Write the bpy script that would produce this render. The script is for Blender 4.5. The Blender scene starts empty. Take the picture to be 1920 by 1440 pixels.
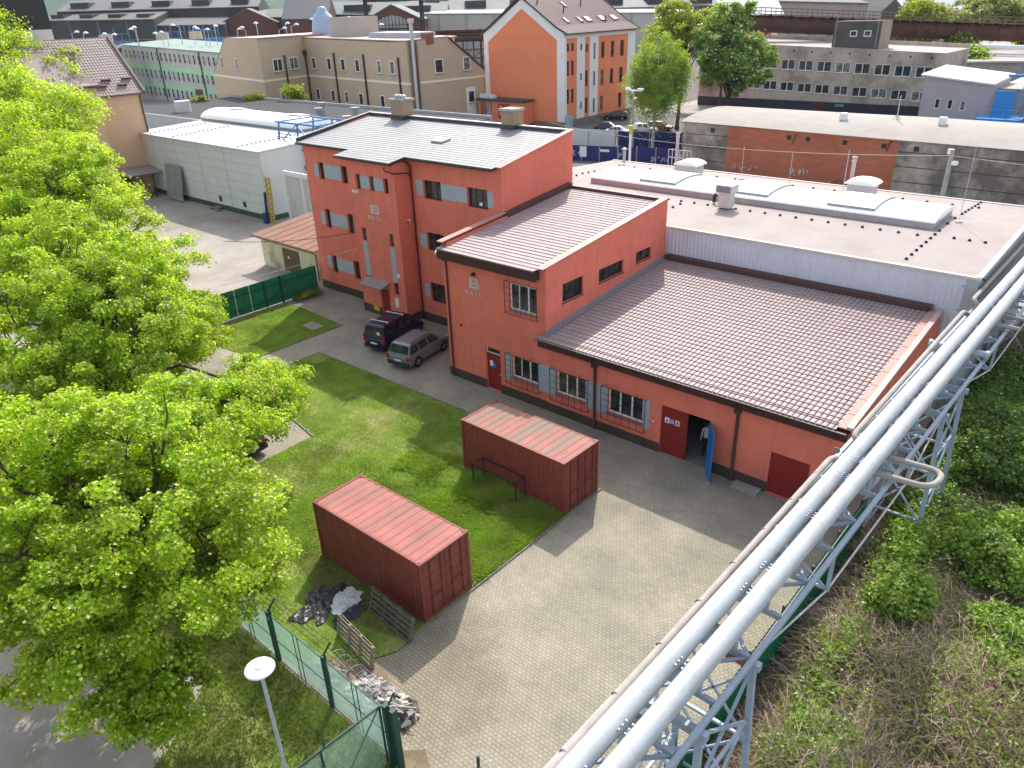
import bpy, math, random
import numpy as np
from mathutils import Vector, Matrix

# ---------------------------------------------------------------- camera, sky, sun, exposure
scene = bpy.context.scene
COL = scene.collection
H_CAM, PITCH, ROLL, YAW = 19.5746, math.radians(26.79508), math.radians(-2.1357), math.radians(42.0)
cam_data = bpy.data.cameras.new("camera")
cam = bpy.data.objects.new("camera", cam_data)
COL.objects.link(cam)
fwd = Vector((0, math.cos(PITCH), -math.sin(PITCH)))
up0 = Vector((0, math.sin(PITCH), math.cos(PITCH)))
rt0 = Vector((1, 0, 0))
rt = math.cos(ROLL) * rt0 + math.sin(ROLL) * up0
up = -math.sin(ROLL) * rt0 + math.cos(ROLL) * up0
yawm = Matrix.Rotation(YAW, 3, 'Z')
rt, up, fwd = yawm @ rt, yawm @ up, yawm @ fwd
cam.matrix_world = Matrix(((rt.x, up.x, -fwd.x, 0), (rt.y, up.y, -fwd.y, 0), (rt.z, up.z, -fwd.z, H_CAM), (0, 0, 0, 1)))
cam_data.sensor_width = 36.0
cam_data.lens = 1400.85 / 1920 * 36.0
cam_data.clip_end = 9000
cam_data.clip_start = 0.2
scene.camera = cam

SUN_EL, SUN_AZ = math.radians(44.5), math.radians(121.0)      # azimuth from +X, counter-clockwise
world = bpy.data.worlds.new("World")
scene.world = world
world.use_nodes = True
wn = world.node_tree
bg = wn.nodes["Background"]
sky = wn.nodes.new("ShaderNodeTexSky")
sky.sky_type = 'NISHITA'
sky.sun_disc = False
sky.sun_elevation = SUN_EL
sky.sun_rotation = math.radians(90.0) - SUN_AZ
sky.air_density = 1.0
sky.dust_density = 2.0
sky.ozone_density = 1.0
bg.inputs["Strength"].default_value = 0.15
hs = wn.nodes.new("ShaderNodeHueSaturation")
hs.inputs["Saturation"].default_value = 0.55      # thin white cloud takes the blue out of the skylight
wn.links.new(sky.outputs[0], hs.inputs["Color"])
wn.links.new(hs.outputs[0], bg.inputs[0])
sd = bpy.data.lights.new("sun", 'SUN')
sd.energy = 2.25
sd.angle = math.radians(0.5)
sd.color = (1.0, 0.95, 0.87)
sun = bpy.data.objects.new("sun", sd)
COL.objects.link(sun)
sun.location = (-60, 100, 120)
sdir = Vector((math.cos(SUN_EL) * math.cos(SUN_AZ), math.cos(SUN_EL) * math.sin(SUN_AZ), math.sin(SUN_EL)))
sun.rotation_euler = sdir.to_track_quat('Z', 'Y').to_euler()
scene.view_settings.view_transform = 'Standard'
scene.view_settings.look = 'None'
scene.view_settings.gamma = 1.0
scene.view_settings.exposure = 1.2
scene.cycles.max_bounces = 8
scene.cycles.transparent_max_bounces = 12

# ---------------------------------------------------------------- materials
MATS = {}
def _sock(nt, a, b):
    nt.links.new(a, b)
def mat(name, c, rough=0.7, var=0.25, scale=3.0, spec=0.3, metal=0.0, bump=0.0, bscale=30.0, streak=0.0, grime=None, gscale=0.6, gamt=0.0, stretch=None, gstretch=None, glo=0.5, ghi=0.68):
    """plain surface: base colour broken up by two noises, optional vertical streaks and stains"""
    if name in MATS:
        return MATS[name]
    m = bpy.data.materials.new(name)
    m.use_nodes = True
    nt = m.node_tree
    b = nt.nodes["Principled BSDF"]
    b.inputs["Roughness"].default_value = rough
    b.inputs["Specular IOR Level"].default_value = spec
    b.inputs["Metallic"].default_value = metal
    tc = nt.nodes.new("ShaderNodeTexCoord")
    co = tc.outputs["Object"]
    if stretch:
        mp = nt.nodes.new("ShaderNodeMapping")
        mp.inputs["Scale"].default_value = stretch
        _sock(nt, co, mp.inputs[0]); co = mp.outputs[0]
    n1 = nt.nodes.new("ShaderNodeTexNoise")
    n1.inputs["Scale"].default_value = scale
    n1.inputs["Detail"].default_value = 6
    n1.inputs["Roughness"].default_value = 0.65
    _sock(nt, co, n1.inputs["Vector"])
    mr = nt.nodes.new("ShaderNodeMapRange")
    mr.inputs["From Min"].default_value = 0.3
    mr.inputs["From Max"].default_value = 0.7
    mr.inputs["To Min"].default_value = 1 - var
    mr.inputs["To Max"].default_value = 1 + var
    _sock(nt, n1.outputs[0], mr.inputs[0])
    mx = nt.nodes.new("ShaderNodeMix"); mx.data_type = 'RGBA'; mx.blend_type = 'MULTIPLY'
    mx.inputs[0].default_value = 1.0
    mx.inputs[6].default_value = (*c, 1)
    _sock(nt, mr.outputs[0], mx.inputs[7])
    out = mx.outputs[2]
    if gamt > 0:
        n2 = nt.nodes.new("ShaderNodeTexNoise")
        n2.inputs["Scale"].default_value = gscale
        n2.inputs["Detail"].default_value = 8
        n2.inputs["Roughness"].default_value = 0.7
        if gstretch:
            mg = nt.nodes.new("ShaderNodeMapping"); mg.inputs["Scale"].default_value = gstretch
            _sock(nt, tc.outputs["Object"], mg.inputs[0]); _sock(nt, mg.outputs[0], n2.inputs["Vector"])
        else: _sock(nt, tc.outputs["Object"], n2.inputs["Vector"])
        r2 = nt.nodes.new("ShaderNodeMapRange")
        r2.inputs["From Min"].default_value = glo
        r2.inputs["From Max"].default_value = ghi
        r2.inputs["To Max"].default_value = gamt
        _sock(nt, n2.outputs[0], r2.inputs[0])
        m2 = nt.nodes.new("ShaderNodeMix"); m2.data_type = 'RGBA'
        _sock(nt, r2.outputs[0], m2.inputs[0])
        _sock(nt, out, m2.inputs[6])
        m2.inputs[7].default_value = (*(grime or (0.1, 0.09, 0.07)), 1)
        out = m2.outputs[2]
    if streak > 0:
        mp2 = nt.nodes.new("ShaderNodeMapping")
        mp2.inputs["Scale"].default_value = (2.2, 2.2, 0.16)
        _sock(nt, tc.outputs["Object"], mp2.inputs[0])
        n3 = nt.nodes.new("ShaderNodeTexNoise")
        n3.inputs["Scale"].default_value = 1.4
        n3.inputs["Detail"].default_value = 5
        _sock(nt, mp2.outputs[0], n3.inputs["Vector"])
        r3 = nt.nodes.new("ShaderNodeMapRange")
        r3.inputs["From Min"].default_value = 0.52
        r3.inputs["From Max"].default_value = 0.75
        r3.inputs["To Max"].default_value = streak
        _sock(nt, n3.outputs[0], r3.inputs[0])
        m3 = nt.nodes.new("ShaderNodeMix"); m3.data_type = 'RGBA'
        _sock(nt, r3.outputs[0], m3.inputs[0])
        _sock(nt, out, m3.inputs[6])
        m3.inputs[7].default_value = (c[0] * 0.45, c[1] * 0.45, c[2] * 0.45, 1)
        out = m3.outputs[2]
    _sock(nt, out, b.inputs["Base Color"])
    if bump > 0:
        nb = nt.nodes.new("ShaderNodeTexNoise")
        nb.inputs["Scale"].default_value = bscale
        nb.inputs["Detail"].default_value = 4
        _sock(nt, tc.outputs["Object"], nb.inputs["Vector"])
        bp = nt.nodes.new("ShaderNodeBump")
        bp.inputs["Strength"].default_value = bump
        bp.inputs["Distance"].default_value = 0.02
        _sock(nt, nb.outputs[0], bp.inputs["Height"])
        _sock(nt, bp.outputs[0], b.inputs["Normal"])
    MATS[name] = m
    return m

def glass(name, c=(0.012, 0.014, 0.016), rough=0.05, spec=0.6):
    m = bpy.data.materials.new(name)
    m.use_nodes = True
    b = m.node_tree.nodes["Principled BSDF"]
    tc = m.node_tree.nodes.new("ShaderNodeTexCoord")
    n = m.node_tree.nodes.new("ShaderNodeTexNoise")
    n.inputs["Scale"].default_value = 1.7
    _sock(m.node_tree, tc.outputs["Object"], n.inputs["Vector"])
    mx = m.node_tree.nodes.new("ShaderNodeMix"); mx.data_type = 'RGBA'
    mx.inputs[6].default_value = (*c, 1)
    mx.inputs[7].default_value = (c[0] * 4 + .01, c[1] * 4 + .01, c[2] * 4 + .012, 1)
    r = m.node_tree.nodes.new("ShaderNodeMapRange")
    r.inputs["From Min"].default_value = .45; r.inputs["From Max"].default_value = .75
    _sock(m.node_tree, n.outputs[0], r.inputs[0])
    _sock(m.node_tree, r.outputs[0], mx.inputs[0])
    _sock(m.node_tree, mx.outputs[2], b.inputs["Base Color"])
    b.inputs["Roughness"].default_value = rough
    b.inputs["Specular IOR Level"].default_value = spec
    MATS[name] = m
    return m

def leaf_mat(name, dark, light, trans, tamt=0.45, tip=None, dry=None, dscale=.3):
    """foliage: each leaf gets its own tint between dark and light, light passes through it"""
    m = bpy.data.materials.new(name)
    m.use_nodes = True
    nt = m.node_tree
    b = nt.nodes["Principled BSDF"]
    b.inputs["Roughness"].default_value = 0.38
    b.inputs["Specular IOR Level"].default_value = 0.4
    g = nt.nodes.new("ShaderNodeNewGeometry")
    cr = nt.nodes.new("ShaderNodeValToRGB")
    cr.color_ramp.elements[0].color = (*dark, 1)
    cr.color_ramp.elements[1].color = (*light, 1)
    if tip:
        cr.color_ramp.elements[1].position = 0.86
        e = cr.color_ramp.elements.new(0.93); e.color = (*tip, 1)
    _sock(nt, g.outputs["Random Per Island"], cr.inputs[0])
    tc = nt.nodes.new("ShaderNodeTexCoord")
    n = nt.nodes.new("ShaderNodeTexNoise")
    n.inputs["Scale"].default_value = 0.55
    n.inputs["Detail"].default_value = 3
    _sock(nt, tc.outputs["Object"], n.inputs["Vector"])
    r = nt.nodes.new("ShaderNodeMapRange")
    r.inputs["From Min"].default_value = .3; r.inputs["From Max"].default_value = .7
    r.inputs["To Min"].default_value = .72; r.inputs["To Max"].default_value = 1.25
    _sock(nt, n.outputs[0], r.inputs[0])
    if dry:      # worn, yellowed areas
        nd = nt.nodes.new("ShaderNodeTexNoise"); nd.inputs["Scale"].default_value = dscale; nd.inputs["Detail"].default_value = 7; nd.inputs["Roughness"].default_value = .7
        _sock(nt, tc.outputs["Object"], nd.inputs["Vector"])
        rd_ = nt.nodes.new("ShaderNodeMapRange"); rd_.inputs["From Min"].default_value = .46; rd_.inputs["From Max"].default_value = .68; rd_.inputs["To Max"].default_value = .75
        _sock(nt, nd.outputs[0], rd_.inputs[0])
        md_ = nt.nodes.new("ShaderNodeMix"); md_.data_type = 'RGBA'
        _sock(nt, rd_.outputs[0], md_.inputs[0]); _sock(nt, cr.outputs[0], md_.inputs[6]); md_.inputs[7].default_value = (*dry, 1)
        crout = md_.outputs[2]
    else: crout = cr.outputs[0]
    mx = nt.nodes.new("ShaderNodeMix"); mx.data_type = 'RGBA'; mx.blend_type = 'MULTIPLY'
    mx.inputs[0].default_value = 1
    _sock(nt, crout, mx.inputs[6]); _sock(nt, r.outputs[0], mx.inputs[7])
    _sock(nt, mx.outputs[2], b.inputs["Base Color"])
    tr = nt.nodes.new("ShaderNodeBsdfTranslucent")
    m2 = nt.nodes.new("ShaderNodeMix"); m2.data_type = 'RGBA'; m2.blend_type = 'MULTIPLY'
    m2.inputs[0].default_value = 1
    m2.inputs[6].default_value = (*trans, 1)
    _sock(nt, r.outputs[0], m2.inputs[7])
    _sock(nt, m2.outputs[2], tr.inputs[0])
    ms = nt.nodes.new("ShaderNodeMixShader")
    ms.inputs[0].default_value = tamt
    _sock(nt, b.outputs[0], ms.inputs[1]); _sock(nt, tr.outputs[0], ms.inputs[2])
    _sock(nt, ms.outputs[0], nt.nodes["Material Output"].inputs[0])
    MATS[name] = m
    return m

# ---------------------------------------------------------------- mesh builder
SPLIT = {"plinth", "joint_band", "pilaster_strip", "bolt", "corner_casting", "casting_hole", "hinge", "snow_guard", "louvre", "door_rib", "chimney_pot", "grey_panel", "vent", "canopy_bracket", "post", "verge_board", "pilaster", "clamp_bolt", "sign", "air_conditioner", "panel", "lock_bracket", "panel_joint", "string_course", "white_band", "roof_lantern", "slit_window"}
class MB:
    def __init__(s):
        s.v = []; s.f = []; s.mi = []; s.sm = []
    def add(s, pts, faces, m=0, smooth=False):
        o = len(s.v)
        s.v.extend([tuple(map(float, p)) for p in pts])
        for f in faces:
            s.f.append([i + o for i in f]); s.mi.append(m); s.sm.append(smooth)
        return s
    def poly(s, pts, m=0):
        return s.add(pts, [list(range(len(pts)))], m)
    def box(s, x0, x1, y0, y1, z0, z1, m=0):
        x0, x1 = min(x0, x1), max(x0, x1); y0, y1 = min(y0, y1), max(y0, y1); z0, z1 = min(z0, z1), max(z0, z1)
        p = [(x0, y0, z0), (x1, y0, z0), (x1, y1, z0), (x0, y1, z0), (x0, y0, z1), (x1, y0, z1), (x1, y1, z1), (x0, y1, z1)]
        return s.add(p, [[0, 3, 2, 1], [4, 5, 6, 7], [0, 1, 5, 4], [1, 2, 6, 5], [2, 3, 7, 6], [3, 0, 4, 7]], m)
    def obox(s, c, u, v, w, m=0):
        """box about centre c with half-extent vectors u, v, w"""
        c, u, v, w = map(Vector, (c, u, v, w))
        p = [c - u - v - w, c + u - v - w, c + u + v - w, c - u + v - w, c - u - v + w, c + u - v + w, c + u + v + w, c - u + v + w]
        return s.add(p, [[0, 3, 2, 1], [4, 5, 6, 7], [0, 1, 5, 4], [1, 2, 6, 5], [2, 3, 7, 6], [3, 0, 4, 7]], m)
    def bar(s, a, b, w, h=None, m=0):
        """square bar from a to b"""
        a, b = Vector(a), Vector(b); h = h or w
        d = (b - a); L = d.length; d.normalize()
        up = Vector((0, 0, 1)) if abs(d.z) < 0.95 else Vector((1, 0, 0))
        u = d.cross(up).normalized(); n = u.cross(d).normalized()
        return s.obox((a + b) / 2, d * L / 2, u * w / 2, n * h / 2, m)
    def cyl(s, a, b, r, r2=None, n=12, cap=True, m=0, smooth=True):
        a, b = Vector(a), Vector(b); r2 = r if r2 is None else r2
        d = (b - a).normalized()
        up = Vector((0, 0, 1)) if abs(d.z) < 0.95 else Vector((1, 0, 0))
        u = d.cross(up).normalized(); w = u.cross(d).normalized()
        P = []
        for k in range(n):
            t = 2 * math.pi * k / n
            e = u * math.cos(t) + w * math.sin(t)
            P += [a + e * r, b + e * r2]
        s.add(P, [[2 * k, 2 * ((k + 1) % n), 2 * ((k + 1) % n) + 1, 2 * k + 1] for k in range(n)], m, smooth)
        if cap:
            s.add([P[2 * k] for k in range(n)], [list(range(n))], m)
            s.add([P[2 * k + 1] for k in range(n)], [list(range(n))[::-1]], m)
        return s
    def tube(s, path, r, n=8, m=0, cap=True):
        """smooth tube along a path; r a number or one per point"""
        path = [Vector(p) for p in path]
        rr = r if hasattr(r, '__len__') else [r] * len(path)
        P = []; prev = None
        for i, p in enumerate(path):
            d = (path[min(i + 1, len(path) - 1)] - path[max(i - 1, 0)]).normalized()
            if prev is None:
                up = Vector((0, 0, 1)) if abs(d.z) < 0.95 else Vector((1, 0, 0))
                u = d.cross(up).normalized()
            else:
                u = (prev - d * prev.dot(d)).normalized()
            prev = u; w = u.cross(d)
            for k in range(n):
                t = 2 * math.pi * k / n
                P.append(p + (u * math.cos(t) + w * math.sin(t)) * rr[i])
        F = []
        for i in range(len(path) - 1):
            for k in range(n):
                F.append([i * n + k, i * n + (k + 1) % n, (i + 1) * n + (k + 1) % n, (i + 1) * n + k])
        s.add(P, F, m, True)
        if cap:
            s.add(P[:n], [list(range(n))[::-1]], m); s.add(P[-n:], [list(range(n))], m)
        return s
    def prism(s, pts, vec, m=0):
        """polygon swept along vec, closed"""
        n = len(pts); a = [Vector(p) for p in pts]; b = [p + Vector(vec) for p in a]
        return s.add(a + b, [list(range(n))[::-1], list(range(n, 2 * n))] + [[i, (i + 1) % n, n + (i + 1) % n, n + i] for i in range(n)], m)
    def lathe(s, c, prof, n=24, m=0):
        """profile of (radius, z) turned about the vertical through c"""
        P = []
        for r, z in prof:
            for k in range(n):
                t = 2 * math.pi * k / n
                P.append((c[0] + r * math.cos(t), c[1] + r * math.sin(t), c[2] + z))
        F = []
        for i in range(len(prof) - 1):
            for k in range(n):
                F.append([i * n + k, i * n + (k + 1) % n, (i + 1) * n + (k + 1) % n, (i + 1) * n + k])
        return s.add(P, F, m, True)
    def build(s, name, mats, parent=None, base=None):
        """base: the point that becomes the object's origin (a part shares its thing's)"""
        if not isinstance(mats, (list, tuple)): mats = [mats]
        if name in SPLIT:
            ps = s.pieces()
            if len(ps) > 1:
                os_ = [p._one(name, mats, parent, base) for p in ps]
                return os_[0]
        return s._one(name, mats, parent, base)
    def pieces(s):
        """the separate solids in this builder, one builder each"""
        key = {}; par = list(range(len(s.v)))
        def find(a):
            while par[a] != a: par[a] = par[par[a]]; a = par[a]
            return a
        for i, p in enumerate(s.v):
            k = (round(p[0], 4), round(p[1], 4), round(p[2], 4))
            if k in key: par[find(i)] = find(key[k])
            else: key[k] = i
        for f in s.f:
            for b in f[1:]: par[find(b)] = find(f[0])
        out = {}
        for f, m, q in zip(s.f, s.mi, s.sm):
            r = find(f[0]); mb, mp = out.setdefault(r, (MB(), {}))
            g = []
            for i in f:
                if i not in mp: mp[i] = len(mb.v); mb.v.append(s.v[i])
                g.append(mp[i])
            mb.f.append(g); mb.mi.append(m); mb.sm.append(q)
        return [a for a, _ in out.values()]
    def _one(s, name, mats, parent=None, base=None):
        off = root_base(parent) if parent is not None else Vector(base or (0, 0, 0))
        me = bpy.data.meshes.new(name)
        me.from_pydata([(x - off.x, y - off.y, z - off.z) for x, y, z in s.v], [], s.f)
        for mm in mats: me.materials.append(mm)
        me.polygons.foreach_set("material_index", s.mi)
        me.polygons.foreach_set("use_smooth", s.sm)
        me.update()
        o = bpy.data.objects.new(name, me)
        COL.objects.link(o)
        if parent is not None: o.parent = parent
        else: o.location = off
        return o

def root_base(o):
    """world position of an object's origin (things are unrotated while being built)"""
    p = Vector(o.location)
    while o.parent is not None:
        o = o.parent; p = p + Vector(o.location)
    return p

def tag(o, label, cat, group=None):
    o["label"] = label; o["category"] = cat
    if group: o["group"] = group
    return o
def thing(name, base, label, cat, group=None):
    o = bpy.data.objects.new(name, None)
    o.empty_display_size = 0.3
    COL.objects.link(o); o.location = base
    return tag(o, label, cat, group)
def structure(o):
    o["kind"] = "structure"; return o
def stuff(o, label=None, cat=None):
    o["kind"] = "stuff"
    if label: tag(o, label, cat)
    return o
def copy_tree(o, parent=None):
    c = o.copy(); COL.objects.link(c)
    if parent is not None: c.parent = parent
    for ch in list(o.children): copy_tree(ch, c)
    return c
def np_mesh(name, V, Q, mats, parent=None, base=None, mi=None, smooth=False):
    """mesh from numpy arrays: V (n,3), Q (m,k) with k = 3 or 4"""
    off = root_base(parent) if parent is not None else Vector(base or (0, 0, 0))
    V = np.asarray(V, np.float32) - np.array(off, np.float32)
    Q = np.asarray(Q, np.int32); k = Q.shape[1]
    me = bpy.data.meshes.new(name)
    me.vertices.add(len(V)); me.vertices.foreach_set("co", V.ravel())
    me.loops.add(Q.size); me.loops.foreach_set("vertex_index", Q.ravel())
    me.polygons.add(len(Q)); me.polygons.foreach_set("loop_start", np.arange(0, Q.size, k, dtype=np.int32))
    if mi is not None: me.polygons.foreach_set("material_index", np.asarray(mi, np.int32))
    me.polygons.foreach_set("use_smooth", np.full(len(Q), smooth, dtype=bool))
    for mm in (mats if isinstance(mats, (list, tuple)) else [mats]): me.materials.append(mm)
    me.update(calc_edges=True)
    o = bpy.data.objects.new(name, me); COL.objects.link(o)
    if parent is not None: o.parent = parent
    else: o.location = off
    return o

# ---------------------------------------------------------------- wall, window, roof, corrugation
def wall(mb, p, u, W, hl, hr=None, z0=0.0, holes=(), depth=0.2, m=0, mr=0):
    """upright wall face from p along unit u (outside is on the right-hand side of u, looking down: u x Z),
    height hl at the start and hr at the end, with holes (u0, u1, z0, z1) that get reveals of the given depth"""
    hr = hl if hr is None else hr
    p, u = Vector(p), Vector(u).normalized()
    inn = Vector((-u.y, u.x, 0))
    us = sorted({0.0, W} | {h[0] for h in holes} | {h[1] for h in holes})
    zs = sorted({z0} | {h[2] for h in holes} | {h[3] for h in holes})
    top = lambda a: hl + (hr - hl) * a / W
    pt = lambda a, z: p + u * a + Vector((0, 0, z))
    for i in range(len(us) - 1):
        a, b = us[i], us[i + 1]; c = (a + b) / 2
        for j in range(len(zs)):
            za = zs[j]; last = j == len(zs) - 1
            zt = None if last else zs[j + 1]
            cz = za + 0.001 if last else (za + zt) / 2
            if any(h[0] < c < h[1] and h[2] < cz < h[3] for h in holes): continue
            mb.poly([pt(a, za), pt(b, za), pt(b, top(b) if last else zt), pt(a, top(a) if last else zt)], m)
    for a, b, c, d in holes:
        q = [pt(a, c), pt(b, c), pt(b, d), pt(a, d)]
        for k in range(4):
            e, f = q[k], q[(k + 1) % 4]
            mb.poly([e, e + inn * depth, f + inn * depth, f], mr)

WIN = {}
WRNG = random.Random(12)
def window(parent, p, u, w, h, cols=2, rows=1, fw=0.07, frame=None, pane=None, name="window", sill=None, depth=0.06):
    """framed window, lower left corner p, in the plane along u; pane is a sub-part"""
    u = Vector(u).normalized(); ang = math.atan2(u.y, u.x)
    if pane is win_glass and WRNG.random() < .38: pane = WRNG.choice((blue_glass, curtain_glass, curtain_glass, brown_glass))
    key = (round(w, 3), round(h, 3), cols, rows, fw, frame.name, pane.name, sill.name if sill else None)
    loc = Vector(p) - root_base(parent)
    if key not in WIN:
        mb = MB()
        D = depth
        mb.box(0, fw, -D, 0, 0, h); mb.box(w - fw, w, -D, 0, 0, h)
        mb.box(fw, w - fw, -D, 0, 0, fw); mb.box(fw, w - fw, -D, 0, h - fw, h)
        for i in range(1, cols):
            x = w * i / cols; mb.box(x - fw / 2, x + fw / 2, -D + .003, 0, fw, h - fw)
        for j in range(1, rows):
            z = h * j / rows; mb.box(fw, w - fw, -D + .006, 0, z - fw / 3, z + fw / 3)
        fo = mb.build(name, frame)
        pb = MB(); pb.box(fw * .5, w - fw * .5, -D * .55, -.004, fw * .5, h - fw * .5)
        po = pb.build("pane", pane)
        so = None
        if sill:
            sb = MB(); sb.box(-.05, w + .05, -D - .16, -.005, -.07, -.004); so = sb.build("sill", sill)
        WIN[key] = (fo.data, po.data, so.data if so else None)
        for o in (fo, po, so):
            if o: bpy.data.objects.remove(o)
    fd, pd, sd_ = WIN[key]
    o = bpy.data.objects.new(name, fd); COL.objects.link(o)
    o.parent = parent; o.location = loc; o.rotation_euler = (0, 0, ang)
    for nm, d in (("pane", pd), ("sill", sd_)):
        if d:
            c = bpy.data.objects.new(nm, d); COL.objects.link(c); c.parent = o
    return o

def tile_roof(name, p, u, v, U, V, mats, parent=None, base=None, wave=0.2, step=0.35, amp=0.022, lift=0.035, skip=None):
    """pressed metal tile sheet: waves across u, a lipped step every course up v"""
    p, u, v = (np.array(a, float) for a in (p, u, v))
    u /= np.linalg.norm(u); v /= np.linalg.norm(v); nrm = np.cross(u, v)
    wave = U / max(1, round(U / wave)); nu = int(round(U / wave)) * 8 + 1
    a = np.linspace(0, U, nu)
    wv = amp * (np.abs(np.cos(np.pi * a / wave)) ** 0.28 * 2 - 1)
    nc = int(math.ceil(V / step))
    rows = []
    for c in range(nc):
        b0, b1 = c * step, min((c + 1) * step, V)
        rows.append((b0, lift)); rows.append((b1 - 0.0005, 0.0))
    VV = []
    for b, l in rows:
        VV.append(p + a[:, None] * u + b * v + (wv + l)[:, None] * nrm)
    VV = np.concatenate(VV)
    R = len(rows)
    i = np.arange(nu - 1); Q = []
    for r in range(R - 1):
        Q.append(np.stack([r * nu + i, r * nu + i + 1, (r + 1) * nu + i + 1, (r + 1) * nu + i], 1))
    # lower lip
    lip = p + a[:, None] * u + (wv - 0.03)[:, None] * nrm
    o0 = len(VV); VV = np.concatenate([VV, lip])
    Q.append(np.stack([o0 + i, o0 + i + 1, i + 1, i], 1))
    return np_mesh(name, VV, np.concatenate(Q), mats, parent, base)

def corrug(mb, p, u, W, Hh, pitch=0.28, depth=0.04, m=0, hr=None):
    """corrugated sheet standing on p along u; ribs point outward (u x Z)"""
    hr = Hh if hr is None else hr
    p, u = Vector(p), Vector(u).normalized(); out = Vector((u.y, -u.x, 0))
    n = max(1, int(round(W / pitch))); pt = W / n
    pr = []
    for k in range(n):
        for t, d in ((0, 0), (.3, 0), (.45, 1), (.85, 1)):
            pr.append(((k + t) * pt, d * depth))
    pr.append((W, 0))
    P = []
    for a, d in pr:
        q = p + u * a + out * d
        P += [q, q + Vector((0, 0, Hh + (hr - Hh) * a / W))]
    mb.add(P, [[2 * i, 2 * i + 2, 2 * i + 3, 2 * i + 1] for i in range(len(pr) - 1)], m)

def text_mesh(mb, s, p, u, size, m=0, off=0.0, ext=0.004, spacing=1.0):
    """flat lettering on an upright plane: p lower left, u along the line"""
    cu = bpy.data.curves.new("lettering", 'FONT')
    cu.body = s; cu.size = size; cu.offset = off; cu.extrude = 0; cu.space_character = spacing
    ob = bpy.data.objects.new("lettering", cu)
    COL.objects.link(ob)
    bpy.context.view_layer.update()
    me = bpy.data.meshes.new_from_object(ob.evaluated_get(bpy.context.evaluated_depsgraph_get()))
    u = Vector(u).normalized(); out = Vector((u.y, -u.x, 0)); p = Vector(p)
    mb.add([p + u * v.co.x + Vector((0, 0, v.co.y)) + out * ext for v in me.vertices], [list(f.vertices) for f in me.polygons], m)
    w = max(v.co.x for v in me.vertices)
    bpy.data.objects.remove(ob); bpy.data.curves.remove(cu); bpy.data.meshes.remove(me)
    return w
rng = np.random.default_rng(7)
random.seed(7)
X, Y, Z = Vector((1, 0, 0)), Vector((0, 1, 0)), Vector((0, 0, 1))

# ---------------------------------------------------------------- shared materials
red_wall = mat("red_render", (0.72, 0.185, 0.125), .85, .09, .8, .2, bump=.25, bscale=60, streak=.22, grime=(.55, .15, .10), gamt=.5, gscale=.45)
plinth_m = mat("brown_plinth", (0.072, 0.052, 0.046), .8, .2, 2.0, .2)
grey_panel = mat("grey_painted_panel", (0.36, 0.39, 0.43), .8, .05, 2, .2)
tile_brown = mat("brown_metal_tile", (0.315, 0.24, 0.23), .5, .12, 1.2, .38)
tile_dark = mat("grey_brown_metal_tile", (0.26, 0.25, 0.25), .48, .10, 1.0, .4)
flash_brown = mat("brown_flashing", (0.085, 0.04, 0.036), .45, .15, 2, .4)
flash_pink = mat("red_coping", (0.42, 0.20, 0.165), .55, .12, 2, .35)
dark_trim = mat("dark_brown_timber", (0.06, 0.028, 0.022), .7, .3, 6, .25)
gutter_m = mat("dark_brown_gutter", (0.055, 0.03, 0.028), .4, .15, 3, .4)
pipe_brown = mat("brown_downpipe", (0.085, 0.022, 0.018), .45, .15, 3, .4)
white_pvc = mat("white_frame", (0.78, 0.78, 0.77), .45, .04, 3, .4)
brown_frame = mat("brown_frame", (0.05, 0.022, 0.016), .5, .15, 3, .35)
sill_grey = mat("grey_sill", (0.16, 0.16, 0.165), .6, .1, 3, .3)
dark_sill = mat("dark_sill", (0.07, 0.03, 0.025), .6, .1, 3, .3)
door_red = mat("dark_red_door", (0.23, 0.018, 0.014), .55, .12, 2.5, .35)
iron_red = mat("dark_red_iron", (0.11, 0.022, 0.018), .6, .2, 5, .3)
iron_black = mat("black_iron", (0.02, 0.02, 0.022), .55, .2, 5, .35)
white_paint = mat("white_paint", (0.74, 0.74, 0.72), .6, .06, 2, .3)
concrete = mat("weathered_concrete", (0.34, 0.32, 0.29), .9, .2, 1.5, .2, bump=.3, grime=(.12, .11, .1), gamt=.5, gscale=.8)
steel_grey = mat("galvanised_steel", (0.42, 0.46, 0.52), .45, .15, 4, .45, metal=.15)
win_glass = glass("window_glass")
curtain_glass = glass("curtained_glass", (.09, .09, .085), .12, .5)
brown_glass = glass("warm_dark_glass", (.05, .035, .028), .06, .6)
blue_glass = glass("tinted_glass", (0.012, 0.02, 0.028), .05, .7)
black_rubber = mat("black_rubber", (0.018, 0.018, 0.019), .8, .15, 8, .25)

# ---------------------------------------------------------------- ground, paving, lawns
def flat(name, pts, m, z):
    mb = MB(); mb.poly([(x, y, z) for x, y in pts]); return structure(mb.build(name, m))

ground_m = mat("pale_worn_asphalt", (0.345, 0.308, 0.272), .92, .14, .35, .2, bump=.25, bscale=40, grime=(.20, .155, .115), gamt=.55, gscale=.11)
mb = MB(); mb.poly([(-3200, -600, 0), (2200, -600, 0), (2200, 3200, 0), (-3200, 3200, 0)])
structure(mb.build("ground", ground_m))

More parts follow.
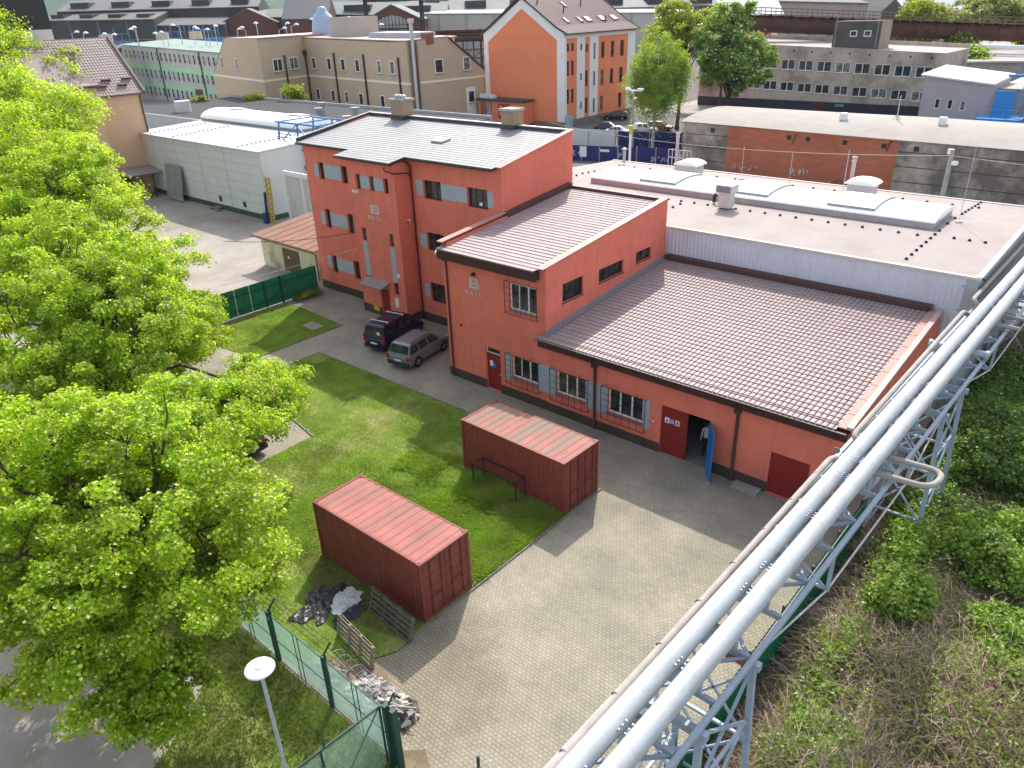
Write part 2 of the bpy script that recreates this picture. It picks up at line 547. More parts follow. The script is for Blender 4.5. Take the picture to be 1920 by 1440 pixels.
def paver_mat():
    m = bpy.data.materials.new("interlocking_pavers"); m.use_nodes = True
    nt = m.node_tree; b = nt.nodes["Principled BSDF"]
    b.inputs["Roughness"].default_value = .85; b.inputs["Specular IOR Level"].default_value = .25
    N = nt.nodes.new; L = nt.links.new
    tc = N("ShaderNodeTexCoord"); sp = N("ShaderNodeSeparateXYZ"); L(tc.outputs["Object"], sp.inputs[0])
    def math_(op, a, b_=None):
        n = N("ShaderNodeMath"); n.operation = op
        for i, q in enumerate((a, b_)):
            if q is None: continue
            if isinstance(q, (int, float)): n.inputs[i].default_value = q
            else: L(q, n.inputs[i])
        return n.outputs[0]
    zig = math_('MULTIPLY', math_('SUBTRACT', math_('PINGPONG', sp.outputs[0], .085), .0425), .30)
    zag = math_('MULTIPLY', math_('SUBTRACT', math_('PINGPONG', sp.outputs[1], .065), .0325), .25)
    cb = N("ShaderNodeCombineXYZ")
    L(math_('ADD', sp.outputs[0], zag), cb.inputs[0]); L(math_('ADD', sp.outputs[1], zig), cb.inputs[1])
    br = N("ShaderNodeTexBrick")
    br.inputs["Scale"].default_value = 1; br.inputs["Brick Width"].default_value = .17; br.inputs["Row Height"].default_value = .13
    br.inputs["Mortar Size"].default_value = .0075; br.inputs["Mortar Smooth"].default_value = .35; br.inputs["Bias"].default_value = -.1
    br.inputs["Color1"].default_value = (.325, .293, .222, 1); br.inputs["Color2"].default_value = (.28, .252, .19, 1)
    br.inputs["Mortar"].default_value = (.11, .095, .07, 1)
    L(cb.outputs[0], br.inputs["Vector"])
    n = N("ShaderNodeTexNoise"); n.inputs["Scale"].default_value = .45; n.inputs["Detail"].default_value = 7; n.inputs["Roughness"].default_value = .65
    L(tc.outputs["Object"], n.inputs["Vector"])
    r = N("ShaderNodeMapRange"); r.inputs[1].default_value = .3; r.inputs[2].default_value = .7; r.inputs[3].default_value = .76; r.inputs[4].default_value = 1.2
    L(n.outputs[0], r.inputs[0])
    mx = N("ShaderNodeMix"); mx.data_type = 'RGBA'; mx.blend_type = 'MULTIPLY'; mx.inputs[0].default_value = 1
    L(br.outputs[0], mx.inputs[6]); L(r.outputs[0], mx.inputs[7])
    # soil washed over the stones near the rubble, and moss in the open joints there
    n2 = N("ShaderNodeTexNoise"); n2.inputs["Scale"].default_value = 1.1; n2.inputs["Detail"].default_value = 8; n2.inputs["Roughness"].default_value = .75
    L(tc.outputs["Object"], n2.inputs["Vector"])
    d = N("ShaderNodeVectorMath"); d.operation = 'DISTANCE'; L(tc.outputs["Object"], d.inputs[0]); d.inputs[1].default_value = (-14.2, 10.6, 0)
    md = N("ShaderNodeMapRange"); md.inputs[1].default_value = .4; md.inputs[2].default_value = 4.6; md.inputs[3].default_value = .46; md.inputs[4].default_value = 0
    L(d.outputs["Value"], md.inputs[0])
    sm = N("ShaderNodeMapRange"); sm.inputs[1].default_value = .50; sm.inputs[2].default_value = .66; sm.inputs[4].default_value = .9
    L(math_('ADD', n2.outputs[0], math_('SUBTRACT', md.outputs[0], .13)), sm.inputs[0])
    m2 = N("ShaderNodeMix"); m2.data_type = 'RGBA'; L(math_('MULTIPLY', sm.outputs[0], math_('ADD', math_('MULTIPLY', br.outputs["Fac"], .75), .25)), m2.inputs[0])
    L(mx.outputs[2], m2.inputs[6]); m2.inputs[7].default_value = (.085, .055, .025, 1)
    L(m2.outputs[2], b.inputs["Base Color"])
    bp = N("ShaderNodeBump"); bp.inputs["Strength"].default_value = .6; bp.inputs["Distance"].default_value = .01
    L(math_('SUBTRACT', 1, br.outputs["Fac"]), bp.inputs["Height"]); L(bp.outputs[0], b.inputs["Normal"])
    return m
pavers = paver_mat()
flat("yard_paving", [(-49, 8.0), (-6.2, 8.0), (-6.2, 27.9), (-29.4, 27.9), (-29.4, 33.2), (-49, 33.2)], pavers, .012)

soil_m = mat("grassy_soil", (0.15, 0.21, 0.04), .95, .3, 1.2, .1, grime=(.36, .31, .15), gamt=.85, gscale=.3, glo=.5, ghi=.68)
dirt_m = mat("bare_dirt", (0.20, 0.155, 0.105), .95, .3, 1.5, .1, bump=.5, bscale=25, grime=(.11, .085, .055), gamt=.7, gscale=.9)
kerb_m = mat("kerb_concrete", (0.21, 0.195, 0.165), .9, .15, 3, .2)
LAWN = [(-38.8, 24.55), (-25.7, 24.7), (-24.7, 23.45), (-15.85, 23.3), (-15.9, 15), (-15.8, 10.9), (-16.6, 9.4), (-17.8, 8.5), (-30.0, 8.5), (-30.2, 17.9), (-38.8, 19.4)]
LAWN_B = [(-48.3, 28.4), (-47.5, 28.7), (-41.4, 28.35), (-41.4, 21.4), (-48.3, 21.0)]
VERGE = [(-12.8, 8.2), (-40, 8.2), (-40, 5.2), (-24, 5.4), (-21.4, 6.2), (-19.6, 6.2), (-18.2, 4.2), (-17.0, 1.6), (-14.6, -4), (-8, -4), (-9.2, 8.2)]
flat("lawn_soil", LAWN, soil_m, .05); flat("lawn_soil", LAWN_B, soil_m, .05); flat("verge_soil", VERGE, soil_m, .03)
flat("dirt_patch", [(-17.6, 8.4), (-13.2, 8.4), (-13.3, 8.9), (-13.9, 9.5), (-14.7, 10.0), (-15.5, 10.3), (-16.1, 10.1), (-17.2, 9.5)], dirt_m, .056)
flat("dirt_patch", [(-12.6, 7.0), (-10.9, 7.6), (-11.3, 8.6), (-12.2, 9.1), (-12.9, 8.4)], dirt_m, .034)
flat("dirt_patch", [(-22.3, 12.6), (-15.9, 12.6), (-16.2, 11.5), (-17.8, 11.0), (-20.5, 11.0), (-22.6, 11.8)], mat("trodden_soil", (.12, .12, .04), .95, .4, 2, .1), .054)
mbk = MB()
for (a, b) in (((-38.8, 24.6), (-25.7, 24.76)), ((-15.8, 23.3), (-15.8, 13.0)), ((-15.8, 12.6), (-15.75, 11.0)), ((-41.4, 28.4), (-41.4, 21.4)), ((-47.5, 28.76), (-41.4, 28.4)), ((-38.8, 24.5), (-38.8, 19.4)), ((-38.8, 19.35), (-30.1, 17.95)), ((-25.7, 24.74), (-24.7, 23.5))):
    a, b = Vector((*a, 0)), Vector((*b, 0)); d = b - a; n = max(1, int(d.length / 1.0))
    for k in range(n):
        p, q = a + d * (k / n), a + d * ((k + .985) / n)
        mbk.bar((p.x, p.y, .035 + random.uniform(-.006, .006)), (q.x, q.y, .035), .07, .08)
structure(mbk.build("kerb", kerb_m))
mb = MB(); mb.box(-43.6, -42.2, 26.6, 27.5, .055, .09); tag(mb.build("manhole_cover", mat("worn_slab", (.27, .24, .2), .9, .2, 2, .2)), "flat concrete slab cover set in the far lawn by the green fence", "manhole cover")
flat("earth_bank", [(-6.15, -10), (30, -10), (30, 52), (-6.15, 52)], mat("dark_leaf_litter", (.12, .095, .055), .95, .5, 1.4, .1, grime=(.13, .1, .06), gamt=.7, gscale=.7), .02)
flat("earth_bank", [(-5.3, 52), (60, 52), (60, 78), (-5.3, 78)], mat("dark_leaf_litter_far", (.05, .06, .025), .95, .5, 1.4, .1), .02)
flat("path", [(-5.0, 46.5), (8, 50.5), (8, 52.5), (-5.0, 48.2)], mat("trodden_path", (.17, .145, .11), .95, .2, 1, .1), .04)
flat("far_street", [(-140, 78), (-52, 78), (-52, 130), (-82, 138), (-140, 100)], mat("dark_asphalt", (.13, .125, .12), .9, .2, .5, .2), .02)
flat("far_street", [(-51, 96.5), (60, 96.5), (60, 330), (-75, 330)], mat("dark_asphalt_far", (.10, .10, .10), .9, .2, .5, .2), .02)
flat("works_yard", [(-420, 130), (-84, 140), (-84, 420), (-420, 420)], mat("brown_works_ground", (.11, .095, .08), .9, .3, .2, .2), .02)

def inside(px, py, poly):
    r = np.zeros(len(px), bool); n = len(poly)
    for i in range(n):
        x0, y0 = poly[i]; x1, y1 = poly[(i + 1) % n]
        if y0 == y1: continue
        c = ((y0 > py) != (y1 > py)) & (px < (x1 - x0) * (py - y0) / (y1 - y0) + x0)
        r ^= c
    return r
def vnoise(px, py, s, seed):
    g = np.random.default_rng(seed).random((96, 96))
    x, y = px * s, py * s
    i, j = np.floor(x).astype(int), np.floor(y).astype(int); fx, fy = x - i, y - j
    fx, fy = fx * fx * (3 - 2 * fx), fy * fy * (3 - 2 * fy)
    a, b, c, d = g[i % 96, j % 96], g[(i + 1) % 96, j % 96], g[i % 96, (j + 1) % 96], g[(i + 1) % 96, (j + 1) % 96]
    return (a * (1 - fx) + b * fx) * (1 - fy) + (c * (1 - fx) + d * fx) * fy
def blades(poly, n, hgt, wid, z, seed, dens=None):
    r = np.random.default_rng(seed); P = np.array(poly)
    x = r.uniform(P[:, 0].min(), P[:, 0].max(), n); y = r.uniform(P[:, 1].min(), P[:, 1].max(), n)
    k = inside(x, y, poly)
    if dens is not None: k &= r.random(n) < dens(x, y)
    x, y = x[k], y[k]; n = len(x)
    hv = .5 + 1.0 * vnoise(x, y, .35, seed) * vnoise(x, y, 1.3, seed + 1) * 2
    h = hgt * hv * r.uniform(.6, 1.3, n); w = wid * r.uniform(.7, 1.4, n)
    t = r.uniform(0, 2 * np.pi, n); dx, dy = np.cos(t), np.sin(t)
    lx, ly = r.normal(0, .6, n) * h * 1.7, r.normal(0, .6, n) * h * 1.7
    V = np.empty((n, 3, 3))
    V[:, 0] = np.stack([x - dx * w, y - dy * w, np.full(n, z)], 1)
    V[:, 1] = np.stack([x + dx * w, y + dy * w, np.full(n, z)], 1)
    V[:, 2] = np.stack([x + lx, y + ly, z + h], 1)
    return V.reshape(-1, 3)
grass_m = leaf_mat("lawn_grass", (0.10, 0.21, 0.014), (0.25, 0.38, 0.035), (0.40, 0.60, 0.035), .5, tip=(.40, .38, .13), dry=(.38, .34, .12))
wild_m = leaf_mat("wild_grass", (0.06, 0.12, 0.012), (0.18, 0.26, 0.03), (0.28, 0.36, 0.03), .4, tip=(.42, .36, .15), dry=(.36, .31, .12), dscale=.5)
def lawn_density(x, y):
    d = .40 + .70 * vnoise(x, y, .28, 3) + .35 * (vnoise(x, y, 1.1, 5) - .5)
    d -= .75 * np.exp(-(((x + 33) / 5) ** 2 + ((y - 20.5) / 1.3) ** 2)) * vnoise(x, y, .9, 9)
    d *= np.where((y < 11.3) & (x > -24), .45, 1)
    d *= np.where((y < 12.6) & (x > -22.3) & (y > 11) , .45, 1)
    return np.clip(d, .07, 1)
cont = lambda x, y: ((x > -22.1) & (x < -15.8) & (((y > 12.5) & (y < 15.1)) | ((y > 20.6) & (y < 23.3))))
V = blades(LAWN, 380000, .055, .014, .05, 11, lambda x, y: lawn_density(x, y) * ~cont(x, y))
# taller leafy weeds between the two containers
V2 = blades([(-24, 15.4), (-15.9, 15.2), (-15.9, 20.4), (-20, 22), (-25, 20.6)], 90000, .19, .03, .05, 12, lambda x, y: np.clip((vnoise(x, y, .55, 31) - .33) * 3, 0, 1))
V3 = blades(LAWN_B, 80000, .055, .013, .05, 13)
VV = np.concatenate([V, V2, V3])
o = np_mesh("lawn_grass", VV, np.arange(len(VV)).reshape(-1, 3), grass_m)
stuff(o, "short patchy green lawn growing round the red containers", "grass")
V = blades(VERGE, 120000, .22, .018, .03, 14, lambda x, y: np.clip(.1 + 1.1 * vnoise(x, y, .6, 8), .05, 1))
o = np_mesh("verge_grass", V, np.arange(len(V)).reshape(-1, 3), wild_m)
stuff(o, "rough tall grass on the verge outside the mesh fence", "grass")

# ---------------------------------------------------------------- leaves
def leaf_quads(C, nrm, L, W, r):
    """kite-shaped leaves at C facing nrm"""
    n = len(C)
    nrm = nrm / np.linalg.norm(nrm, axis=1)[:, None]
    a = np.cross(nrm, r.normal(size=(n, 3))); a /= np.linalg.norm(a, axis=1)[:, None] + 1e-9
    b = np.cross(nrm, a)
    L = L[:, None]; W = W[:, None]
    V = np.empty((n, 4, 3))
    V[:, 0] = C - a * L * .5; V[:, 1] = C + b * W * .5 + nrm * W * .14 - a * L * .08
    V[:, 2] = C + a * L * .5 - nrm * L * .12; V[:, 3] = C - b * W * .5 + nrm * W * .14 - a * L * .08
    return V.reshape(-1, 3)
def crown_clusters(r, c, R, RZ, nlobe, ncl, flat_=.75, lobe=(.34, .5)):
    """cluster centres on uneven lobes scattered over an ellipsoid: the crown's outline"""
    d = r.normal(size=(nlobe, 3)); d[:, 2] = np.abs(d[:, 2]) * 1.0 - .45; d /= np.linalg.norm(d, axis=1)[:, None]
    f = r.uniform(.42, .78, nlobe)
    LC = c + d * f[:, None] * np.array([R, R, RZ]); LR = r.uniform(*lobe, nlobe) * R
    out = []; par = []
    tot = (LR ** 2).sum()
    for k in range(nlobe):
        m = max(4, int(ncl * LR[k] ** 2 / tot))
        e = r.normal(size=(m, 3)); e[:, 2] = e[:, 2] * .8 + .35; e /= np.linalg.norm(e, axis=1)[:, None]
        q = LC[k] + e * (LR[k] * r.uniform(.55, 1.08, m))[:, None] * np.array([1, 1, flat_])
        out.append(q); par += [k] * m
    Q = np.concatenate(out); par = np.array(par)
    return LC, LR, Q, par
def tree(name, base, c, R, RZ, mat_leaf, mat_bark, label, cat, group=None, seed=0, nlobe=16, ncl=420, per=95, leaf=.15, spread=.42, tr=.24, flat_=.75, cut=None, droop=0.0, lobe=(.34, .5), fork=.45, zmin=1.8, extra=()):
    r = np.random.default_rng(seed)
    base = np.array(base, float); c = np.array(c, float)
    t = thing(name, tuple(base), label, cat, group)
    LC, LR, Q, par = crown_clusters(r, c, R, RZ, nlobe, ncl, flat_, lobe)
    for (ex, er, en) in extra:
        e = r.normal(size=(en, 3)); e /= np.linalg.norm(e, axis=1)[:, None]
        LC = np.concatenate([LC, [ex]]); Q = np.concatenate([Q, np.array(ex) + e * er * r.uniform(.4, 1.05, en)[:, None] * np.array([1, 1, .8])]); par = np.concatenate([par, [len(LC) - 1] * en])
    k = Q[:, 2] > base[2] + zmin
    Q, par = Q[k], par[k]
    # wood: trunk, a limb to each lobe, a branch to about a third of the clusters
    mb = MB()
    fz = base[2] + (c[2] - base[2]) * fork
    top = np.array([base[0] * .6 + c[0] * .4, base[1] * .6 + c[1] * .4, fz])
    crownmid = np.array([c[0], c[1], c[2] + RZ * .25])
    mb.tube([base - [0, 0, .05], base + (top - base) * .12, base + (top - base) * .5, top, (top + crownmid) / 2 + r.normal(0, .15, 3), crownmid], [tr * 1.5, tr * 1.1, tr * .95, tr * .8, tr * .5, tr * .2], 10)
    for k2 in range(len(LC)):
        s = top + (crownmid - top) * r.uniform(0, .55)
        e = LC[k2]; m = (s + e) / 2 + r.normal(0, .25, 3) + [0, 0, .12 * np.linalg.norm(e - s)]
        mb.tube([s, (s + m) / 2 + r.normal(0, .08, 3), m, (m + e) / 2 + r.normal(0, .1, 3), e], [tr * .42, tr * .36, tr * .28, tr * .2, tr * .12], 6)
        idx = np.where(par == k2)[0]
        for q in idx[::3]:
            e2 = Q[q]; s2 = e + (m - e) * r.uniform(0, .5); m2 = (s2 + e2) / 2 + r.normal(0, .12, 3)
            mb.tube([s2, m2, e2], [tr * .13, tr * .09, .012], 4, cap=False)
    mb.build("trunk", mat_bark, t)
    n = len(Q) * per
    ci = np.repeat(np.arange(len(Q)), per)
    # every cluster is a small puff of leaves round its twig, thin underneath
    dv = r.normal(size=(n, 3)); dv[:, 2] = dv[:, 2] * .8 + .25; dv /= np.linalg.norm(dv, axis=1)[:, None]
    sc = r.uniform(.65, 1.35, len(Q))[ci]
    off = dv * (spread * 1.45 * sc * r.random(n) ** .45)[:, None] * np.array([1, 1, .72])
    stray = r.random(n) < .06
    off[stray] *= 1.6
    if droop > 0:
        off[:, 2] = off[:, 2] * .4 - np.abs(r.exponential(droop, n))
    C = Q[ci] + off
    nrm = r.normal(size=(n, 3)) * .5 + np.array([0, 0, .55]) + dv * .55 + (C - c) / max(R, RZ) * .3
    if droop > 0: nrm = r.normal(size=(n, 3)) + np.array([0, 0, .15])
    Ls = leaf * r.uniform(.7, 1.25, n); Ws = Ls * (r.uniform(.75, 1.0, n) if droop == 0 else r.uniform(.4, .6, n))
    V = leaf_quads(C, nrm, Ls, Ws, r)
    np_mesh("crown", V, np.arange(len(V)).reshape(-1, 4), mat_leaf, t)
    return t
bark = mat("grey_brown_bark", (0.075, 0.06, 0.045), .9, .35, 5, .15, bump=.8, bscale=14, stretch=(1, 1, .25))
birch_bark = mat("pale_birch_bark", (0.5, 0.48, 0.44), .8, .4, 6, .2)
maple = leaf_mat("maple_leaf", (0.045, 0.135, 0.005), (0.34, 0.46, 0.018), (0.66, 0.86, 0.022), .46, tip=(.86, .90, .26))
birch_l = leaf_mat("birch_leaf", (0.10, 0.20, 0.025), (0.24, 0.34, 0.05), (0.46, 0.60, 0.05), .45)
lime_l = leaf_mat("lime_leaf", (0.12, 0.20, 0.01), (0.30, 0.35, 0.02), (0.50, 0.58, 0.02), .45)
chest_l = leaf_mat("chestnut_leaf", (0.07, 0.16, 0.02), (0.21, 0.33, 0.05), (0.36, 0.52, 0.05), .4, tip=(.80, .78, .55))
far_l = leaf_mat("far_tree_leaf", (0.12, 0.17, 0.035), (0.26, 0.30, 0.07), (0.38, 0.43, 0.08), .4)
far_dark = leaf_mat("far_dark_leaf", (0.05, 0.11, 0.02), (0.12, 0.20, 0.04), (0.22, 0.34, 0.05), .4)
# ---------------------------------------------------------------- trees: the street row on the left
tree("maple_tree", (-20.6, 5.0, 0), (-20.8, 5.7, 6.7), 4.8, 4.8, maple, bark, "nearest leafy maple crown, directly above the concrete road and left of the street lamp", "tree", "maples along the street", 3, 26, 540, 240, .115, .29, .26, extra=(((-17.2, 4.2, 3.2), 1.4, 50), ((-18.2, 7.4, 5.0), 1.7, 60), ((-20.6, 3.0, 3.6), 1.9, 60), ((-18.2, 3.4, 4.6), 1.8, 55), ((-24.4, 3.8, 5.6), 1.9, 55), ((-23.0, 2.6, 4.4), 1.6, 45)))
tree("maple_tree", (-30.4, 7.4, 0), (-32.0, 10.0, 7.2), 5.3, 4.9, maple, bark, "broad maple beside the mesh fence, its branches reaching over the parking place and the lawn", "tree", "maples along the street", 4, 28, 600, 215, .122, .32, .30, extra=(((-26.2, 13.0, 5.1), 1.8, 60), ((-26.6, 10.4, 6.0), 1.8, 55), ((-29.0, 14.6, 4.6), 1.7, 55), ((-28.8, 15.8, 4.0), 1.6, 55)))
tree("maple_tree", (-41.5, 12.0, 0), (-42.6, 13.6, 7.0), 5.3, 4.6, maple, bark, "maple in front of the pale concrete yard, its crown touching the green sheet fence", "tree", "maples along the street", 5, 22, 480, 170, .145, .36, .28, extra=(((-38.2, 16.4, 4.4), 2.0, 70), ((-36.2, 14.6, 5.0), 2.1, 75), ((-40.4, 17.6, 4.6), 1.8, 60)))
tree("maple_tree", (-53.5, 14.5, 0), (-54.6, 15.8, 8.2), 5.7, 5.2, maple, bark, "maple whose branch tips stand before the flat canopy and the pale yard", "tree", "maples along the street", 6, 22, 430, 150, .165, .40, .3)
tree("maple_tree", (-67, 18, 0), (-68, 20.2, 8.6), 6.6, 6, maple, bark, "maple covering the lower wall of the brown tiled apartment house", "tree", "maples along the street", 7, 22, 430, 120, .19, .55, .3)
tree("maple_tree", (-83, 23.5, 0), (-84, 25.0, 11.2), 7.4, 7.5, maple, bark, "maple with its top before the tiled roof of the beige apartment house", "tree", "maples along the street", 8, 20, 400, 80, .25, .7, .3)
tree("maple_tree", (-102, 30.5, 0), (-103, 31.0, 14.0), 8, 8, maple, bark, "farthest maple of the street row, at the top left edge below the black gable", "tree", "maples along the street", 9, 20, 360, 75, .28, .8, .3)
# behind the blue fence
tree("birch_tree", (-59.4, 98.6, 0), (-59.2, 98.9, 10.0), 4.3, 8.2, birch_l, birch_bark, "feathery pale green birch with hanging twigs beside the orange corner house", "tree", None, 21, 22, 420, 110, .26, .5, .24, flat_=.9, droop=.9, lobe=(.42, .6), fork=.6, zmin=2.2)
tree("lime_tree", (-66.5, 118, 0), (-65.6, 117.8, 13.5), 6.0, 7.2, lime_l, bark, "yellow green loose tree standing between the birch and the chestnut", "tree", None, 22, 22, 300, 80, .36, .75, .3, fork=.5)
tree("chestnut_tree", (-54.6, 112.2, 0), (-54.8, 112.2, 11.2), 5.6, 8.8, chest_l, bark, "dark chestnut in flower with whitish candles before the concrete office block", "tree", None, 23, 26, 560, 90, .36, .62, .3, flat_=.9, lobe=(.36, .52), zmin=2.6)
# ---------------------------------------------------------------- bramble thicket to the right of the pipes
def thicket():
    r = np.random.default_rng(55)
    green = leaf_mat("bramble_leaf", (0.07, 0.16, 0.014), (0.26, 0.38, 0.05), (0.42, 0.60, 0.05), .42, tip=(.45, .55, .16))
    green2 = leaf_mat("dark_ivy_leaf", (0.04, 0.11, 0.014), (0.15, 0.27, 0.04), (0.26, 0.42, 0.04), .38, tip=(.34, .46, .16))
    dry = leaf_mat("dry_stem", (0.17, 0.105, 0.07), (0.62, 0.45, 0.33), (.3, .22, .14), .12)
    n = 9000
    x = r.uniform(-5.2, 6, n); y = r.uniform(6, 50, n)
    a = vnoise(x + 40, y, .22, 61); b = vnoise(x + 40, y, .6, 62)
    # green towards the rear and right, dry canes in front
    g = a * .9 + .35 * b + .42 * np.clip((y - 25) / 6, -0.3, 1) + .20 * np.clip((x + 1) / 3, -1, 1) + .30 * np.exp(-((x + 3.9) / 1.0) ** 2) - .06
    far_k = (y > 46) & (y < 49.5)
    isg = (g > .665) & ~far_k
    hgt = .3 + 2.4 * vnoise(x + 40, y, .35, 63) * (.6 + .4 * b) + .8 * np.clip((y - 26) / 10, 0, 1)
    hgt *= np.clip((x + 5.6) / 1.6, .25, 1)
    def clumps(sel, per, leaf, m, name, label):
        cx, cy, cz = x[sel], y[sel], hgt[sel]
        ci = np.repeat(np.arange(len(cx)), per); k = len(ci)
        C = np.stack([cx[ci], cy[ci], cz[ci] * (1 - .6 * r.random(k) ** 2)], 1) + r.normal(size=(k, 3)) * np.array([.26, .26, .14])
        C[:, 2] = np.maximum(C[:, 2], .05)
        nr = r.normal(size=(k, 3)) * .55 + [0, 0, .9]
        L = leaf * r.uniform(.6, 1.3, k)
        V = leaf_quads(C, nr, L, L * .85, r)
        o = np_mesh(name, V, np.arange(len(V)).reshape(-1, 4), m); stuff(o, label, "shrubs")
    rear = y > 29
    clumps(isg & ~rear, 36, .165, green, "bramble_thicket", "bright green bramble leaves over the bank right of the pipes")
    clumps(isg & rear, 36, .165, green2, "ivy_thicket", "dense dark green undergrowth at the back of the bank")
    sp = ~isg & (r.random(n) < .62)
    clumps(sp, 24, .105, green, "sprouting_leaves", "scattered green shoots among the dry canes")
    # dry canes: arching thin stems
    ii = np.where(~isg)[0]; ns = 44000
    k = r.choice(ii, ns)
    bx, by = x[k] + r.normal(0, .35, ns), y[k] + r.normal(0, .35, ns); top = hgt[k] * r.uniform(.5, 1.25, ns)
    ang = r.uniform(0, 2 * np.pi, ns); ln = r.uniform(.3, 1.5, ns)
    dx, dy = np.cos(ang), np.sin(ang); w = r.uniform(.004, .012, ns)
    ts = [0, .35, .7, 1.0]; P = []
    for t in ts:
        zc = top * (1 - (1 - t * 1.15) ** 2) * 1.0
        px = bx + dx * ln * t ** 1.4; py = by + dy * ln * t ** 1.4
        ww = w * (1.1 - .7 * t)
        P.append(np.stack([px - dy * ww, py + dx * ww, zc + .03], 1)); P.append(np.stack([px + dy * ww, py - dx * ww, zc + .03 + ww], 1))
    V = np.stack(P, 1).reshape(-1, 3); o8 = np.arange(ns)[:, None] * 8
    Q = np.concatenate([o8 + np.array([[2 * j, 2 * j + 1, 2 * j + 3, 2 * j + 2]]) for j in range(3)])
    o = np_mesh("dry_canes", V, Q, dry); stuff(o, "tangle of dry brown bramble canes on the bank", "dry shrubs")
    # trailing leaf litter and dead grass
    V = blades([(-5.6, 5), (7, 5), (7, 50), (-5.6, 50)], 90000, .3, .016, .02, 71, lambda x, y: np.clip(vnoise(x + 40, y, .5, 72) * 1.3, .1, 1))
    o = np_mesh("dead_grass", V, np.arange(len(V)).reshape(-1, 3), dry); stuff(o, "dead straw coloured grass between the brambles", "dry grass")
thicket()

for (x, y, h, w, sd, lab) in ((-3.7, 12.2, 1.9, 1.0, 1, "bright green shrub beside the near trestle of the pipe bridge"), (-3.2, 22.9, 2.3, 1.1, 2, "yellowish green shrub right under the end of the pipe loop"), (-1.2, 26.5, 2.4, 1.5, 3, "broad green shrub on the bank right of the pipe loop"), (-.2, 23.0, 2.0, 1.3, 4, "pale green shrub at the right edge, above the dry canes"), (-3.6, 15.6, 1.5, .8, 5, "small green shrub against the green sheet fence"), (-2.6, 33.0, 2.8, 1.7, 6, "dark leafy shrub at the far end of the bank by the trestle")):
    tree("bank_shrub", (x, y, 0), (x, y, h * .55), w, h * .45, MATS["bramble_leaf"] if sd != 6 else MATS["dark_ivy_leaf"], bark, lab, "shrub", "shrubs on the bank", 200 + sd, 12, 90, 60, .14, .22, .05, zmin=.15, fork=.3)
# ---------------------------------------------------------------- the red three-storey office block
def part(parent, name, m, fn):
    mb = MB(); fn(mb); return mb.build(name, m, parent)
def boxes(parent, name, m, *bs):
    if len(bs) > 1: return [boxes(parent, name, m, b) for b in bs][0]
    mb = MB()
    for b in bs: mb.box(*b)
    b = bs[0]
    return mb.build(name, m, parent, ((b[0] + b[1]) / 2, (b[2] + b[3]) / 2, b[4]))

def logo(parent, x0, x1, z0, z1, tx0, tx1, tz0, tz1, y):
    grey = mat("logo_grey", (0.47, 0.45, 0.45), .7, .05, 2, .2)
    w, h = x1 - x0, z1 - z0
    mb = MB()
    c = w * .10
    def R(a, b, d, e): mb.poly([(x0 + a * w, y - .006, z0 + d * h), (x0 + b * w, y - .006, z0 + d * h), (x0 + b * w, y - .006, z0 + e * h), (x0 + a * w, y - .006, z0 + e * h)])
    R(0, .30, 0, 1)
    for a, b in ((0, .24), (.40, .60), (.78, 1)): R(.30, .80, a, b)
    def Q(pts): mb.poly([(x0 + a * w, y - .006, z0 + b * h) for a, b in pts])
    Q([(.80, 0), (.93, 0), (1, .08), (1, .42), (.93, .50), (.80, .50)]); Q([(.80, .50), (.86, .50), (.92, .56), (.92, .92), (.84, 1), (.80, 1)])
    s = mb.build("logo", grey, parent)
    mb = MB()
    W = tx1 - tx0; hh = tz1 - tz0
    n = 4; cw = W / n
    t = hh * .20
    def bx_(k, a, b, c, d):
        x0_ = tx0 + k * cw + cw * .12; w_ = cw * .72
        mb.poly([(x0_ + a * w_, y - .006, tz0 + c * hh), (x0_ + b * w_, y - .006, tz0 + c * hh), (x0_ + b * w_, y - .006, tz0 + d * hh), (x0_ + a * w_, y - .006, tz0 + d * hh)])
    for q in ((0, .26, 0, 1), (.26, .95, 0, .17), (.26, .88, .42, .58), (.26, .88, .83, 1), (.74, 1, .17, .42), (.70, .94, .58, .83)): bx_(0, *q)
    ax_ = tx0 + cw + cw * .08; aw_ = cw * .84; ap = lambda a, b: (ax_ + a * aw_, y - .006, tz0 + b * hh)
    mb.poly([ap(0, 0), ap(.24, 0), ap(.56, 1), ap(.38, 1)]); mb.poly([ap(.76, 0), ap(1, 0), ap(.62, 1), ap(.5, .82)]); mb.poly([ap(.28, .26), ap(.72, .26), ap(.67, .42), ap(.33, .42)])
    for q in ((.37, .63, 0, 1),): bx_(2, *q)
    for q in ((0, .26, 0, 1), (.26, 1, 0, .18)): bx_(3, *q)
    text_mesh(mb, "R", (x1 + w * .16, y, z1 - .16), X, .12, 0, 0, .006)
    mb.build("lettering", [grey, red_wall], s)

def slab_coping(mb, a, b, w, t):
    """sloping flat strip from a to b, width w across X"""
    a, b = Vector(a), Vector(b)
    mb.prism([a, b, b + Vector((w, 0, 0)), a + Vector((w, 0, 0))], (0, 0, -t))

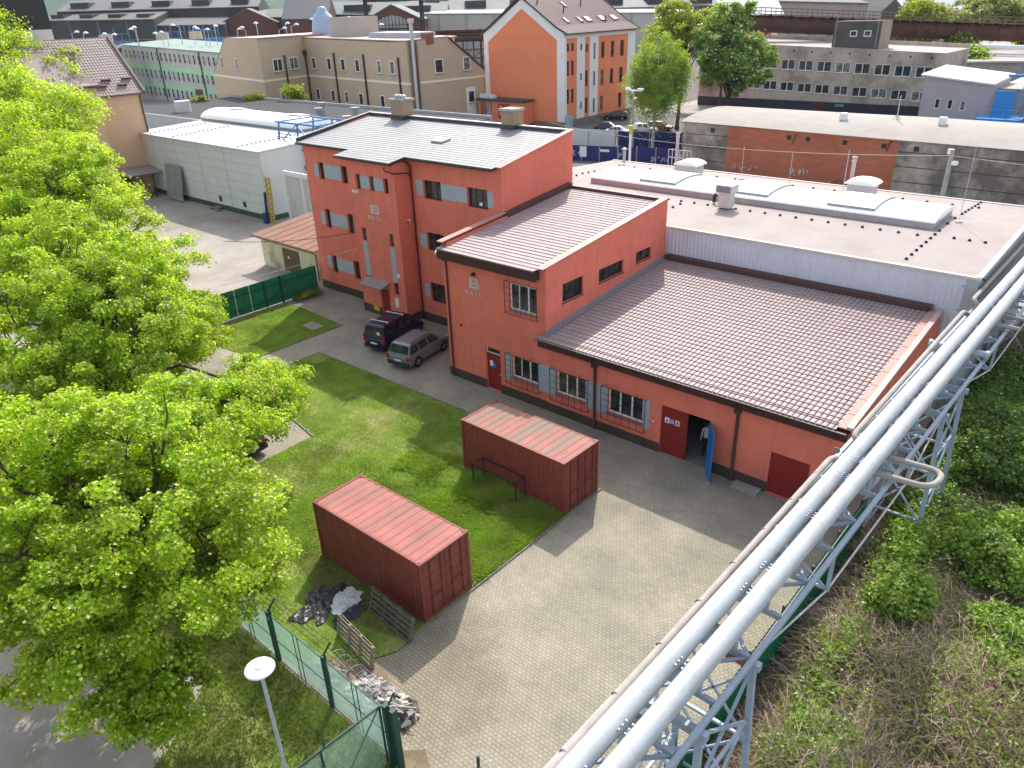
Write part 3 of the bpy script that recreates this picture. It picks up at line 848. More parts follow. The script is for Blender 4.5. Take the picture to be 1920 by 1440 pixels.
XL, XR, XS0, XS1, YF, YS, YB = -49.4, -29.7, -42.5, -37.75, 32.75, 31.4, 39.6
A = thing("office_block", (-39.5, 36, 0), "red rendered three storey office block with pale lean-to metal roof and grey window bands", "building")
rz = lambda y: 11.25 + .15 * (y - 32.4)
mb = MB()
hw = [(XL + .0, .0)]
FL = [(-47.8, -47.15, 8.68, 9.9), (-45.1, -44.4, 8.68, 9.9), (-47.8, -47.15, 5.05, 6.5), (-45.1, -44.4, 5.05, 6.5), (-47.8, -47.15, 1.5, 2.95), (-45.1, -44.4, 1.5, 2.95)]
FS = [(-41.75, -41.25, 8.94, 9.93), (-40.3, -39.82, 8.94, 9.93), (-38.88, -38.4, 8.94, 9.93), (-41.78, -41.28, 5.38, 6.28), (-38.9, -38.42, 5.4, 6.28), (-41.85, -41.3, 2.0, 2.82), (-38.95, -38.45, 1.95, 2.84), (-40.5, -39.5, .02, 2.15)]
FR = [(-36.55, -34.9, 8.65, 9.86), (-32.6, -30.9, 8.63, 9.84), (-36.6, -34.95, 5.2, 6.45), (-32.6, -30.9, 5.2, 6.45), (-36.7, -35.05, 1.55, 2.95)]
wall(mb, (XL, YF, 0), X, XS0 - XL, rz(YF) - .05, holes=[(a - XL, b - XL, c, d) for a, b, c, d in FL], depth=.28)
wall(mb, (XS0, YS, 0), X, XS1 - XS0, rz(YS) - .05, holes=[(a - XS0, b - XS0, c, d) for a, b, c, d in FS], depth=.28)
wall(mb, (XS1, YF, 0), X, XR - XS1, rz(YF) - .05, holes=[(a - XS1, b - XS1, c, d) for a, b, c, d in FR], depth=.28)
wall(mb, (XS1, YS, 0), Y, YF - YS, rz(YS) - .05, rz(YF) - .05)
wall(mb, (XS0, YF, 0), -Y, YF - YS, rz(YF) - .05, rz(YS) - .05)
wall(mb, (XR, YF, 0), Y, YB - YF, 11.24, 12.46)
wall(mb, (XR, YB, 0), -X, XR - XL, 12.46)
wall(mb, (XL, YB, 0), -Y, YB - YF, 12.46, 11.24)
mb.build("wall", red_wall, A)
boxes(A, "plinth", plinth_m, (XL - .03, XS0, YF - .035, YF - .003, 0, .62), (XS0 - .03, -40.5, YS - .035, YS - .003, 0, .62), (-39.5, XS1 + .003, YS - .035, YS - .003, 0, .62), (XS1 + .003, XS1 + .035, YS - .035, YF - .04, 0, .62), (XS1 + .036, XR, YF - .035, YF - .003, 0, .62))
tile_roof("roof", (XL - .15, 32.28, rz(32.28)), X, (0, 1, .15), XR - XL - .15, 7.15, tile_dark, A, wave=.24, step=.36, amp=.013, lift=.02)
tile_roof("roof", (XS0 - .75, 30.98, rz(30.98)), X, (0, 1, .15), XS1 - XS0 + .95, 1.40, tile_dark, A, wave=.24, step=.36, amp=.013, lift=.02)
mb = MB(); mb.poly([(XL - .15, 32.3, rz(32.3) - .07), (XR - .3, 32.3, rz(32.3) - .07), (XR - .3, YF, rz(32.3) - .07), (XL - .15, YF, rz(32.3) - .07)]); mb.poly([(XS0 - .75, 31.0, rz(31) - .07), (XS1 + .2, 31.0, rz(31) - .07), (XS1 + .2, 32.4, rz(31) - .07), (XS0 - .75, 32.4, rz(31) - .07)])
mb.box(XL - .15, XR - .3, 32.22, 32.29, rz(32.3) - .16, rz(32.3) - .03); mb.box(XS0 - .75, XS1 + .2, 30.92, 30.99, rz(31) - .16, rz(31) - .03)
mb.prism([(XS1 + .17, 30.98, rz(30.98) + .03), (XS1 + .17, 32.3, rz(32.3) + .03), (XS1 + .17, 32.3, rz(32.3) - .15), (XS1 + .17, 30.98, rz(30.98) - .15)], (.06, 0, 0))
mb.build("fascia", gutter_m, A)
mb = MB(); slab_coping(mb, (XR - .32, 32.6, 11.3), (XR - .32, YB + .05, 12.54), .4, .05); mb.build("coping", flash_pink, A)
mb = MB()
mb.prism([(XL - .12, 32.35, rz(32.35)), (XL - .12, YB, rz(YB)), (XL - .12, YB, 12.56), (XL - .12, 32.35, 11.5)], (.1, 0, 0))
mb.box(XL, XR - .35, YB - .3, YB - .1, rz(YB) - .1, 12.5)
mb.build("upstand", mat("dark_grey_flashing", (.045, .048, .056), .45, .15, 2, .4), A)
mb = MB(); slab_coping(mb, (XL - .18, 32.3, 11.53), (XL - .18, YB, 12.6), .2, .035); mb.box(XL, XR - .35, YB - .32, YB + .05, 12.5, 12.54); mb.build("coping", mat("light_cap", (.42, .36, .35), .5, .1, 2, .4), A)
GB = []
for a, b, c, d in ((-48.35, -47.8, 8.83, 9.8), (-47.15, -45.1, 8.83, 9.8), (-48.35, -47.8, 5.3, 6.26), (-47.15, -45.1, 5.3, 6.26), (-48.35, -47.8, 1.82, 2.8), (-47.15, -45.1, 1.82, 2.8), (-37.2, -36.55, 8.82, 9.8), (-34.9, -32.6, 8.82, 9.78), (-30.9, -30.42, 8.82, 9.74), (-37.25, -36.6, 5.33, 6.27), (-34.95, -32.6, 5.33, 6.27), (-37.25, -36.7, 1.82, 2.8)):
    boxes(A, "grey_panel", grey_panel, (a, b, YF - .012, YF - .003, c, d))
for a, b, c, d in ((-41.25, -40.3, 9.05, 9.85), (-39.82, -38.88, 9.05, 9.85), (-41.78, -41.28, 2.86, 5.32), (-38.9, -38.42, 2.88, 5.34)):
    boxes(A, "grey_panel", grey_panel, (a, b, YS - .012, YS - .003, c, d))
for a, b, c, d in FL: window(A, (a, YF + .24, c), X, b - a, d - c, 1, 2, .06, brown_frame, win_glass, sill=dark_sill)
for a, b, c, d in FR: window(A, (a, YF + .24, c), X, b - a, d - c, 3, 1, .06, brown_frame, win_glass, sill=dark_sill)
for a, b, c, d in FS[:-1]: window(A, (a, YS + .24, c), X, b - a, d - c, 1, 1, .05, brown_frame, win_glass, sill=dark_sill)
boxes(A, "notice", white_paint, (-31.75, -31.5, YF + .16, YF + .17, 8.78, 8.98))
d = boxes(A, "door", door_red, (-40.5, -39.5, YS + .14, YS + .2, .02, 2.15))
boxes(d, "handle", steel_grey, (-39.66, -39.6, YS + .1, YS + .14, 1.0, 1.12))
mb = MB(); mb.prism([(-41.7, YS, 2.72), (-39.3, YS, 2.72), (-39.3, YS - .85, 2.42), (-41.7, YS - .85, 2.42)], (0, 0, .05)); mb.bar((-41.5, YS, 2.3), (-41.5, YS - .75, 2.43), .04); mb.bar((-39.5, YS, 2.3), (-39.5, YS - .75, 2.43), .04)
mb.build("canopy", mat("canopy_sheet", (.3, .26, .235), .7, .2, 3, .2), A)
logo(A, -40.5, -39.62, 7.43, 8.02, -40.88, -39.4, 7.02, 7.27, YS)
mb = MB(); mb.tube([(-37.5, 32.2, 11.0), (-37.5, 32.4, 10.85), (-37.52, 32.62, 10.6), (-37.52, 32.62, .2)], .055, 8); mb.build("downpipe", pipe_brown, A)
mb = MB(); mb.tube([(-38.2, 31.0, 10.72), (-38.2, 31.05, 10.5), (-37.9, 31.25, 10.38), (-37.66, 31.3, 10.34), (-37.64, 32.5, 10.2), (-37.6, 32.6, 10.0)], .045, 8); mb.build("downpipe", pipe_brown, A)
mb = MB()
for dx in (0, .32): mb.box(-41.9 + dx, -41.72 + dx, YS - .3, YS - .08, 8.72, 8.88); mb.cyl((-41.81 + dx, YS - .32, 8.8), (-41.81 + dx, YS - .05, 8.8), .06, n=8)
mb.bar((-41.7, YS, 8.6), (-41.7, YS - .2, 8.75), .05); mb.build("security_camera", white_paint, A)
boxes(A, "warning_plate", mat("yellow_plate", (.55, .40, .03), .6, .1, 2, .3), (-41.4, -40.78, YS - .06, YS - .045, .3, .68))
boxes(A, "letterbox", white_paint, (-38.8, -38.5, YS - .12, YS - .003, 1.1, 1.72)); boxes(A, "alarm_box", white_paint, (-38.35, -38.12, YS - .07, YS - .003, 3.3, 3.55)); boxes(A, "junction_box", white_paint, (-38.3, -38.15, YS - .09, YS - .04, .3, .42))
for (x0, x1, y0, y1, h, nm) in ((-46.3, -44.9, 38.9, 39.9, 1.35, 1), (-35.2, -34.1, 39.0, 39.9, 1.2, 0)):
    ch = boxes(A, "chimney", mat("chimney_render", (.33, .235, .17), .85, .12, 2, .2), (x0, x1, y0, y1, 12.0, 12.2 + h))
    boxes(ch, "crown_slab", concrete, (x0 - .12, x1 + .12, y0 - .12, y1 + .12, 12.2 + h, 12.36 + h))
    boxes(ch, "flashing", mat("dark_grey_flashing", (0, 0, 0)), (x0 - .05, x1 + .05, y0 - .05, y1 + .05, 11.9, 12.55))
    if nm:
        mb = MB()
        for k in range(3): mb.cyl((x0 + .3 + k * .4, y0 + .4, 13.7), (x0 + .3 + k * .4, y0 + .4, 13.86), .16, .13, 10); mb.lathe((x0 + .3 + k * .4, y0 + .4, 13.86), [(.22, 0), (.2, .06), (.05, .14), (0, .15)], 10)
        mb.build("chimney_pot", steel_grey, ch)
mb = MB(); n_ = Vector((0, -.148, .989)); mb.obox(Vector((-37.6, 35.6, rz(35.6) + .10)), (.55, 0, 0), Vector((0, .989, .148)) * .42, n_ * .06); mb.build("roof_hatch", mat("hatch_grey", (.4, .4, .4), .4, .1, 2, .5), A)
mb = MB(); mb.obox(Vector((-37.6, 35.6, rz(35.6) + .05)), (.5, 0, 0), Vector((0, .989, .148)) * .38, n_ * .07); mb.build("hatch_frame", gutter_m, A)
mb = MB(); mb.cyl((-37.72, 32.15, 7.2), (-37.5, 32.15, 7.2), .035, n=6); mb.lathe((-37.46, 32.15, 7.14), [(0, 0), (.05, .02), (.06, .06), (.03, .12), (0, .13)], 8); mb.build("insulator", white_paint, A)

# ---------------------------------------------------------------- the two-storey annex
BX0, BX1, BYF, BYB = -29.7, -22.35, 27.6, 39.15
B = thing("annex_building", (-26, 33, 0), "red two storey annex with brown lean-to roof, a company logo and one barred upper window", "building")
rb = lambda y: 7.84 + .099 * (y - 27.15)
bars_iron = iron_red
HF = [(-24.8, -22.95, 5.28, 6.78), (-26.75, -25.65, .03, 2.62)]
HR = [(28.98, 30.78, 5.73, 6.75), (32.22, 34.6, 5.9, 6.66), (35.92, 37.53, 6.06, 6.7)]
HL = (-24.8, -22.95, 1.33, 2.6)
mb = MB()
wall(mb, (BX0, BYF, 0), X, BX1 - BX0, rb(BYF) - .05, holes=[(a - BX0, b - BX0, c, d) for a, b, c, d in HF + [HL]], depth=.25)
wall(mb, (BX1, BYF, 0), Y, BYB - BYF, 7.95, 9.17, holes=[(a - BYF, b - BYF, c, d) for a, b, c, d in HR], depth=.25)
wall(mb, (BX1, BYB, 0), -X, BX1 - BX0, 9.17)
wall(mb, (BX0, YF, 0), -Y, YF - BYF, 8.6, 8.14)
wall(mb, (BX0 + .35, BYF, 7.6), Y, BYB - BYF, .52, 1.5)
mb.build("wall", red_wall, B)
boxes(B, "plinth", plinth_m, (BX0, -26.75, BYF - .035, BYF - .003, 0, .55), (-25.65, BX1, BYF - .035, BYF - .003, 0, .55), (BX0 - .035, BX0 - .003, BYF - .035, YF - .04, 0, .55))
tile_roof("roof", (BX0 + .02, 27.13, rb(27.13)), X, (0, 1, .099), BX1 - BX0 - .38, 11.9, tile_brown, B, wave=.235, step=.36, amp=.022, lift=.032)
mb = MB(); mb.box(BX0 + .05, BX1 - .35, 27.2, 27.55, 7.36, 7.76); mb.box(BX0 + .03, BX1 - .3, 27.16, 27.2, 7.3, 7.8); mb.build("fascia", dark_trim, B)
mb = MB(); slab_coping(mb, (BX1 - .36, 27.35, 7.99), (BX1 - .36, BYB + .03, 9.23), .42, .05); mb.build("coping", flash_pink, B)
mb = MB(); slab_coping(mb, (BX0 - .12, 27.35, 8.22), (BX0 - .12, YF, 8.72), .42, .05); mb.build("coping", flash_pink, B)
mb = MB(); mb.prism([(BX0 + .02, YF, rb(YF) + .02), (BX0 + .02, BYB, rb(BYB) + .02), (BX0 + .02, BYB, rb(BYB) + .3), (BX0 + .02, YF, rb(YF) + .3)], (.36, 0, 0)); mb.box(BX0 + .4, BX1 - .38, BYB - .3, BYB - .02, 8.9, 9.2); mb.build("flashing", flash_brown, B)
for a, b, c, d in HF[:1]: window(B, (a, BYF + .16, c), X, b - a, d - c, 3, 1, .085, white_pvc, win_glass, sill=sill_grey)
for a, b, c, d in HR: window(B, (BX1 - .2, a, c), Y, b - a, d - c, 4 if b - a > 1.7 else 2, 1, .06, iron_black, win_glass, sill=dark_sill)
def grille(parent, x0, x1, z0, z1, y, m, nv=6, nh=5, X_=None):
    mb = MB()
    def B_(a, b, t=.018):
        if X_ is not None: a, b = (X_, a[0], a[2]), (X_, b[0], b[2])
        mb.bar(a, b, t)
    for k in range(nv + 1):
        x = x0 + (x1 - x0) * k / nv; B_((x, y, z0), (x, y, z1), .026 if k in (0, nv) else .018)
    for k in range(nh + 1):
        z = z0 + (z1 - z0) * k / nh; B_((x0, y - .002, z), (x1, y - .002, z), .024 if k in (0, nh) else .016)
    if X_ is None:
        for x in (x0 + .3, x1 - .5):
            mb.tube([(x, y, z1), (x - .02, y, z1 + .1), (x + .05, y, z1 + .17), (x + .09, y, z1 + .1)], .013, 5)
        for x in (x0, x1):
            for z in (z0 + .02, z1 - .02): mb.bar((x, y, z), (x, BYF, z), .022)
    return mb.build("window_grille", m, parent)
grille(B, -24.98, -22.8, 5.1, 6.9, BYF - .2, iron_red)
for a, b, c, d in HR: grille(B, a, b, c, d, 0, iron_black, 9 if b - a > 1.7 else 6, 3, X_=BX1 - .1)
d = boxes(B, "door", door_red, (-26.75, -25.65, BYF + .12, BYF + .18, .03, 2.24))
boxes(d, "handle", white_paint, (-25.8, -25.72, BYF + .07, BYF + .12, 1.05, 1.12))
boxes(d, "door_sign", mat("white_sign", (.8, .8, .8), .5, .03, 2, .3), (-26.55, -26.33, BYF + .105, BYF + .12, 1.45, 1.78))
boxes(d, "door_sign", mat("blue_sign", (.03, .14, .6), .5, .03, 2, .3), (-26.31, -26.09, BYF + .105, BYF + .12, 1.4, 1.72))
window(B, (-26.75, BYF + .19, 2.24), X, 1.1, .38, 1, 1, .05, white_pvc, win_glass, name="transom")
logo(B, -27.73, -27.0, 5.88, 6.48, -28.1, -26.72, 5.47, 5.71, BYF)
mb = MB(); mb.tube([(BX0 + .1, 27.12, 7.7), (BX0 + .1, 27.14, 7.45), (BX0 + .3, 27.5, 7.1), (BX0 + .3, 27.53, 6.9), (BX0 + .3, 27.53, .25), (BX0 + .3, 27.4, .12)], .055, 8); mb.build("downpipe", pipe_brown, B)
mb = MB(); mb.lathe((-27.3, 27.5, 6.68), [(.0, .14), (.08, .13), (.14, .05), (.15, 0), (.1, .01)], 10); mb.bar((-27.3, 27.6, 6.82), (-27.3, 27.48, 6.82), .04); mb.build("wall_lamp", iron_black, B)
mb = MB(); mb.box(-29.95, -29.72, 27.3, 27.55, 7.5, 7.65); mb.cyl((-29.85, 27.2, 7.56), (-29.85, 27.5, 7.56), .07, n=8); mb.cyl((-29.5, 27.25, 7.3), (-29.5, 27.45, 7.3), .05, n=8); mb.build("security_camera", white_paint, B)
mb = MB(); mb.cyl((-28.55, 27.5, 3.47), (-28.55, 27.598, 3.47), .07, n=8); mb.build("vent_cap", iron_red, B)

# ---------------------------------------------------------------- the low workshop
CX0, CX1 = -22.35, -6.9
Cw = thing("workshop", (-14.6, 33, 0), "long low red workshop with big brown tiled roof, barred windows and an open gate", "building")
rc = lambda y: 4.33 + .0985 * (y - 27.12)
HW = [(-21.7, -19.8, 1.3, 2.58), (-18.45, -16.42, 1.24, 2.56)]
HG = [(-15.42, -12.88, .02, 2.62), (-10.0, -8.3, .05, 2.12)]
mb = MB()
wall(mb, (CX0, BYF, 0), X, CX1 - CX0, rc(BYF) - .05, holes=[(a - CX0, b - CX0, c, d) for a, b, c, d in HW + HG], depth=.3)
wall(mb, (CX1, BYF, 0), Y, 11.6, rc(BYF) + .06, rc(39.2) + .06)
wall(mb, (CX1, 39.2, 0), -X, CX1 - CX0, rc(39.2))
mb.poly([(CX0, 27.61, .03), (CX1 - .02, 27.61, .03), (CX1 - .02, 39.1, .03), (CX0, 39.1, .03)], 1)
mb.build("wall", [red_wall, mat("workshop_floor", (.20, .21, .20), .7, .15, 1.5, .3)], Cw)
boxes(Cw, "plinth", plinth_m, (CX0, -15.42, BYF - .035, BYF - .003, 0, .5), (-12.88, -10.0, BYF - .035, BYF - .003, 0, .55), (-8.3, CX1, BYF - .035, BYF - .003, 0, .55))
tile_roof("roof", (CX0 - .35, 27.1, rc(27.1)), X, (0, 1, .0985), CX1 - CX0 - .18, .5, tile_brown, Cw, wave=.235, step=.36, amp=.027, lift=.036)
tile_roof("roof", (CX0 + .08, 27.1 + .498, rc(27.598)), X, (0, 1, .0985), CX1 - CX0 - .61, 11.45, tile_brown, Cw, wave=.235, step=.36, amp=.027, lift=.036)
mb = MB(); mb.box(CX0 - .3, CX1 - .1, 27.24, 27.31, 3.83, 4.28); mb.box(CX0 - .3, CX1 - .1, 27.31, 27.595, 4.15, 4.2); mb.build("fascia", dark_trim, Cw)
mb = MB(); mb.tube([(CX0 - .36, 27.06, 4.29), (CX1 - .1, 27.06, 4.27)], .055, 8); mb.build("gutter", gutter_m, Cw)
mb = MB(); mb.bar((CX0 - .36, 27.0, 4.335), (CX1 - .1, 27.0, 4.315), .014); mb.build("gutter_bead", mat("light_bead", (.55, .5, .48), .5, .1, 3, .3), Cw)
mb = MB(); slab_coping(mb, (CX1 - .54, 27.3, rc(27.3) + .07), (CX1 - .54, 39.2, rc(39.2) + .07), .34, .05); mb.build("coping", flash_pink, Cw)
mb = MB(); slab_coping(mb, (CX1 - .2, 27.3, rc(27.3) + .16), (CX1 - .2, 39.2, rc(39.2) + .16), .24, .12)
for k in range(9): mb.obox((CX1 - .36, 28.4 + k * 1.3, rc(28.4 + k * 1.3) + .075), (.18, 0, 0), (0, .015, .0015), (0, 0, .012))
mb.build("coping", mat("pale_coping", (.42, .33, .31), .55, .15, 2, .3), Cw)
mb = MB(); mb.box(CX0 + .1, CX1 - .5, 39.0, 39.18, rc(39) - .05, rc(39) + .28); mb.box(CX0 + .1, CX1 - .5, 39.18, 39.45, rc(39) + .24, rc(39) + .3); mb.build("upstand", flash_brown, Cw)
mb = MB(); mb.prism([(CX0 + .003, 27.5, rc(27.5) + .03), (CX0 + .003, 39.1, rc(39.1) + .03), (CX0 + .003, 39.1, rc(39.1) + .28), (CX0 + .003, 27.5, rc(27.5) + .28)], (.05, 0, 0)); mb.prism([(CX0 + .053, 27.5, rc(27.5) + .035), (CX0 + .053, 39.1, rc(39.1) + .035), (CX0 + .22, 39.1, rc(39.1) + .05), (CX0 + .22, 27.5, rc(27.5) + .05)], (0, 0, .02)); mb.build("flashing", mat("grey_flashing", (.23, .22, .23), .5, .1, 2, .4), Cw)
for a, b, c, d in HW: window(Cw, (a, BYF + .16, c), X, b - a, d - c, 3, 1, .085, white_pvc, win_glass, sill=sill_grey)
a, b, c, d = HL; window(B, (a, BYF + .16, c), X, b - a, d - c, 3, 1, .085, white_pvc, win_glass, sill=sill_grey)
grille(B, -25.12, -22.78, .92, 2.72, BYF - .2, iron_black); grille(Cw, -22.0, -19.55, .88, 2.7, BYF - .2, iron_black); grille(Cw, -18.75, -16.2, .85, 2.68, BYF - .2, iron_black)
boxes(B, "grey_panel", grey_panel, (-25.3, -24.8, BYF - .012, BYF - .003, 1.06, 2.66)); boxes(B, "grey_panel", grey_panel, (-22.95, BX1, BYF - .012, BYF - .003, 1.06, 2.66))
for q in ((BX1, -21.7), (-19.8, -18.45), (-16.42, -16.05)): boxes(Cw, "grey_panel", grey_panel, (q[0], q[1], BYF - .012, BYF - .003, 1.04, 2.64))
gl = boxes(Cw, "gate_leaf", door_red, (-15.42, -14.06, BYF + .08, BYF + .14, .03, 2.62))
for x0, mname, col in ((-15.24, "white_sign", 0), (-14.98, "blue_sign", 0), (-14.69, "pink_sign", (.75, .45, .42))):
    s = boxes(gl, "gate_sign", mat(mname, col or (1, 1, 1), .5, .03, 2, .3), (x0, x0 + .235, BYF + .065, BYF + .08, 1.72, 2.0))
    mb = MB()
    if mname == "blue_sign":
        mb.cyl((x0 + .12, BYF + .062, 1.86), (x0 + .12, BYF + .0645, 1.86), .085, n=14); mb.build("pictogram", white_pvc, s)
        mb = MB(); mb.cyl((x0 + .12, BYF + .059, 1.86), (x0 + .12, BYF + .0615, 1.86), .055, n=12); mb.build("pictogram", mat("blue_sign", (1, 1, 1)), s)
    elif mname == "white_sign":
        mb.poly([(x0 + .04, BYF + .062, 1.78), (x0 + .2, BYF + .062, 1.78), (x0 + .12, BYF + .062, 1.94)]); mb.build("pictogram", door_red, s)
    else:
        mb.box(x0 + .09, x0 + .15, BYF + .061, BYF + .0635, 1.8, 1.92); mb.build("pictogram", iron_black, s)
dr = Vector((.68, -.95, 0)).normalized()
mb = MB(); mb.obox(Vector((-12.9, 27.56, 1.33)) + dr * .6, dr * .6, Vector((-dr.y, dr.x, 0)) * .03, (0, 0, 1.26))
bl = mb.build("gate_leaf", mat("sky_blue_paint", (.008, .155, .46), .45, .12, 2.0, .4, grime=(.02, .09, .25), gamt=.5, gscale=1.5), Cw)
bl["label"] = "bright blue inner side of the gate leaf swung out"
mb = MB()
for z in (.35, 1.3, 2.3): mb.cyl(Vector((-12.88, 27.56, z - .06)), Vector((-12.88, 27.56, z + .06)), .025, n=6)
mb.build("hinge", iron_black, bl)
boxes(Cw, "door", door_red, (-10.0, -8.3, BYF + .08, BYF + .14, .05, 2.12))
for x in (-19.2, -11.62):
    mb = MB(); mb.box(x - .13, x + .13, 27.3, 27.56, 3.55, 3.83); mb.tube([(x, 27.08, 4.25), (x, 27.15, 4.0), (x, 27.46, 3.65), (x, 27.5, 3.4), (x, 27.5, .15), (x, 27.42, .08)], .075, 8); mb.build("downpipe", mat("dark_downpipe", (.06, .028, .025), .45, .15, 3, .4), Cw)
boxes(Cw, "light_switch", white_paint, (-15.85, -15.78, BYF - .03, BYF - .003, 1.55, 1.63))
tag(boxes(None, "concrete_step", concrete, (-11.35, -10.15, 27.0, 27.5, .012, .16)), "low concrete slab lying at the foot of the wall between downpipe and red door", "concrete slab")
tag(boxes(None, "stone_block", concrete, (-12.35, -12.15, 26.55, 26.72, .013, .14)), "small stone block wedged under the tip of the blue gate leaf", "stone")
# ---------------------------------------------------------------- grey hall behind
Hh = thing("warehouse_hall", (-22, 49, 0), "flat pale roofed hall with a long white rooflight and grey ribbed front", "building")
hx0, hx1, hy0, hy1, hyr = -38.4, -5.75, 39.5, 57.2, 48.8
hz = lambda y: 7.42 + (.16 * (y - hy0) / (hyr - hy0) if y < hyr else .16 - .52 * (y - hyr) / (hy1 - hyr))
roof_m = mat("pale_roof_membrane", (.315, .265, .245), .75, .09, .5, .25, grime=(.25, .205, .165), gamt=.6, gscale=.35)
mb = MB()
for i in range(20):
    for j, (ya, yb) in enumerate(((hy0, hyr), (hyr, hy1))):
        xa, xb = hx0 + (hx1 - hx0) * i / 20, hx0 + (hx1 - hx0) * (i + 1) / 20
        mb.poly([(xa, ya, hz(ya)), (xb, ya, hz(ya)), (xb, yb, hz(yb - .001)), (xa, yb, hz(yb - .001))])
mb.build("roof", roof_m, Hh)
mb = MB(); corrug(mb, (hx0, hy0 + .02, 0), X, hx1 - hx0 - .5, 7.34, .25, .03); mb.build("ribbed_wall", mat("lilac_grey_sheet", (.60, .60, .66), .55, .06, 1, .35, streak=.12), Hh)
mb = MB(); mb.box(hx1 - .5, hx1 + .012, hy0 - .012, hy0 + .3, 0, 7.34); wall(mb, (hx1, hy0 + .3, 0), Y, hyr - hy0 - .3, 7.4, 7.55); wall(mb, (hx1, hyr, 0), Y, hy1 - hyr, 7.55, 7.0); wall(mb, (hx1, hy1, 0), -X, hx1 - hx0, 7.0); wall(mb, (hx0, hy1, 0), -Y, hy1 - hy0, 7.0, 7.4)
mb.build("side_wall", mat("pale_green_panel", (.36, .40, .385), .6, .08, .6, .3, streak=.25), Hh)
mb = MB(); mb.box(hx0, hx1 + .08, hy0 - .09, hy0 + .12, 7.34, 7.47); mb.prism([(hx1 - .14, hy0, 7.5), (hx1 - .14, hyr, 7.63), (hx1 + .1, hyr, 7.63), (hx1 + .1, hy0, 7.5)], (0, 0, -.12)); mb.prism([(hx1 - .14, hyr, 7.63), (hx1 - .14, hy1, 7.12), (hx1 + .1, hy1, 7.12), (hx1 + .1, hyr, 7.63)], (0, 0, -.12)); mb.box(hx0, hx1, hy1 - .1, hy1 + .1, 6.95, 7.12)
mb.build("edge_trim", mat("cream_trim", (.55, .49, .44), .6, .08, 2, .3), Hh)
mb = MB(); mb.cyl((hx1 + .25, hy0 + .1, 7.38), (hx1 - .1, hy0 + .1, 7.42), .06, n=8)
for k in range(6): mb.box(hx1 - .62, hx1 - .58, hy0 - .05, hy0 + .0, .9 + k * 1.2, .98 + k * 1.2)
mb.build("bolt", iron_black, Hh)
def barrel(parent, x0, x1, y0, y1, zb, rise, name, m, m2, n=14, hatches=()):
    o = boxes(parent, name, m2, (x0, x1, y0, y1, zb - .3, zb + .34))
    def arc(x, a, off=0): return (x, (y0 + y1) / 2 - math.cos(a) * ((y1 - y0) / 2 + .1), zb + .34 + math.sin(a) * rise + off)
    mb = MB(); P = []
    for k in range(n + 1):
        a = math.pi * k / n; P += [arc(x0 - .08, a), arc(x1 + .08, a)]
    mb.add(P, [[2 * k, 2 * k + 1, 2 * k + 3, 2 * k + 2] for k in range(n)], 0, True)
    mb.poly([P[2 * k] for k in range(n + 1)]); mb.poly([P[2 * k + 1] for k in range(n + 1)][::-1])
    c = mb.build("glazing", m, o)
    mb = MB(); nn = max(2, int((x1 - x0) / 1.05))
    for i in range(1, nn):
        xx = x0 + (x1 - x0) * i / nn; P = []
        for k in range(n + 1):
            P += [arc(xx - .025, math.pi * k / n, .012), arc(xx + .025, math.pi * k / n, .012)]
        mb.add(P, [[2 * k, 2 * k + 1, 2 * k + 3, 2 * k + 2] for k in range(n)], 0, True)
    mb.build("glazing_rib", mat("opal_rib", (.78, .78, .78), .5, .04, 2, .3), o)
    for (a0, a1, t0, t1) in hatches:
        mb = MB(); P = []; ks = [math.pi * (t0 + (t1 - t0) * k / 8) for k in range(9)]
        for a in ks: P += [arc(a0, a, .14), arc(a1, a, .14)]
        for a in ks: P += [arc(a0, a, 0), arc(a1, a, 0)]
        mb.add(P, [[2 * k, 2 * k + 1, 2 * k + 3, 2 * k + 2] for k in range(8)], 0, True)
        e = 18
        mb.add(P, [[0, 1, e + 1, e], [16, e + 16, e + 17, 17]] + [[2 * k, e + 2 * k, e + 2 * k + 2, 2 * k + 2] for k in range(8)] + [[2 * k + 1, 2 * k + 3, e + 2 * k + 3, e + 2 * k + 1] for k in range(8)], 1)
        mb.build("vent_flap", [m, mat("flap_edge", (.3, .32, .3), .6, .1, 2, .3)], o)
    return o
opal = mat("opal_rooflight", (.90, .90, .89), .55, .02, 1.5, .3)
barrel(Hh, -33.3, -9.7, 46.7, 50.9, 7.56, .36, "rooflight", opal, mat("rooflight_curb", (.42, .385, .38), .6, .12, 2, .3), hatches=((-29.2, -26.3, .18, .9), (-22.5, -19.6, .18, .9), (-15.8, -13.0, .18, .9)))
dots = [(-36.5 + .98 * k, 45.1) for k in range(28)] + [(-9.3, 40.6 + .85 * k) for k in range(20) if not 6 < k < 13 or k % 2] + [(-35.6, 46.4 + .8 * k) for k in range(10)] + [(-36 + 1.5 * k, 54.6) for k in range(19)] + [(-8.3 + .75 * k, 45.5) for k in range(3)] + [(-24.4 + .0 * k, 40.6 + .95 * k) for k in range(5)]
proto = None
for (x, y) in dots:
    if proto is None:
        mb = MB(); mb.lathe((x, y, hz(y)), [(.09, 0), (.085, .07), (.04, .12), (0, .125)], 8); proto = mb.build("conductor_block", iron_black, Hh); p0 = Vector((x, y, hz(y)))
    else:
        c = proto.copy(); COL.objects.link(c); c.location = Vector((x, y, hz(y))) - p0
for (x, y, h) in ((-35.7, 46.1, 2.3), (-25.2, 55, 2.4), (-21.3, 54.6, 2.4), (-16.6, 52, 3.2), (-8.9, 49, 4.2)):
    mb = MB(); mb.bar((x, y, hz(y)), (x, y, hz(y) + h), .028); mb.lathe((x, y, hz(y)), [(.2, 0), (.2, .08), (.05, .1), (0, .1)], 10); mb.build("lightning_rod", steel_grey, Hh)
vm = mat("pale_vent_sheet", (.55, .53, .52), .5, .08, 2, .4)
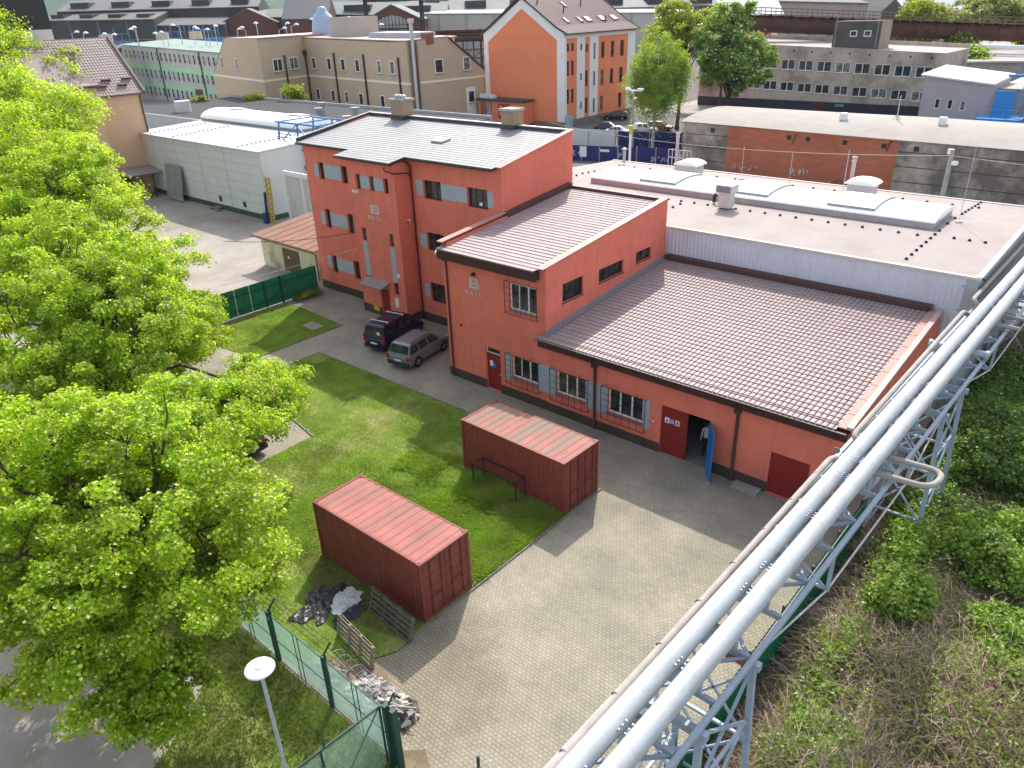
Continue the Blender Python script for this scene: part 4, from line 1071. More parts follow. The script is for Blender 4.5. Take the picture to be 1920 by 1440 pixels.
v = boxes(Hh, "vent_box", vm, (-21.9, -21.1, 44.7, 45.4, 7.6, 8.55)); boxes(v, "cowl", vm, (-22.05, -20.95, 44.55, 45.55, 8.55, 9.05)); boxes(v, "louvre", mat("louvre_shadow", (.2, .2, .21), .6, .1, 2, .3), (-21.95, -21.05, 44.5, 44.545, 8.62, 8.98))
mb = MB(); mb.tube([(-22.7, 45.8, 7.6), (-22.7, 45.8, 8.0), (-22.6, 45.75, 8.15), (-22.5, 45.65, 8.1)], .11, 8); mb.build("vent_elbow", iron_black, Hh)
for x in (-28.9, -15.9):
    v = boxes(Hh, "dome_curb", vm, (x - .8, x + .8, 53.0, 54.4, 7.5, 8.2)); mb = MB(); P = []
    for k in range(9):
        a = math.pi * k / 8; P += [(x - math.cos(a) * 1.0, 52.85, 8.2 + math.sin(a) * .3), (x - math.cos(a) * 1.0, 54.55, 8.2 + math.sin(a) * .3)]
    mb.add(P, [[2 * k, 2 * k + 2, 2 * k + 3, 2 * k + 1] for k in range(8)], 0, True); mb.poly(P[0::2]); mb.poly(P[1::2][::-1]); mb.build("dome", opal, v)
pm = mat("pinkish_flue", (.52, .42, .40), .5, .1, 2, .4)
for (x, y, h) in ((-31.9, 56.9, 2.7), (-17.3, 55.6, 2.3)):
    mb = MB(); mb.cyl((x, y, 7.2), (x, y, 7.1 + h), .13, n=10); mb.lathe((x, y, 7.1 + h), [(.13, 0), (.2, .02), (.2, .1), (0, .16)], 10); mb.cyl((x, y, 7.1 + h - .25), (x, y, 7.1 + h - .15), .17, n=10); mb.build("flue", pm, Hh)
mb = MB(); mb.cyl((-36.2, 55.6, 7.3), (-36.2, 55.6, 8.4), .13, n=10); mb.lathe((-36.2, 55.6, 8.4), [(.25, 0), (.25, .06), (.08, .14), (0, .14)], 10); mb.build("flue", steel_grey, Hh)

# ---------------------------------------------------------------- shipping containers
def container(cx, cy, yaw, label, seed):
    """20 ft steel box: corner posts and rails, corrugated sides and roof, two doors with lock rods"""
    r = random.Random(seed); L, W, H = 6.058, 2.438, 2.591
    m = mat("container_red%d" % seed, (.235, .050, .036), .6, .14, 1.2, .35, grime=(.12, .05, .035), gamt=.5, gscale=1.1, streak=.25)
    mroof = mat("container_roof%d" % seed, (.36, .135, .11), .7, .14, 1.0, .25, grime=(.21, .17, .125) if seed == 2 else (.17, .12, .095), gamt=.95 if seed == 2 else .6, gscale=.9, gstretch=(1.6, .16, 1), glo=.44 if seed == 2 else .49, ghi=.56 if seed == 2 else .60)
    t = thing("shipping_container", (0, 0, 0), label, "container", "red shipping containers")
    mb = MB(); pw = .11
    for x in (0, L - pw):
        for y in (0, W - pw): mb.box(x, x + pw, y, y + pw, .12, H - .12)
    for y in (0, W - pw):
        mb.box(pw, L - pw, y, y + pw, .02, .16); mb.box(pw, L - pw, y + .02, y + pw - .02, H - .10, H - .01)
    for x in (0, L - pw): mb.box(x, x + pw, pw, W - pw, .02, .15); mb.box(x + .01, x + pw, pw, W - pw, H - .12, H - .01)
    mb.box(pw, L - pw, pw, W - pw, .14, .2)
    mb.build("frame", m, t)
    mb = MB()
    corrug(mb, (pw, .045, .16), X, L - 2 * pw, H - .26, .278, .036); corrug(mb, (L - pw, W - .045, .16), -X, L - 2 * pw, H - .26, .278, .036)
    corrug(mb, (.045, W - pw, .15), -Y, W - 2 * pw, H - .27, .25, .036)
    mb.build("side_wall", m, t)
    mb = MB(); n = 14; P = []; bay = (L - .5) / n
    xs = [(0.0, 0), (.25, 0)]
    for k in range(n): xs += [(.25 + bay * (k + .06), 0), (.25 + bay * (k + .16), .024), (.25 + bay * (k + .78), .024), (.25 + bay * (k + .9), 0)]
    xs += [(L - .25, 0), (L, 0)]
    for x, d in xs: P += [(x, .05, H - .03 + d * 0), (x, .16, H - .035 + d), (x, W - .16, H - .035 + d), (x, W - .05, H - .03 + d * 0)]
    mb.add(P, [[4 * i + j, 4 * i + 4 + j, 4 * i + 5 + j, 4 * i + 1 + j] for i in range(len(xs) - 1) for j in range(3)], 0)
    mb.build("roof", mroof, t)
    mb = MB()
    for x in (0, L - .178):
        for y in (0, W - .162):
            for z in (0, H - .118): mb.box(x - .004, x + .182, y - .004, y + .166, z, z + .118)
    cc = mb.build("corner_casting", m, t)
    mb = MB()
    for x in (.09, L - .09):
        for y in (.08, W - .08): mb.cyl((x, y, H + .0006), (x, y, H + .0012), .05, n=10)
    mb.build("casting_hole", iron_black, cc)
    for k in range(2):
        y0, y1 = (pw + .01, W / 2 - .006) if k == 0 else (W / 2 + .006, W - pw - .01)
        d = boxes(t, "door", m, (L - .07, L - .03, y0, y1, .17, H - .14))
        mb = MB()
        for z in (.18, .75, 1.3, 1.85, 2.36): mb.box(L - .035, L - .012, y0 + .03, y1 - .03, z, z + .05)
        for y in (y0 + .01, y1 - .06): mb.box(L - .036, L - .01, y, y + .05, .18, H - .15)
        mb.build("door_rib", m, d)
        rod = mat("rod_dark_red", (.12, .028, .02), .5, .2, 3, .35)
        for f in (.3, .78) if k == 0 else (.22, .70):
            y = y0 + (y1 - y0) * f
            mb = MB(); mb.cyl((L + .012, y, .1), (L + .012, y, H - .08), .018, n=8)
            for z in (.2, .8, 1.5, 2.2): mb.box(L - .01, L + .03, y - .04, y + .04, z, z + .05)
            mb.bar((L + .03, y, .95 + .05 * k), (L + .035, y + .4 * (1 if f < .5 else -1) * .7, .97 + .05 * k), .03)
            mb.build("lock_rod", rod, d)
        for z in (.35, 1.0, 1.65, 2.25):
            yy = y0 if k == 0 else y1; mb = MB(); mb.cyl((L - .01, yy, z), (L - .01, yy, z + .12), .025, n=6); mb.build("hinge", rod, d)
    t.location = (cx, cy, .06); t.rotation_euler = (0, 0, yaw)
    return t
container(-21.97, 12.53, math.radians(.54), "red shipping container nearer the camera, pallets leaning beside it, clean pinkish roof", 1)
container(-21.94, 20.73, math.radians(-.69), "red shipping container closer to the building with weathered streaky roof", 2)
# steel frame standing against the rear container
def pipe_frame():
    pts = [(-20.55, 19.95), (-18.02, 19.98), (-17.98, 20.58), (-20.5, 20.6)]
    mb = MB(); h = 1.18
    for k in range(4):
        a, b = pts[k], pts[(k + 1) % 4]
        mb.bar((*a, .05), (*a, h), .045); mb.bar((*a, h), (*b, h), .045); mb.bar((*a, .2), (*b, .2), .035)
    o = mb.build("steel_frame", iron_black, None, (-19.3, 20.2, .05)); tag(o, "black open steel frame standing on the grass before the rear red container", "metal frame")
pipe_frame()

# ---------------------------------------------------------------- pallets, sheets, rubble by the near container
wood = mat("grey_pallet_wood", (.27, .225, .175), .85, .3, 6, .15, stretch=(1, 6, 1)); wood2 = mat("dark_pallet_wood", (.15, .135, .115), .85, .3, 6, .15)
def pallet(a, b, lean, h, m, label):
    """long pallet on its edge from a to b, leaning"""
    a, b = Vector((*a, .06)), Vector((*b, .06)); d = (b - a); L = d.length; d.normalize(); n = Vector((-d.y, d.x, 0))
    upv = (Vector((0, 0, 1)) + n * lean).normalized(); nn = d.cross(upv)
    t = thing("pallet", tuple((a + b) / 2), label, "pallet", "wooden pallets by the container")
    for k in range(5):
        mb = MB(); c = a + d * L / 2 + upv * (.06 + (h - .12) * k / 4) + nn * .055
        mb.obox(c, d * L / 2, upv * .05, nn * .011, 0); mb.build("deck_board", m, t)
    for k in range(4):
        mb = MB(); c = a + d * (.06 + (L - .12) * k / 3) + upv * h / 2
        mb.obox(c, d * .05, upv * h / 2, nn * .045); mb.build("bearer", m, t)
    for k in range(3):
        mb = MB(); c = a + d * L / 2 + upv * (.08 + (h - .16) * k / 2) - nn * .055
        mb.obox(c, d * L / 2, upv * .05, nn * .011, 0); mb.build("base_board", m, t)
pallet((-17.95, 10.3), (-15.75, 10.05), .18, .86, wood, "pale wooden pallet standing on its long edge, nearer the mesh fence")
pallet((-18.0, 11.75), (-15.62, 11.6), .30, .95, wood2, "dark wooden pallet leaning on the side of the near red container")
def sheet(name, cx, cy, rx, ry, rot, hgt, m, label, cat, seed, n=26):
    r = np.random.default_rng(seed); g = np.linspace(-1, 1, n); P = []
    ph = r.uniform(0, 6, 8)
    for i, u in enumerate(g):
        for j, v in enumerate(g):
            e = 1 + .18 * math.sin(4 * math.atan2(v, u + 1e-6) + ph[0]) + .1 * math.sin(7 * math.atan2(v, u + 1e-6) + ph[1])
            x, y = u * rx * e, v * ry * e
            z = hgt * (abs(math.sin(5 * u + 2 * v + ph[2])) * .5 + abs(math.sin(7 * v - 3 * u + ph[3])) * .35 + .3 * abs(math.sin(11 * (u + v) + ph[4]))) * (1 - .75 * max(abs(u), abs(v)) ** 3) + .012 + .015 * r.random()
            P.append((cx + x * math.cos(rot) - y * math.sin(rot), cy + x * math.sin(rot) + y * math.cos(rot), .058 + z))
    mb = MB(); mb.add(P, [[i * n + j, (i + 1) * n + j, (i + 1) * n + j + 1, i * n + j + 1] for i in range(n - 1) for j in range(n - 1)], 0, False)
    o = mb.build(name, m, None, (cx, cy, .058)); tag(o, label, cat); return o
sheet("tarpaulin", -19.7, 10.75, .58, .98, .35, .13, mat("black_foil", (.022, .022, .025), .32, .3, 4, .5, grime=(.10, .09, .085), gamt=.7, gscale=2), "crumpled black plastic sheet on the grass behind the mesh fence", "plastic sheet", 1)
sheet("tarpaulin", -19.05, 11.45, .55, .62, .5, .09, mat("white_foil", (.62, .63, .66), .5, .1, 4, .35, grime=(.08, .08, .09), gamt=.6, gscale=3.2), "white printed plastic sheet half covering the black one", "plastic sheet", 2)
sheet("fabric_strip", -18.35, 11.1, .28, .7, .1, .10, mat("slate_fabric", (.05, .058, .07), .8, .2, 4, .2), "slate grey rag lying left of the dark leaning pallet", "fabric", 3)
def rubble(cx, cy, rx, ry, n, h, m, label, seed, size=(.06, .2), name="rubble_heap"):
    r = random.Random(seed); mb = MB()
    for k in range(n):
        a, q = r.uniform(0, 6.283), math.sqrt(r.random()); x, y = cx + rx * q * math.cos(a), cy + ry * q * math.sin(a)
        s = r.uniform(*size); z = .055 + h * (1 - q) * r.uniform(.4, 1)
        ax = Vector((r.gauss(0, 1), r.gauss(0, 1), r.gauss(0, .6))).normalized(); bx = ax.cross(Vector((r.gauss(0, 1), r.gauss(0, 1), 1))).normalized(); cz = ax.cross(bx)
        mb.obox((x, y, z), ax * s * r.uniform(.5, 1.1), bx * s * r.uniform(.4, .8), cz * s * r.uniform(.15, .5), r.randrange(len(m)))
    o = mb.build(name, m, None, (cx, cy, .05)); stuff(o, label, "rubble"); return o
rb1 = mat("white_plaster_lump", (.52, .49, .45), .9, .15, 5, .15); rb2 = mat("pale_brick_rubble", (.36, .30, .26), .9, .2, 5, .15); rb3 = mat("dark_scrap", (.06, .055, .055), .7, .3, 5, .3)
rubble(-15.0, 9.35, .85, .55, 130, .38, [rb1, rb1, rb2], "heap of whitish broken masonry inside the mesh fence", 1)
rubble(-13.75, 9.45, .62, .55, 85, .35, [rb2, rb1, rb3, rb3], "pale scrap and rubble heap at the edge of the paving", 2, (.05, .19))
rubble(-16.7, 9.0, .9, .5, 60, .1, [rb2, mat("roof_tile_piece", (.20, .15, .12), .9, .2, 4, .1)], "low scatter of broken roof tiles by the pale pallet", 3, (.06, .16))
mb = MB(); mb.box(-14.3, -13.3, 8.98, 9.7, .10, .13)
for k in range(5): mb.box(-14.3, -13.3, 8.98 + k * .17, 9.08 + k * .17, .13, .15)
for x in (-14.3, -13.85, -13.4):
    mb.box(x, x + .1, 9.0, 9.7, .02, .1)
tag(mb.build("pallet", wood, None, (-13.8, 9.3, .02)), "flat wooden pallet lying under the scrap heap", "pallet", "wooden pallets by the container")
mb = MB()
for k in range(7):
    r_ = random.Random(k); mb.bar((-14.1 + r_.random() * .4, 9.0 + r_.random() * .4, .35 + .1 * r_.random()), (-13.4 + r_.random() * .3, 9.3 + r_.random() * .5, .42 + .15 * r_.random()), .03)
stuff(mb.build("scrap_lath", mat("pale_lath", (.42, .37, .33), .8, .15, 5, .2), None, (-13.8, 9.2, .3)), "pale laths criss-crossed on the scrap heap", "scrap")

# ---------------------------------------------------------------- mesh fence with screening net
net = bpy.data.materials.new("green_screening_net"); net.use_nodes = True
nt = net.node_tree; bb = nt.nodes["Principled BSDF"]; bb.inputs["Roughness"].default_value = .8
tc = nt.nodes.new("ShaderNodeTexCoord"); nz = nt.nodes.new("ShaderNodeTexNoise"); nz.inputs["Scale"].default_value = 1.3; nz.inputs["Detail"].default_value = 6
nt.links.new(tc.outputs["Object"], nz.inputs["Vector"])
cr = nt.nodes.new("ShaderNodeValToRGB"); cr.color_ramp.elements[0].position = .35; cr.color_ramp.elements[0].color = (.18, .31, .265, 1); cr.color_ramp.elements[1].position = .7; cr.color_ramp.elements[1].color = (.35, .47, .42, 1)
nt.links.new(nz.outputs[0], cr.inputs[0]); nt.links.new(cr.outputs[0], bb.inputs["Base Color"])
tb = nt.nodes.new("ShaderNodeBsdfTransparent"); trn = nt.nodes.new("ShaderNodeBsdfTranslucent"); trn.inputs[0].default_value = (.34, .56, .47, 1)
m1 = nt.nodes.new("ShaderNodeMixShader"); m1.inputs[0].default_value = .4
nt.links.new(bb.outputs[0], m1.inputs[1]); nt.links.new(trn.outputs[0], m1.inputs[2])
m2 = nt.nodes.new("ShaderNodeMixShader"); m2.inputs[0].default_value = .30
nt.links.new(m1.outputs[0], m2.inputs[1]); nt.links.new(tb.outputs[0], m2.inputs[2]); nt.links.new(m2.outputs[0], nt.nodes["Material Output"].inputs[0])
fence_green = mat("dark_green_steel", (.008, .055, .040), .45, .15, 3, .4)
F = thing("mesh_fence", (-20, 8.3, 0), "green screened mesh fence with dark posts and wire arms, running under the maples", "fence")
px = [-12.65, -15.6, -18.6, -21.6, -24.6, -27.6, -30.6, -33.6, -36.6]
for i, x in enumerate(px):
    mb = MB(); mb.box(x - .07, x + .07, 8.23, 8.37, 0, 2.2); mb.bar((x, 8.3, 2.18), (x, 8.62, 2.5), .045); mb.build("post", fence_green, F)
    if i < len(px) - 1:
        x2 = px[i + 1]
        mb = MB(); n = 12; P = []
        for k in range(n + 1):
            q = x2 + .08 + (x - x2 - .16) * k / n
            for z in (.06, .7, 1.4, 2.06): P.append((q, 8.33 + random.uniform(-.03, .03), z + (random.uniform(-.03, .02) if z > 2 else 0)))
        mb.add(P, [[4 * k + j, 4 * k + 4 + j, 4 * k + 5 + j, 4 * k + 1 + j] for k in range(n) for j in range(3)], 0, True); mb.build("screen_net", net, F)
        mb = MB()
        for z in (.08, 1.05, 2.08): mb.bar((x2, 8.27, z), (x, 8.27, z), .02)
        for f in (.46, .54): mb.bar((x2 + (x - x2) * f, 8.27, .06), (x2 + (x - x2) * f, 8.27, 2.08), .022)
        mb.build("rail", fence_green, F)
mb = MB()
for z, y in ((2.28, 8.42), (2.4, 8.52), (2.5, 8.62)): mb.tube([(-12.65 - 3 * k, y, z - (.0 if k % 2 == 0 else .03)) for k in range(9)], .008, 4)
mb.build("top_wire", iron_black, F)
def coil(mb, a, b, r, turns, t=.006):
    a, b = Vector(a), Vector(b); d = (b - a); n = turns * 10
    u = d.normalized().cross(Z).normalized(); P = []
    for k in range(n + 1):
        q = 2 * math.pi * k / 10; P.append(a + d * k / n + (u * math.cos(q) + Z * math.sin(q)) * r)
    mb.tube(P, t, 3, cap=False)
mb = MB(); coil(mb, (-15.2, 8.45, 2.35), (-12.7, 8.45, 2.4), .26, 8); mb.build("razor_coil", steel_grey, F)
# gate: open leaf folded outwards, and the far gate post
G = thing("mesh_gate_leaf", (-12.6, 8.2, 0), "open green screened gate leaf at the fence corner, with a diagonal brace", "gate")
mb = MB(); mb.box(-12.52, -12.38, 8.05, 8.19, 0, 2.62); mb.box(-12.30, -12.16, 8.12, 8.3, 0, 2.5); mb.build("post", fence_green, G)
mb = MB()
for z in (.15, 2.5): mb.bar((-12.62, 8.05, z), (-12.85, 4.3, z), .05)
for f in (0.0, .5, 1.0): mb.bar((-12.62 - .23 * f, 8.05 - 3.75 * f, .13), (-12.62 - .23 * f, 8.05 - 3.75 * f, 2.52), .05)
mb.bar((-12.62, 8.0, 2.45), (-12.74, 6.2, .2), .035); mb.bar((-12.74, 6.2, .2), (-12.85, 4.35, 2.45), .035); mb.build("leaf_frame", fence_green, G)
net2 = net.copy(); net2.name = "thin_screening_net"; [setattr(n_.inputs[0], "default_value", .6) for n_ in net2.node_tree.nodes if n_.type == 'MIX_SHADER' and abs(n_.inputs[0].default_value - .30) < 1e-3]
mb = MB(); mb.add([(-12.6, 8.03, .18), (-12.83, 4.32, .18), (-12.83, 4.32, 2.47), (-12.6, 8.03, 2.47)], [[0, 1, 2, 3]]); mb.build("screen_net", net2, G)
mb = MB(); mb.tube([(-12.72, 6.3, 2.5), (-12.74, 6.3, 2.75), (-12.5, 6.3, 3.0)], .025, 5); mb.build("wire_arm", fence_green, G)
g2 = thing("gate_post", (-9.22, 8.45, 0), "dark post with barbed wire coil at the lower edge of the paving", "gate post")
mb = MB(); mb.box(-9.29, -9.15, 8.38, 8.52, 0, 2.45); mb.bar((-9.22, 8.45, 2.3), (-9.22, 8.45, 2.95), .06); mb.bar((-9.2, 8.45, 2.35), (-6.4, 8.45, 2.35), .05); mb.build("post", fence_green, g2)
mb = MB(); coil(mb, (-9.1, 8.5, 2.62), (-6.6, 8.5, 2.62), .25, 7); mb.build("razor_coil", steel_grey, g2)

# ---------------------------------------------------------------- street lamp
SL = thing("street_lamp", (-13.05, 5.32, 0), "grey street lamp with a white disc head on the grass verge", "street lamp")
mb = MB(); mb.cyl((-13.05, 5.32, 0), (-13.05, 5.32, 1.3), .075, n=12); mb.cyl((-13.05, 5.32, 1.3), (-13.05, 5.32, 5.72), .05, .042, n=12); mb.lathe((-13.05, 5.32, 1.3), [(.075, 0), (.05, .06)], 12); mb.build("pole", steel_grey, SL)
lw = mat("white_lamp_shell", (.78, .78, .78), .4, .03, 2, .4)
mb = MB(); mb.lathe((-13.05, 5.32, 5.68), [(.05, 0), (.10, .05), (.17, .17), (.22, .22)], 20); mb.build("lamp_neck", lw, SL)
mb = MB(); mb.lathe((-13.05, 5.32, 5.88), [(.0, .0), (.2, .02), (.33, .06), (.355, .09), (.34, .115), (.2, .145), (.10, .15), (.095, .175), (.03, .18), (0, .18)], 28); mb.build("lamp_head", lw, SL)
mb = MB()
for i in range(4):
    for j in range(5): mb.box(-19.9 + i * .2, -19.76 + i * .2, 3.3 + j * .14, 3.37 + j * .14, .004, .008)
tag(mb.build("drain_grate", iron_black, None, (-19.5, 3.6, .004)), "black slotted drain grate in the road under the nearest maple", "drain")

# ---------------------------------------------------------------- pipes on the steel bridge
white_pipe = mat("pale_blue_white_cladding", (.42, .445, .455), .5, .07, .8, .38, metal=.05, grime=(.27, .275, .26), gamt=.5, gscale=1.1)
p1 = lambda y: Vector((-5.575 + .018 * y, y, 7.0)); p2 = lambda y: Vector((-4.978 + .0175 * y, y, 7.0))
for fn, lab in ((p1, "thick white pipe next to the yard, left one of the pair on the bridge"), (p2, "thick white pipe on the bank side, right one of the pair on the bridge")):
    t = thing("heating_pipe", tuple(fn(20)), lab, "pipe", "white pipes on the bridge")
    mb = MB(); mb.tube([fn(y) for y in (-12, 10, 30, 50, 70, 86)], .235, 28); mb.build("cladding", white_pipe, t)
    mb = MB()
    for k in range(66): mb.cyl(fn(-10 + 1.4 * k), fn(-9.97 + 1.4 * k), .238, n=28)
    mb.build("joint_band", mat("pale_joint_band", (.44, .47, .5), .45, .05, 2, .4, metal=.2), t)
    mb = MB()
    side = 1 if fn is p1 else -1
    for k in range(40):
        y = -6 + 2.1 * k + .6 * math.sin(k * 2.3); c = fn(y) + Vector((side * .22, 0, .10))
        for q in range(3): mb.obox(c + Vector((0, q * .13, .02)), (.02, 0, 0), (0, .012, 0), (0, 0, .028))
    mb.build("clamp_bolt", steel_grey, t)
beige_pipe = mat("beige_insulation", (.36, .325, .295), .8, .12, 1.5, .2, grime=(.25, .22, .19), gamt=.5, gscale=1)
S = thing("insulated_pipe", (-5.74, 15, 6.95), "thin beige insulated pipe beside the white pair with a loop sticking out to the right", "pipe")
def bend(pts, r=.32, n=5):
    out = [Vector(pts[0])]
    for i in range(1, len(pts) - 1):
        a, b, c = Vector(pts[i - 1]), Vector(pts[i]), Vector(pts[i + 1])
        u, v = (a - b), (c - b); ra = min(r, u.length * .49, v.length * .49); u.normalize(); v.normalize()
        for k in range(n + 1):
            t = k / n; out.append((b + u * ra) * (1 - t) ** 2 + b * 2 * t * (1 - t) + (b + v * ra) * t * t)
    return out + [Vector(pts[-1])]
for seg in ([(-5.86, -10, 6.95), (-5.66, 20.95, 6.95), (-5.0, 21.55, 6.42), (-3.0, 21.7, 6.42), (-2.9, 22.85, 6.42), (-5.0, 22.7, 6.42), (-5.6, 22.3, 6.95), (-5.52, 36.1, 6.95), (-5.2, 36.5, 6.45), (-3.4, 36.6, 6.42)], [(-3.4, 37.9, 6.42), (-5.0, 37.9, 6.45), (-5.55, 37.7, 6.95), (-5.3, 60, 6.95), (-5.0, 80, 6.95)]):
    mb = MB(); mb.tube(bend(seg, .5), .095, 14); mb.build("insulation", beige_pipe, S)
mb = MB()
for k in range(18): mb.cyl((-5.86 + .0111 * k - .02, -8 + 1.72 * k, 6.95), (-5.86 + .0111 * k - .02, -7.97 + 1.72 * k, 6.95), .104, n=14)
mb.build("joint_band", mat("dark_joint", (.2, .185, .17), .7, .1, 2, .2), S)
mb = MB(); mb.cyl((-5.9, 32.75, 6.45), (-3.85, 32.8, 6.45), .15, n=12); mb.cyl((-5.86, 32.75, 6.45), (-5.98, 32.75, 6.45), .19, n=12); mb.cyl((-3.9, 32.8, 6.45), (-3.78, 32.8, 6.45), .19, n=12); tag(mb.build("pipe_support", steel_grey, None, (-4.9, 32.8, 6.45)), "short grey tube lying crosswise below the white pipes near the roof corner", "pipe support")
# the bridge: two chords, cross beams, zigzag bracing, hangers to a tie rod, two trestles
T = thing("pipe_bridge", (-5.1, 20, 0), "pale blue grey steel truss bridge carrying the pipes over the bank", "pipe bridge")
bs = mat("pale_blue_grey_steel", (.30, .36, .44), .5, .12, 2.5, .4, grime=(.34, .33, .32), gamt=.3, gscale=2)
tie = mat("pale_steel_rod", (.48, .47, .47), .5, .15, 4, .4)
for x in (-5.98, -4.2):
    mb = MB(); mb.bar((x, -12, 6.2), (x, 86, 6.2), .12, .13); mb.build("chord", bs, T)
ys = [y * 1.62 + 1.2 for y in range(-5, 34)]
for i, y in enumerate(ys):
    mb = MB(); mb.bar((-5.9, y, 6.22), (-4.28, y, 6.22), .10, .13); mb.box(-5.55, -4.6, y - .06, y + .06, 6.29, 6.68); mb.build("cross_beam", bs, T)
    if i < len(ys) - 1:
        y2 = ys[i + 1]; mb = MB(); a, b = ((-5.9, y, 6.19), (-4.28, y2, 6.19)) if i % 2 else ((-4.28, y, 6.19), (-5.9, y2, 6.19)); mb.bar(a, b, .075, .075); mb.build("diagonal", bs, T)
for (ya, yb, yc, yd) in ((-6, 0, 5, 9.6), (13.2, 17.3, 24.0, 27.2), (30.6, 35, 42, 46)):
    for x in (-5.9, -4.2):
        mb = MB(); mb.tube([(x, ya, 6.1), (x, yb, 4.95), (x, yc, 4.95), (x, yd, 6.1)], .03, 6); mb.build("tie_rod", tie, T)
        for y in (yb, yc):
            mb = MB(); mb.bar((x, y, 6.15), (x, y, 4.92), .09); mb.build("hanger", bs, T)
    for y in (yb, yc):
        mb = MB(); mb.bar((-5.9, y, 4.98), (-4.2, y, 4.98), .08); mb.bar((-5.9, y, 6.15), (-4.25, y, 5.0), .05); mb.build("cross_brace", bs, T)
for (y0, y1) in ((10.2, 12.6), (27.4, 29.9), (46.5, 49)):
    for x, xo in ((-5.98, -6.05), (-4.2, -4.0)):
        for y, yo in ((y0, y0 - .25), (y1, y1 + .25)):
            mb = MB(); mb.bar((x, y, 6.12), (xo, yo, 0), .14, .14); mb.build("trestle_leg", bs, T)
        for za, zb in ((6.0, 4.1), (4.1, 2.2), (2.2, .3)):
            mb = MB(); mb.bar((x, y0 - .02, za), (x + .05, y1 + .1, zb), .07); mb.bar((x, y1 + .02, za), (x + .05, y0 - .1, zb), .07); mb.bar((x + .02, y0 - .06, zb), (x + .02, y1 + .06, zb), .08); mb.build("trestle_brace", bs, T)
    for y in (y0, y1):
        mb = MB(); mb.bar((-6.0, y, 6.02), (-4.02, y, 6.02), .16, .2); mb.build("trestle_head", bs, T)
        for za, zb in ((5.8, 3.6), (3.6, 1.4)):
            mb = MB(); mb.bar((-5.95, y, za), (-4.15, y, zb), .06); mb.bar((-4.15, y, za), (-5.95, y, zb), .06); mb.bar((-5.95, y, zb), (-4.15, y, zb), .08); mb.build("trestle_brace", bs, T)
mb = MB(); mb.bar((-4.75, 12.35, 6.16), (-4.3, 12.35, 6.16), .12, .05); mb.build("primed_plate", mat("red_primer", (.3, .09, .07), .7, .15, 3, .2), T)
def shear_bridge(o):      # the bridge runs one degree off the building line
    b = root_base(T)
    for ch in o.children:
        co = np.empty(len(ch.data.vertices) * 3, np.float32); ch.data.vertices.foreach_get('co', co); co = co.reshape(-1, 3)
        co[:, 0] += .0185 * (co[:, 1] + b.y - 17); ch.data.vertices.foreach_set('co', co.ravel()); ch.data.update()
shear_bridge(T)
# green sheet fence below the pipes
GF = thing("sheet_fence", (-5.7, 17, 0), "dark green sheet metal fence under the pipe bridge along the paving", "fence")
gm = mat("green_sheet", (.008, .135, .06), .5, .12, 1.2, .4)
mb = MB(); corrug(mb, (-5.72, 2, .05), Y, 24.8, 1.95, .19, .025); corrug(mb, (-5.76, 26.8, .05), -Y, 24.8, 1.95, .19, .025); mb.build("sheet", gm, GF)
for k in range(11):
    mb = MB(); mb.box(-5.86, -5.79, 2 + k * 2.45, 2.07 + k * 2.45, 0, 2.05); mb.build("post", fence_green, GF)
mb = MB(); mb.bar((-5.70, 2, 2.02), (-5.70, 26.8, 2.02), .05); mb.build("top_rail", fence_green, GF)

# ---------------------------------------------------------------- left yard: green fence, shed, white hall
W2 = thing("green_sheet_fence", (-49, 25, 0), "green corrugated fence with pale posts between the far lawn and the concrete yard", "fence")
mb = MB(); corrug(mb, (-48.9, 14, .08), Y, 17.9, 2.0, .2, .03); corrug(mb, (-48.95, 31.9, .08), -Y, 17.9, 2.0, .2, .03); mb.build("sheet", mat("bright_green_sheet", (.010, .19, .08), .5, .12, 1.2, .4, streak=.15), W2)
for k, y in enumerate((14.2, 15.7, 17.2, 18.7, 20.2, 21.7, 23.2, 24.8, 26.0, 27.2)):
    mb = MB(); mb.bar((-48.84, y, .05), (-48.84, y, 2.12), .06 if k % 3 else .09); mb.build("post", mat("pale_post", (.5, .5, .45), .6, .1, 2, .3) if k % 3 else fence_green, W2)
mb = MB()
for z in (.55, 1.6): mb.bar((-48.82, 14, z), (-48.82, 31.8, z), .05)
mb.bar((-48.8, 27.4, .5), (-48.8, 29.3, 1.6), .04); mb.bar((-48.83, 28.6, .05), (-48.83, 28.6, 2.2), .12); mb.build("rail", fence_green, W2)
mb = MB(); mb.box(-48.7, -47.9, 29.3, 31.6, .02, .1); structure(mb.build("kerb", kerb_m))
V = blades([(-48.7, 29.3), (-48.0, 29.3), (-48.0, 31.5), (-48.7, 31.5)], 2500, .4, .03, .1, 41); o = np_mesh("weed_strip", V, np.arange(len(V)).reshape(-1, 3), wild_m); stuff(o, "strip of weeds at the foot of the green fence by the red block", "weeds")
SH = thing("lean_to_shed", (-58, 37, 0), "small cream plastered shed with rusty sheet roof and brown door", "shed")
sx0, sx1, sy0, sy1 = -58.6, -50.4, 33.2, 38.6
cream = mat("stained_cream_plaster", (.66, .60, .42), .9, .14, .9, .15, bump=.4, grime=(.22, .19, .13), gamt=.8, gscale=.7, streak=.3)
mb = MB(); wall(mb, (sx0, sy0, 0), X, sx1 - sx0, 2.75, holes=[(3.1, 5.6, .05, 2.1)], depth=.2); wall(mb, (sx1, sy0, 0), Y, sy1 - sy0, 2.75, 3.3); wall(mb, (sx1, sy1, 0), -X, sx1 - sx0, 3.3); wall(mb, (sx0, sy1, 0), -Y, sy1 - sy0, 3.3, 2.75); mb.build("wall", cream, SH)
rust_roof = mat("rusty_sheet_roof", (.235, .125, .085), .75, .16, .8, .2, grime=(.3, .2, .16), gamt=.5, gscale=.5)
